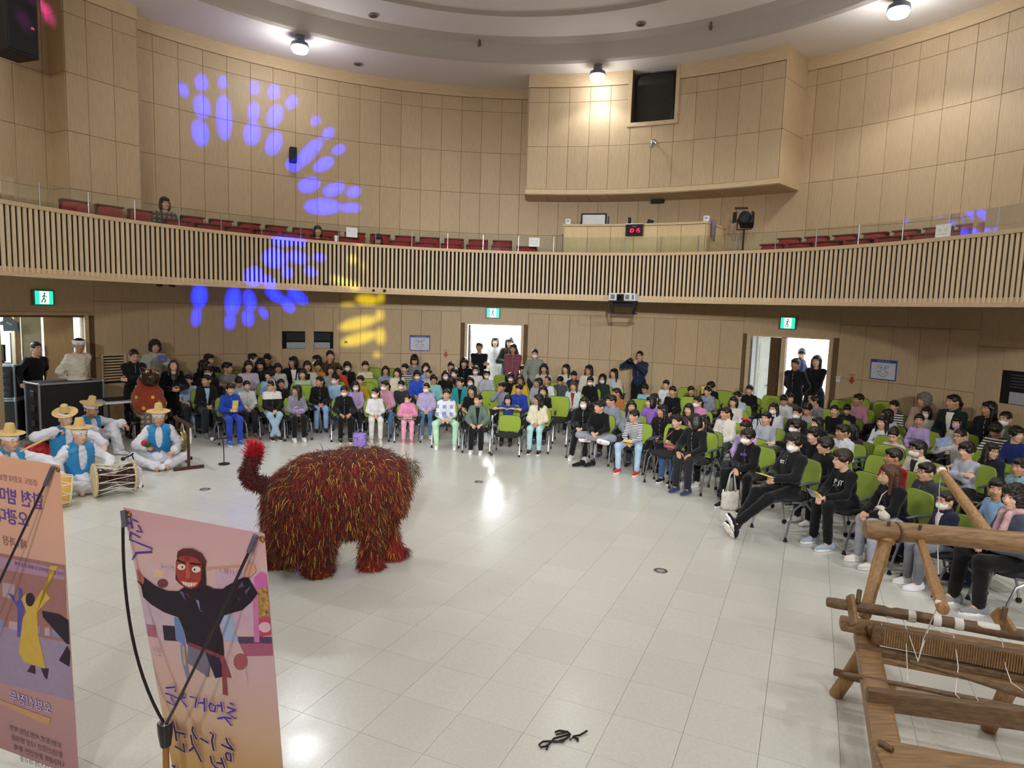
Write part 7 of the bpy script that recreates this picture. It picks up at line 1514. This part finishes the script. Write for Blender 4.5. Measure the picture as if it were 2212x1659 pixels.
def poster(px, py, lab):
    p = onc(px, py, RW-.012); th = ang(p); t = thing('evacuation_poster', lab, 'poster', p, R_(-th)); b = MB(); b.box((0, 0, 0), (.52, .012, .40), bev=.003); b.build('blue_board', mat('poster_blue', '2b4a8c', .5), t); b = MB(); b.prism(rrect(.48, .325, .012), .003, Euler((R_(90), 0, 0)).to_matrix(), (0, -.006, -.02)); b.build('white_sheet', mat('poster_white', 'c9cedb', .6), t)
    text('lettering', '비상대피도 및 피난안내도', .024, mat('print_pale', 'b6c6d8', .6), t, Matrix.Translation((0, -.0075, .168)) @ Euler((R_(90), 0, 0)).to_matrix().to_4x4())
    mk_ = mat('print_ink', '1a1a20', .6); dr = lambda pts, r=.0022: [b_ for b_ in [MB()] if b_.tube([(x, -.0105, z) for x, z in pts], r, 4)][0].build('plan_line', mk_, t)
    cir = lambda cx, cz, r, a0=0, a1=360, ry=None: [(cx+r*math.cos(R_(a0+(a1-a0)*i/16)), cz+(ry or r)*math.sin(R_(a0+(a1-a0)*i/16))) for i in range(17)]
    dr(cir(0, -.03, .045)); dr(cir(0, -.03, .1, 190, 350)); dr(cir(0, -.05, .085, 200, 340))
    for s in (-1, 1): dr([(s*.02, .04), (s*.06, .09), (s*.11, .1), (s*.13, .07), (s*.07, .03), (s*.04, .02), (s*.02, .04)]); dr([(s*.1, -.045), (s*.055, -.03)], .005); dr([(s*.045, .06), (s*.035, .03)], .005); dr([(s*.1, .06), (s*.06, .07)])
poster(907, 741, 'blue framed evacuation plan on the wall behind the left block'); poster(1908, 799, 'blue framed evacuation plan on the wall behind the right block')
M_FIRE = mat('fire_red', 'b4342c', .5)
for px, py, lab in ((963, 764, 'red fire extinguisher arrow sign left of the white doorway'), (1840, 819, 'red fire extinguisher arrow sign right of the daylight doorway')):
    p = onc(px, py, RW-.004); th = ang(p); t = thing('fire_arrow_sign', lab, 'sign', p, R_(-th)); b = MB(); b.prism([(-.03, .05), (.03, .05), (.03, -.02), (.07, -.02), (0, -.1), (-.07, -.02), (-.03, -.02)], .003, Euler((R_(90), 0, 0)).to_matrix()); b.build('arrow', M_FIRE, t); text('lettering', '소화기', .05, M_FIRE, t, Matrix.Translation((0, -.003, .085)) @ Euler((R_(90), 0, 0)).to_matrix().to_4x4())
p = onc(1810, 819, RW-.006); t = thing('wall_switch', 'white wall switch right of the daylight doorway', 'switch', p, R_(-ang(p))); b = MB(); b.box((0, 0, 0), (.09, .012, .13), bev=.004); b.build('plate', mat('plate_white', 'dcdcd8', .4), t); b = MB(); b.box((0, -.008, .03), (.05, .006, .03), bev=.002); b.build('rocker', mat('rocker_grey', 'b9babb', .4), t)
p = onc(747, 739, RW-.006); t = thing('wall_socket_plate', 'small metal plate inside the yellow light pattern', 'plate', p, R_(-ang(p))); b = MB(); b.box((0, 0, 0), (.09, .01, .07), bev=.003); b.build('plate', mat('plate_brass', '8a8450', .4, metal=.4), t); b = MB(); b.box((0, -.006, 0), (.05, .004, .03), bev=.001); b.build('insert', M_RUB, t)
# speakers
p = onc(633, 335, 8.98); t = thing('wall_speaker', 'small black wall speaker beside the blue light pattern', 'speaker', p, R_(-ang(p))); b = MB(); b.box((0, 0, 0), (.14, .16, .34), bev=.01); b.build('cabinet', M_RUB, t); b = MB(); b.box((0, -.082, 0), (.12, .006, .31), bev=.003); b.build('grille', M_CASE, t); b = MB(); b.box((0, .1, 0), (.05, .12, .05)); b.build('bracket', M_RUB, t)
p = onc(1421, 432, 8.95); t = thing('wall_speaker', 'small black speaker under the boxed-out control room', 'speaker', p, R_(-ang(p))); b = MB(); b.box((0, 0, 0), (.30, .16, .13), bev=.01); b.build('cabinet', M_RUB, t); b = MB(); b.box((0, -.082, 0), (.27, .006, .11), bev=.003); b.build('grille', M_CASE, t); b = MB(); b.box((0, .1, 0), (.05, .12, .05)); b.build('bracket', M_RUB, t)
p = pol(8.3, -70.0, 7.2); t = thing('line_array_speaker', 'tall black loudspeaker cut off by the upper left corner', 'speaker', p, R_(70)); b = MB(); b.box((-.05, 0, 0), (.5, .5, 1.7), bev=.02); b.build('cabinet', M_CASE, t); b = MB(); b.box((-.05, -.255, 0), (.46, .01, 1.62), bev=.004); b.build('grille', M_RUB, t); b = MB(); b.box((.1, -.262, -.4), (.05, .004, .04)); b.build('badge', mat('badge_red', 'c06a5a', .4), t); b = MB(); b.tube([(0, .2, 0), (0, .7, .1)], .03, 8); b.build('bracket', M_RUB, t)
p = onc(1411, 311, 8.0); t = thing('wall_camera', 'small chrome bracket lamp on the boxed-out wall', 'fixture', p, R_(-ang(p))); b = MB(); b.lathe([(.06, 0), (.06, .03), (.03, .04)], 12, (0, .06, .06), Euler((R_(90), 0, 0)).to_matrix()); b.build('rosette', mat('chrome', 'c8ccd4', .15), t, True); b = MB(); b.tube([(0, .04, .06), (0, -.1, .04), (0, -.12, -.03)], .02, 8); b.build('arm', MATS['chrome'], t, True); b = MB(); b.lathe([(.03, 0), (.045, -.06), (.03, -.07)], 12, (0, -.12, -.04)); b.build('head', MATS['chrome'], t, True)
# projector on its bracket
p = onc(1348, 642, 6.92); th = ang(p); t = thing('projector', 'white projector on a black bracket under the balcony edge', 'projector', p, R_(-th))
b = MB(); b.box((0, 0, 0), (.58, .42, .16), bev=.015); b.build('case', mat('projector_white', 'd9dce2', .35), t); b = MB(); b.box((-.03, -.2, -.01), (.16, .06, .14), bev=.01); b.build('lens_surround', M_RUB, t); b = MB(); b.lathe([(.055, 0), (.055, .04), (.045, .05)], 18, (-.04, -.22, -.01), Euler((R_(90), 0, 0)).to_matrix()); b.build('lens', mat('lens_black', '0b0b0d', .1), t, True)
for x in (-.2, .12, .24): b = MB(); b.box((x, -.212, .0), (.09 if x < .2 else .05, .006, .1), bev=.002); b.build('vent', mat('vent_grey', '6f7378', .5), t)
br = thing('projector_bracket', 'black steel bracket holding the projector', 'bracket', p+Vector((0, 0, -.09)), R_(-th))
for x in (-.27, .27):
    b = MB(); b.bar((x, -.18, 0), (x*.82, -.14, -.26), .03, .03); b.build('strut', M_RUB, br); b = MB(); b.bar((x, .12, 0), (x*.82, .02, -.26), .03, .03); b.build('strut', M_RUB, br); b = MB(); b.bar((x*.82, -.15, -.26), (x*.82, .32, -.26), .03, .03); b.build('side_rail', M_RUB, br)
for y, z, w in ((-.18, 0, .56), (.12, 0, .56), (-.15, -.26, .46), (.3, -.26, .46)): b = MB(); b.bar((-w/2, y, z), (w/2, y, z), .03, .03); b.build('crossbar', M_RUB, br)
b = MB(); b.box((0, .05, -.07), (.5, .01, .1)); b.build('plate', M_RUB, br); b = MB(); b.bar((0, .25, .1), (0, .25, 1.0), .04, .03); b.build('cable_duct', M_DARK, br); b = MB(); b.box((.05, .16, .14), (.06, .05, .1), bev=.006); b.build('socket_box', MATS['plastic_white'], br)
# ceiling fittings
for px, py, lab in ((806, 32, 'round ceiling vent at the upper left of the dome'), (773, 138, 'round ceiling vent near the left floodlight'), (1384, 51, 'round ceiling vent above the control room'), (1418, 158, 'round ceiling vent over the control room window')):
    z = 8.08 if py > 130 else 8.55; p = at(px, py, z-.004); p.z = z-.004
    if py <= 130: r = math.hypot(p.x-CX, p.y-CY); p.z = 8.53+.09*(7.05-r)/2.45-.006
    t = thing('ceiling_vent', lab, 'vent', p); b = MB(); b.lathe([(.10, 0), (.10, -.012), (.085, -.016), (.0, -.012)], 20); b.build('rim', mat('vent_rim', '8f8880', .5), t, True)
    for k in range(3): b = MB(); rr = .03+.022*k; b.tube([(rr*math.cos(a), rr*math.sin(a), -.018) for a in [2*math.pi*i/16 for i in range(17)]], .004, 5, False); b.build('ring', mat('vent_dark', '4a4640', .6), t, True)
for px, py, lab in ((1036, 83, 'small sprinkler lamp hanging from the ceiling left of centre'), (1536, 46, 'small sprinkler lamp hanging from the ceiling right of centre')):
    p = at(px, py, 8.5); r = math.hypot(p.x-CX, p.y-CY); p.z = 8.53+.09*(7.05-min(r, 7.05))/2.45; t = thing('ceiling_pendant', lab, 'fixture', p); b = MB(); b.lathe([(.05, 0), (.05, -.02), (.02, -.03)], 12); b.build('plate', mat('fitting_beige', 'b3a594', .5), t, True); b = MB(); b.lathe([(.02, -.03), (.025, -.1), (.04, -.14), (.03, -.19), (.01, -.2)], 12); b.build('head', mat('fitting_brown', '6a5a4a', .4), t, True)
# ================================================================ things on the floor
for px, py, lab in ((1427, 1233, 'round steel floor outlet on the right side of the open floor'), (1035, 1041, 'round steel floor outlet in the middle of the open floor'), (443, 1057, 'round steel floor outlet near the desk microphone')):
    p = at(px, py, 0); t = thing('floor_outlet', lab, 'outlet', p); b = MB(); b.lathe([(.072, 0), (.072, .002), (.066, .004), (.045, .003)], 28); b.build('ring', mat('outlet_steel', '8f959e', .3, metal=.9), t, True); b = MB(); b.lathe([(.042, .001), (.042, .0045), (.0, .005)], 24); b.build('cover', mat('outlet_cover', 'c9ced2', .15, metal=.6), t, True)
p = at(1215, 1597, 0)
def loop(pts, r=.006): b_ = MB(); b_.tube([at(x, y, .008+.004*(i % 2))-p for i, (x, y) in enumerate(pts)], r, 6); return b_
kc = lambda L: [(800+x*.36166, 1100+y*.36166) for x, y in L]
b = loop(kc([(1052, 1435), (1075, 1385), (1110, 1390), (1170, 1370), (1195, 1345), (1180, 1330), (1130, 1322), (1105, 1330), (1110, 1345), (1160, 1335), (1190, 1345), (1150, 1355), (1095, 1370), (1075, 1395), (1050, 1415), (1020, 1422), (1008, 1405), (1030, 1388), (1080, 1385), (1150, 1388), (1190, 1350), (1195, 1380), (1210, 1360), (1240, 1370), (1242, 1385), (1215, 1355), (1250, 1350), (1295, 1323)]))
tag(b.build('cable_bundle', mat('cable_black', '1c1712', .5), None, True, loc=p), 'loosely knotted black cable lying on the near floor', 'cable')
def bagpart(name, prims, vox, m, parent, cut=(), k=.03): v, f = net(prims, vox, k, cut, wob(.004, 70)); return link(name, npmesh(name, (v, f)), m, parent)
p = at(777, 966, 0); t = thing('drawstring_bag', 'purple flowered bag standing on the floor in the front row', 'bag', p); b = MB(); b.box((0, 0, .135), (.23, .11, .26), (R_(5), 0, 0), .022); b.build('body', mat('bag_purple', '8f78c8', .7, .5, 26), t, True); b = MB(); b.tube([(-.06, 0, .26), (-.03, 0, .33), (.03, 0, .33), (.06, 0, .26)], .006, 6); b.build('strap', mat('strap_purple', '7a5fb8', .7), t, True)
bo = [o for o in PEOPLE if 'tote' in o['label']][0]; hp_ = bo['obj'].matrix_basis @ Vector((0, -.42, .5))
t = thing('tote_bag', 'white cotton tote bag hanging from the hands of the masked boy in black', 'bag', (hp_.x, hp_.y, 0)); bagpart('body', [rc((-.06, 0, .05), (.06, 0, .05), .05), rc((-.09, 0, .2), (.09, 0, .2), .025), rc((-.08, 0, .05), (-.1, 0, .27), .04, .015), rc((.08, 0, .05), (.1, 0, .27), .04, .015), el((0, 0, .14), (.1, .05, .14))], .011, mat('canvas_white', 'd6d0c8', .85, .1, 12, .3), t, [lambda X: .004-X[..., 2], lambda X: X[..., 2]-.28+.06*np.cos(X[..., 0]*22)*.4])
for x in (-.03, .03): b = MB(); b.tube([(-.06, x, .25), (-.02, x*.3, .5), (.0, x*.3, .52), (.03, x*.3, .5), (.07, x, .25)], .009, 6, flat=.5); b.build('strap', MATS['canvas_white'], t, True)
lb = [o for o in PEOPLE if 'cross-legged' in o['label']][0]; q = at(1266, 1008, 0)
for i, (dx, lab) in enumerate(((-.09, 'left one of the pair of black shoes on the floor under the cross-legged boy'), (.09, 'right one of the pair of black shoes on the floor under the cross-legged boy'))):
    o = link('shoe', SHOE, cloth('141416'), None, q+Vector((dx, .03*i, .004)), (0, 0, R_(-60+10*i))); tag(o, lab, 'shoe', 'black shoes under a chair')
# leaflets and bags in hands
M_LEAF = mat('leaflet_print', 'b9b4c0', .5, .5, 18); M_LY = mat('leaflet_yellow', 'e0d06a', .5, .15, 18)
def held(key, name, lab, cat, off, d, rot, m, extra=None):
    o = [o for o in PEOPLE if key in o['label']][0]['obj']; t = thing(name, lab, cat, o.matrix_basis @ Vector(off), o.rotation_euler.z); b = MB(); b.box((0, 0, 0), d, rot, min(d)*.2); s = b.build('sheet', m, t)
    if extra: b = MB(); b.box((d[0]*.35, 0, 0), (d[0]*.3, d[1]*1.3, d[2]*1.01), rot); b.build('band', extra, t)
    return t
held('navy padded', 'leaflet', 'printed leaflet held by the boy in the navy padded jacket', 'leaflet', (.03, -.33, .76), (.2, .004, .12), (R_(50), R_(-30), 0), M_LEAF, M_LY)
held('bright blue tracksuit', 'leaflet', 'yellow leaflet held by the boy in the blue tracksuit', 'leaflet', (.02, -.32, .80), (.1, .004, .17), (R_(20), 0, 0), M_LY)
held('pastel checked', 'leaflet', 'yellow edged leaflet held by the girl in pastel checks', 'leaflet', (.03, -.36, .62), (.16, .004, .11), (R_(30), R_(20), 0), M_LEAF, M_LY)
held('dressed all in pink', 'leaflet', 'small leaflet on the lap of the girl in pink', 'leaflet', (0, -.34, .64), (.16, .12, .004), (R_(10), 0, 0), M_LEAF)
held('white letters', 'leaflet', 'yellow edged leaflet held by the boy with white letters', 'leaflet', (-.06, -.43, .63), (.18, .004, .12), (R_(35), 0, 0), M_LEAF, M_LY)
held('legs stretched out', 'leaflet', 'folded pale leaflet held by the boy with outstretched legs', 'leaflet', (-.03, -.32, .71), (.22, .1, .004), (R_(-10), 0, 0), M_LY)
held('pale jeans and red shoes', 'leaflet', 'small pale leaflet held by the boy in the striped shirt', 'leaflet', (0, -.37, .63), (.16, .1, .004), (R_(15), 0, 0), M_LY)
held('holding a yellow leaflet', 'leaflet', 'yellow leaflet in front of the face of the boy in black', 'leaflet', (-.1, -.25, 1.0), (.12, .004, .16), (0, 0, 0), M_LY)
held('blue fan', 'folding_fan', 'pale blue folding fan held by the girl in cream', 'fan', (-.03, -.34, 1.0), (.22, .006, .13), (0, R_(-20), 0), mat('fan_blue', '9fb4dc', .6, .25, 20))
def hbag(key, name, lab, off, r, m): o = [o for o in PEOPLE if key in o['label']][0]['obj']; t = thing(name, lab, 'bag', o.matrix_basis @ Vector(off), o.rotation_euler.z); bagpart('body', [el((0, 0, -r[2]*.2), (r[0], r[1], r[2]*.7)), el((-r[0]*.3, 0, r[2]*.3), (r[0]*.55, r[1]*.7, r[2]*.5)), el((r[0]*.4, 0, -r[2]*.3), (r[0]*.5, r[1]*.8, r[2]*.55))], .011, m, t, (), .02); b = MB(); b.tube([(-r[0]*.8, 0, r[2]*.5), (-r[0]*.9, .05, r[2]*2), (-.05, .16, r[2]*3.5)], .006, 5); b.build('strap', m, t, True); b = MB(); b.tube([(-r[0]*.7, -r[1]*.8, r[2]*.45), (r[0]*.7, -r[1]*.8, r[2]*.45)], .004, 5); b.build('zip', M_RUB, t, True)
hbag('lilac bag', 'soft_bag', 'lilac printed cloth bag on the lap of the girl in grey', (0, -.28, .68), (.12, .07, .09), mat('bag_lilac', 'a48fc0', .8, .45, 22)); hbag('pink pouch', 'waist_pouch', 'dusty pink waist pouch of the girl in jeans', (.0, -.24, .66), (.12, .06, .06), mat('pouch_pink', 'b06868', .7)); hbag('small black pouch', 'shoulder_pouch', 'small black pouch hanging from the wavy haired girl', (-.08, -.26, .70), (.08, .04, .08), mat('pouch_black', '161618', .6)); hbag('brown haired girl', 'cream_bag', 'cream canvas bag on the lap of the brown haired girl', (.1, -.26, .66), (.10, .07, .08), mat('canvas_cream', 'cfc8b4', .85, .1, 12, .3))
# lettering on clothes
def print_on(key, body, size, off, col, rx=80, rz=0): o = [o for o in PEOPLE if key in o['label']][0]['obj']; text('lettering', body, size, pt(col), o, Matrix.Translation(off) @ Euler((R_(rx), 0, R_(rz))).to_matrix().to_4x4(), ext=.004)
print_on('black sweatshirt with white letters', 'P JT', .085, (0, -.155, .78), 'e6e6ea'); print_on('masked boy with glasses in black holding', 'JLUEF', .045, (0, -.175, .80), '8a6ad0'); print_on('legs stretched out', 'ST', .06, (0, -.105, .86), 'e6e6ea', 96); print_on('pink cord', 'Amiens', .06, (0, -.125, .78), '2a2a34'); print_on('dark lettering', 'LOOK FOR LOVE', .03, (0, -.125, .76), '4a3a60'); print_on('dark letters', 'TTY', .06, (0, -.14, .80), '2a2a34'); print_on('bright green letters', 'DC', .07, (0, -.14, .74), '8fd020'); print_on('navy sports shirt', '15', .1, (0, .13, .8), 'e0e4ee', -80, 180)
# hair accessories
def hairband(key, m, dz=.0):
    o = [o for o in PEOPLE if key in o['label']][0]; p = o['obj']; H = HEADM[p.name]; b = MB(); b.tube([(.084*math.cos(a), -.005, .03+.098*math.sin(a)) for a in [math.pi*i/14 for i in range(15)]], .007, 6); x = b.build('hairband', m, p, True); x.matrix_local = H
hairband('white hairband', M_BAND); hairband('yellow hairband', mat('band_yellow', 'd8c83a', .6)); o = [o for o in PEOPLE if 'red bow' in o['label']][0]['obj']; b = MB(); b.add(*ico((.04, .02, .13), (.04, .02, .025))); b.add(*ico((-.04, .02, .13), (.04, .02, .025))); b.add(*ico((0, .02, .13), (.015, .02, .015))); x = b.build('bow', mat('bow_red', 'c81e2a', .5), o, True); x.matrix_local = HEADM[o.name]
scf = [o for o in PEOPLE if 'pink scarf' in o['label']][0]; J = POSE[scf['pose']]; n_ = J['neck']; v, f = net([rc(n_+np.array((.07*math.cos(a), .06*math.sin(a), .03)), n_+np.array((.07*math.cos(a+.6), .06*math.sin(a+.6), .03)), .035) for a in np.arange(0, 6.3, .6)]+[rc(n_+np.array((-.05, -.1, .0)), n_+np.array((-.045, -.185, -.38)), .032, .034), rc(n_+np.array((.05, -.1, .0)), n_+np.array((.06, -.185, -.30)), .032, .034)], .013, .02, (), wob(.005, 60)); link('scarf', npmesh('scarf', (v, f)), mat('scarf_pink', 'c9a3a6', .8, .3, 14), scf['obj'])
# ================================================================ stage projectors with cut-out pattern plates
def gobo(name, label, src, aim, col, power, holes, dist=.5, size=.0025):
    src = Vector(src); z = (src-Vector(aim)).normalized(); x = Vector((0, 0, 1)).cross(z).normalized(); y = z.cross(x); M = Matrix((x, y, z)).transposed(); mx = .05
    polys = []
    for (r, pts) in holes:
        P = []
        for px, py in pts:
            q = M.transposed() @ (onc(px, py, r)-src); P.append((q.x/-q.z*dist, q.y/-q.z*dist))
        polys.append(P); mx = max(mx, max(max(abs(a), abs(c)) for a, c in P))
    cu = bpy.data.curves.new(name, 'CURVE'); cu.dimensions = '2D'; cu.fill_mode = 'BOTH'; e = mx*1.5+.02
    for P in [[(-e, -e), (e, -e), (e, e), (-e, e)]]+polys:
        s = cu.splines.new('POLY'); s.points.add(len(P)-1); s.use_cyclic_u = True
        for k, (a, c) in enumerate(P): s.points[k].co = (a, c, 0, 1)
    o = bpy.data.objects.new('x', cu); me = bpy.data.meshes.new_from_object(o); bpy.data.objects.remove(o)
    t = thing(name, label, 'projector lamp'); t.matrix_world = Matrix.Translation(src) @ M.to_4x4()
    me.materials.clear(); link('pattern_plate', me, M_BLACK, t, (0, 0, -dist))
    b = MB(); b.box((0, 0, .12), (.2, .2, .2), bev=.02); b.build('lamp_house', M_CASE, t); b = MB(); b.tube([(0, -.1, .12), (0, -.6, .12)], .02, 8); b.build('stand', M_RUB, t)
    sp = spot(name+'_beam', src, aim, power, math.degrees(2*math.atan(mx*1.42/dist))+1, .0, size, col); return t
def E_(k, c, r, rot=0, n=16):
    ox, oy, s = k; ca, sa = math.cos(R_(rot)), math.sin(R_(rot)); return [(ox+s*(c[0]+r[0]*math.cos(t)*ca-r[1]*math.sin(t)*sa), oy+s*(c[1]+r[0]*math.cos(t)*sa+r[1]*math.sin(t)*ca)) for t in [2*math.pi*i/n for i in range(n)]]
q1 = (380, 150, 420/1212); q2 = (400, 500, 460/1270)
UP = [((48, 128), (13, 38), -14), ((160, 82), (27, 40), -4), ((163, 232), (36, 62), -12), ((152, 395), (38, 72), -10), ((292, 80), (13, 34), 0), ((300, 300), (34, 130), -2), ((490, 115), (16, 36), 6), ((485, 265), (22, 52), 4), ((475, 398), (40, 62), 8), ((610, 140), (25, 38), 14), ((616, 290), (33, 62), 22), ((610, 460), (36, 66), 20), ((720, 205), (20, 38), 35), ((870, 320), (12, 26), 40), ((828, 520), (28, 110), 43), ((950, 398), (16, 34), 48), ((735, 595), (38, 30), 0), ((920, 592), (24, 60), 60), ((1015, 500), (16, 34), 62), ((985, 748), (26, 62), 70), ((1108, 763), (20, 36), 72), ((830, 720), (34, 60), 75), ((915, 855), (38, 105), 90), ((1090, 862), (16, 52), 90)]
PA = [((590, 55), (70, 22), 0), ((690, 65), (20, 20), 0), ((535, 160), (66, 48), 10), ((670, 155), (54, 28), 14), ((800, 155), (30, 14), 4), ((750, 240), (32, 16), 25), ((610, 245), (24, 24), 20), ((410, 268), (48, 48), 0), ((500, 300), (36, 22), 40)]
LW = [((85, 385), (34, 62), 4), ((66, 510), (14, 50), 6), ((285, 415), (34, 80), 8), ((268, 535), (20, 40), 5), ((385, 410), (26, 55), -12), ((375, 515), (24, 42), -6), ((530, 375), (52, 24), 42), ((612, 435), (46, 22), 55), ((670, 385), (60, 24), 38), ((466, 485), (30, 10), 60)]
holes = [(RW, E_(q1, c, (r[0], r[1]), a)) for c, r, a in UP]+[(RP-.01, E_(q2, c, r, a)) for c, r, a in PA]+[(RW, E_(q2, c, r, a)) for c, r, a in LW]
SRC = Vector((.5, -1.2, 2.2))
gobo('blue_projector', 'pattern projector throwing blue light on the left wall', SRC, onc(560, 430, RW), (0, .01, 1), 210000, holes)
YH = [(RP-.01, E_(q2, c, r, a)) for c, r, a in (((1000, 165), (28, 24), 30), ((1040, 80), (10, 14), 0), ((1063, 205), (8, 26), 0), ((930, 295), (66, 20), 18), ((1010, 325), (30, 22), 20))]+[(RW, E_(q2, c, r, a)) for c, r, a in (((1085, 408), (66, 30), 4), ((970, 437), (44, 8), -2), ((1168, 395), (16, 30), 0), ((1030, 548), (116, 34), -14), ((1160, 500), (22, 34), 0), ((1035, 640), (112, 34), -16), ((1165, 625), (26, 50), 0), ((1145, 735), (22, 14), 0))]
gobo('yellow_projector', 'pattern projector throwing yellow light under the balcony', SRC+Vector((.5, 0, -.3)), onc(785, 650, RW), (1, .9, 0), 16000, YH)
gobo('yellow_wash_projector', 'framing projector throwing a pale yellow block under the balcony', SRC+Vector((.9, 0, -.3)), onc(785, 700, RW), (1, .85, .1), 500, [(RW, [(400+x*460/1270, 500+y*460/1270) for x, y in ((955, 362), (1190, 372), (1190, 735), (955, 725))])])
gobo('pink_projector', 'pattern projector throwing magenta light on the upper left wall', SRC+Vector((-.4, 0, .3)), onc(70, 45, RW), (1, .05, .75), 30000, [(RW, E_((0, 0, 140/666), c, r, a)) for c, r, a in (((285, 230), (36, 130), -28), ((370, 20), (70, 34), 35), ((500, 150), (26, 110), -24))])
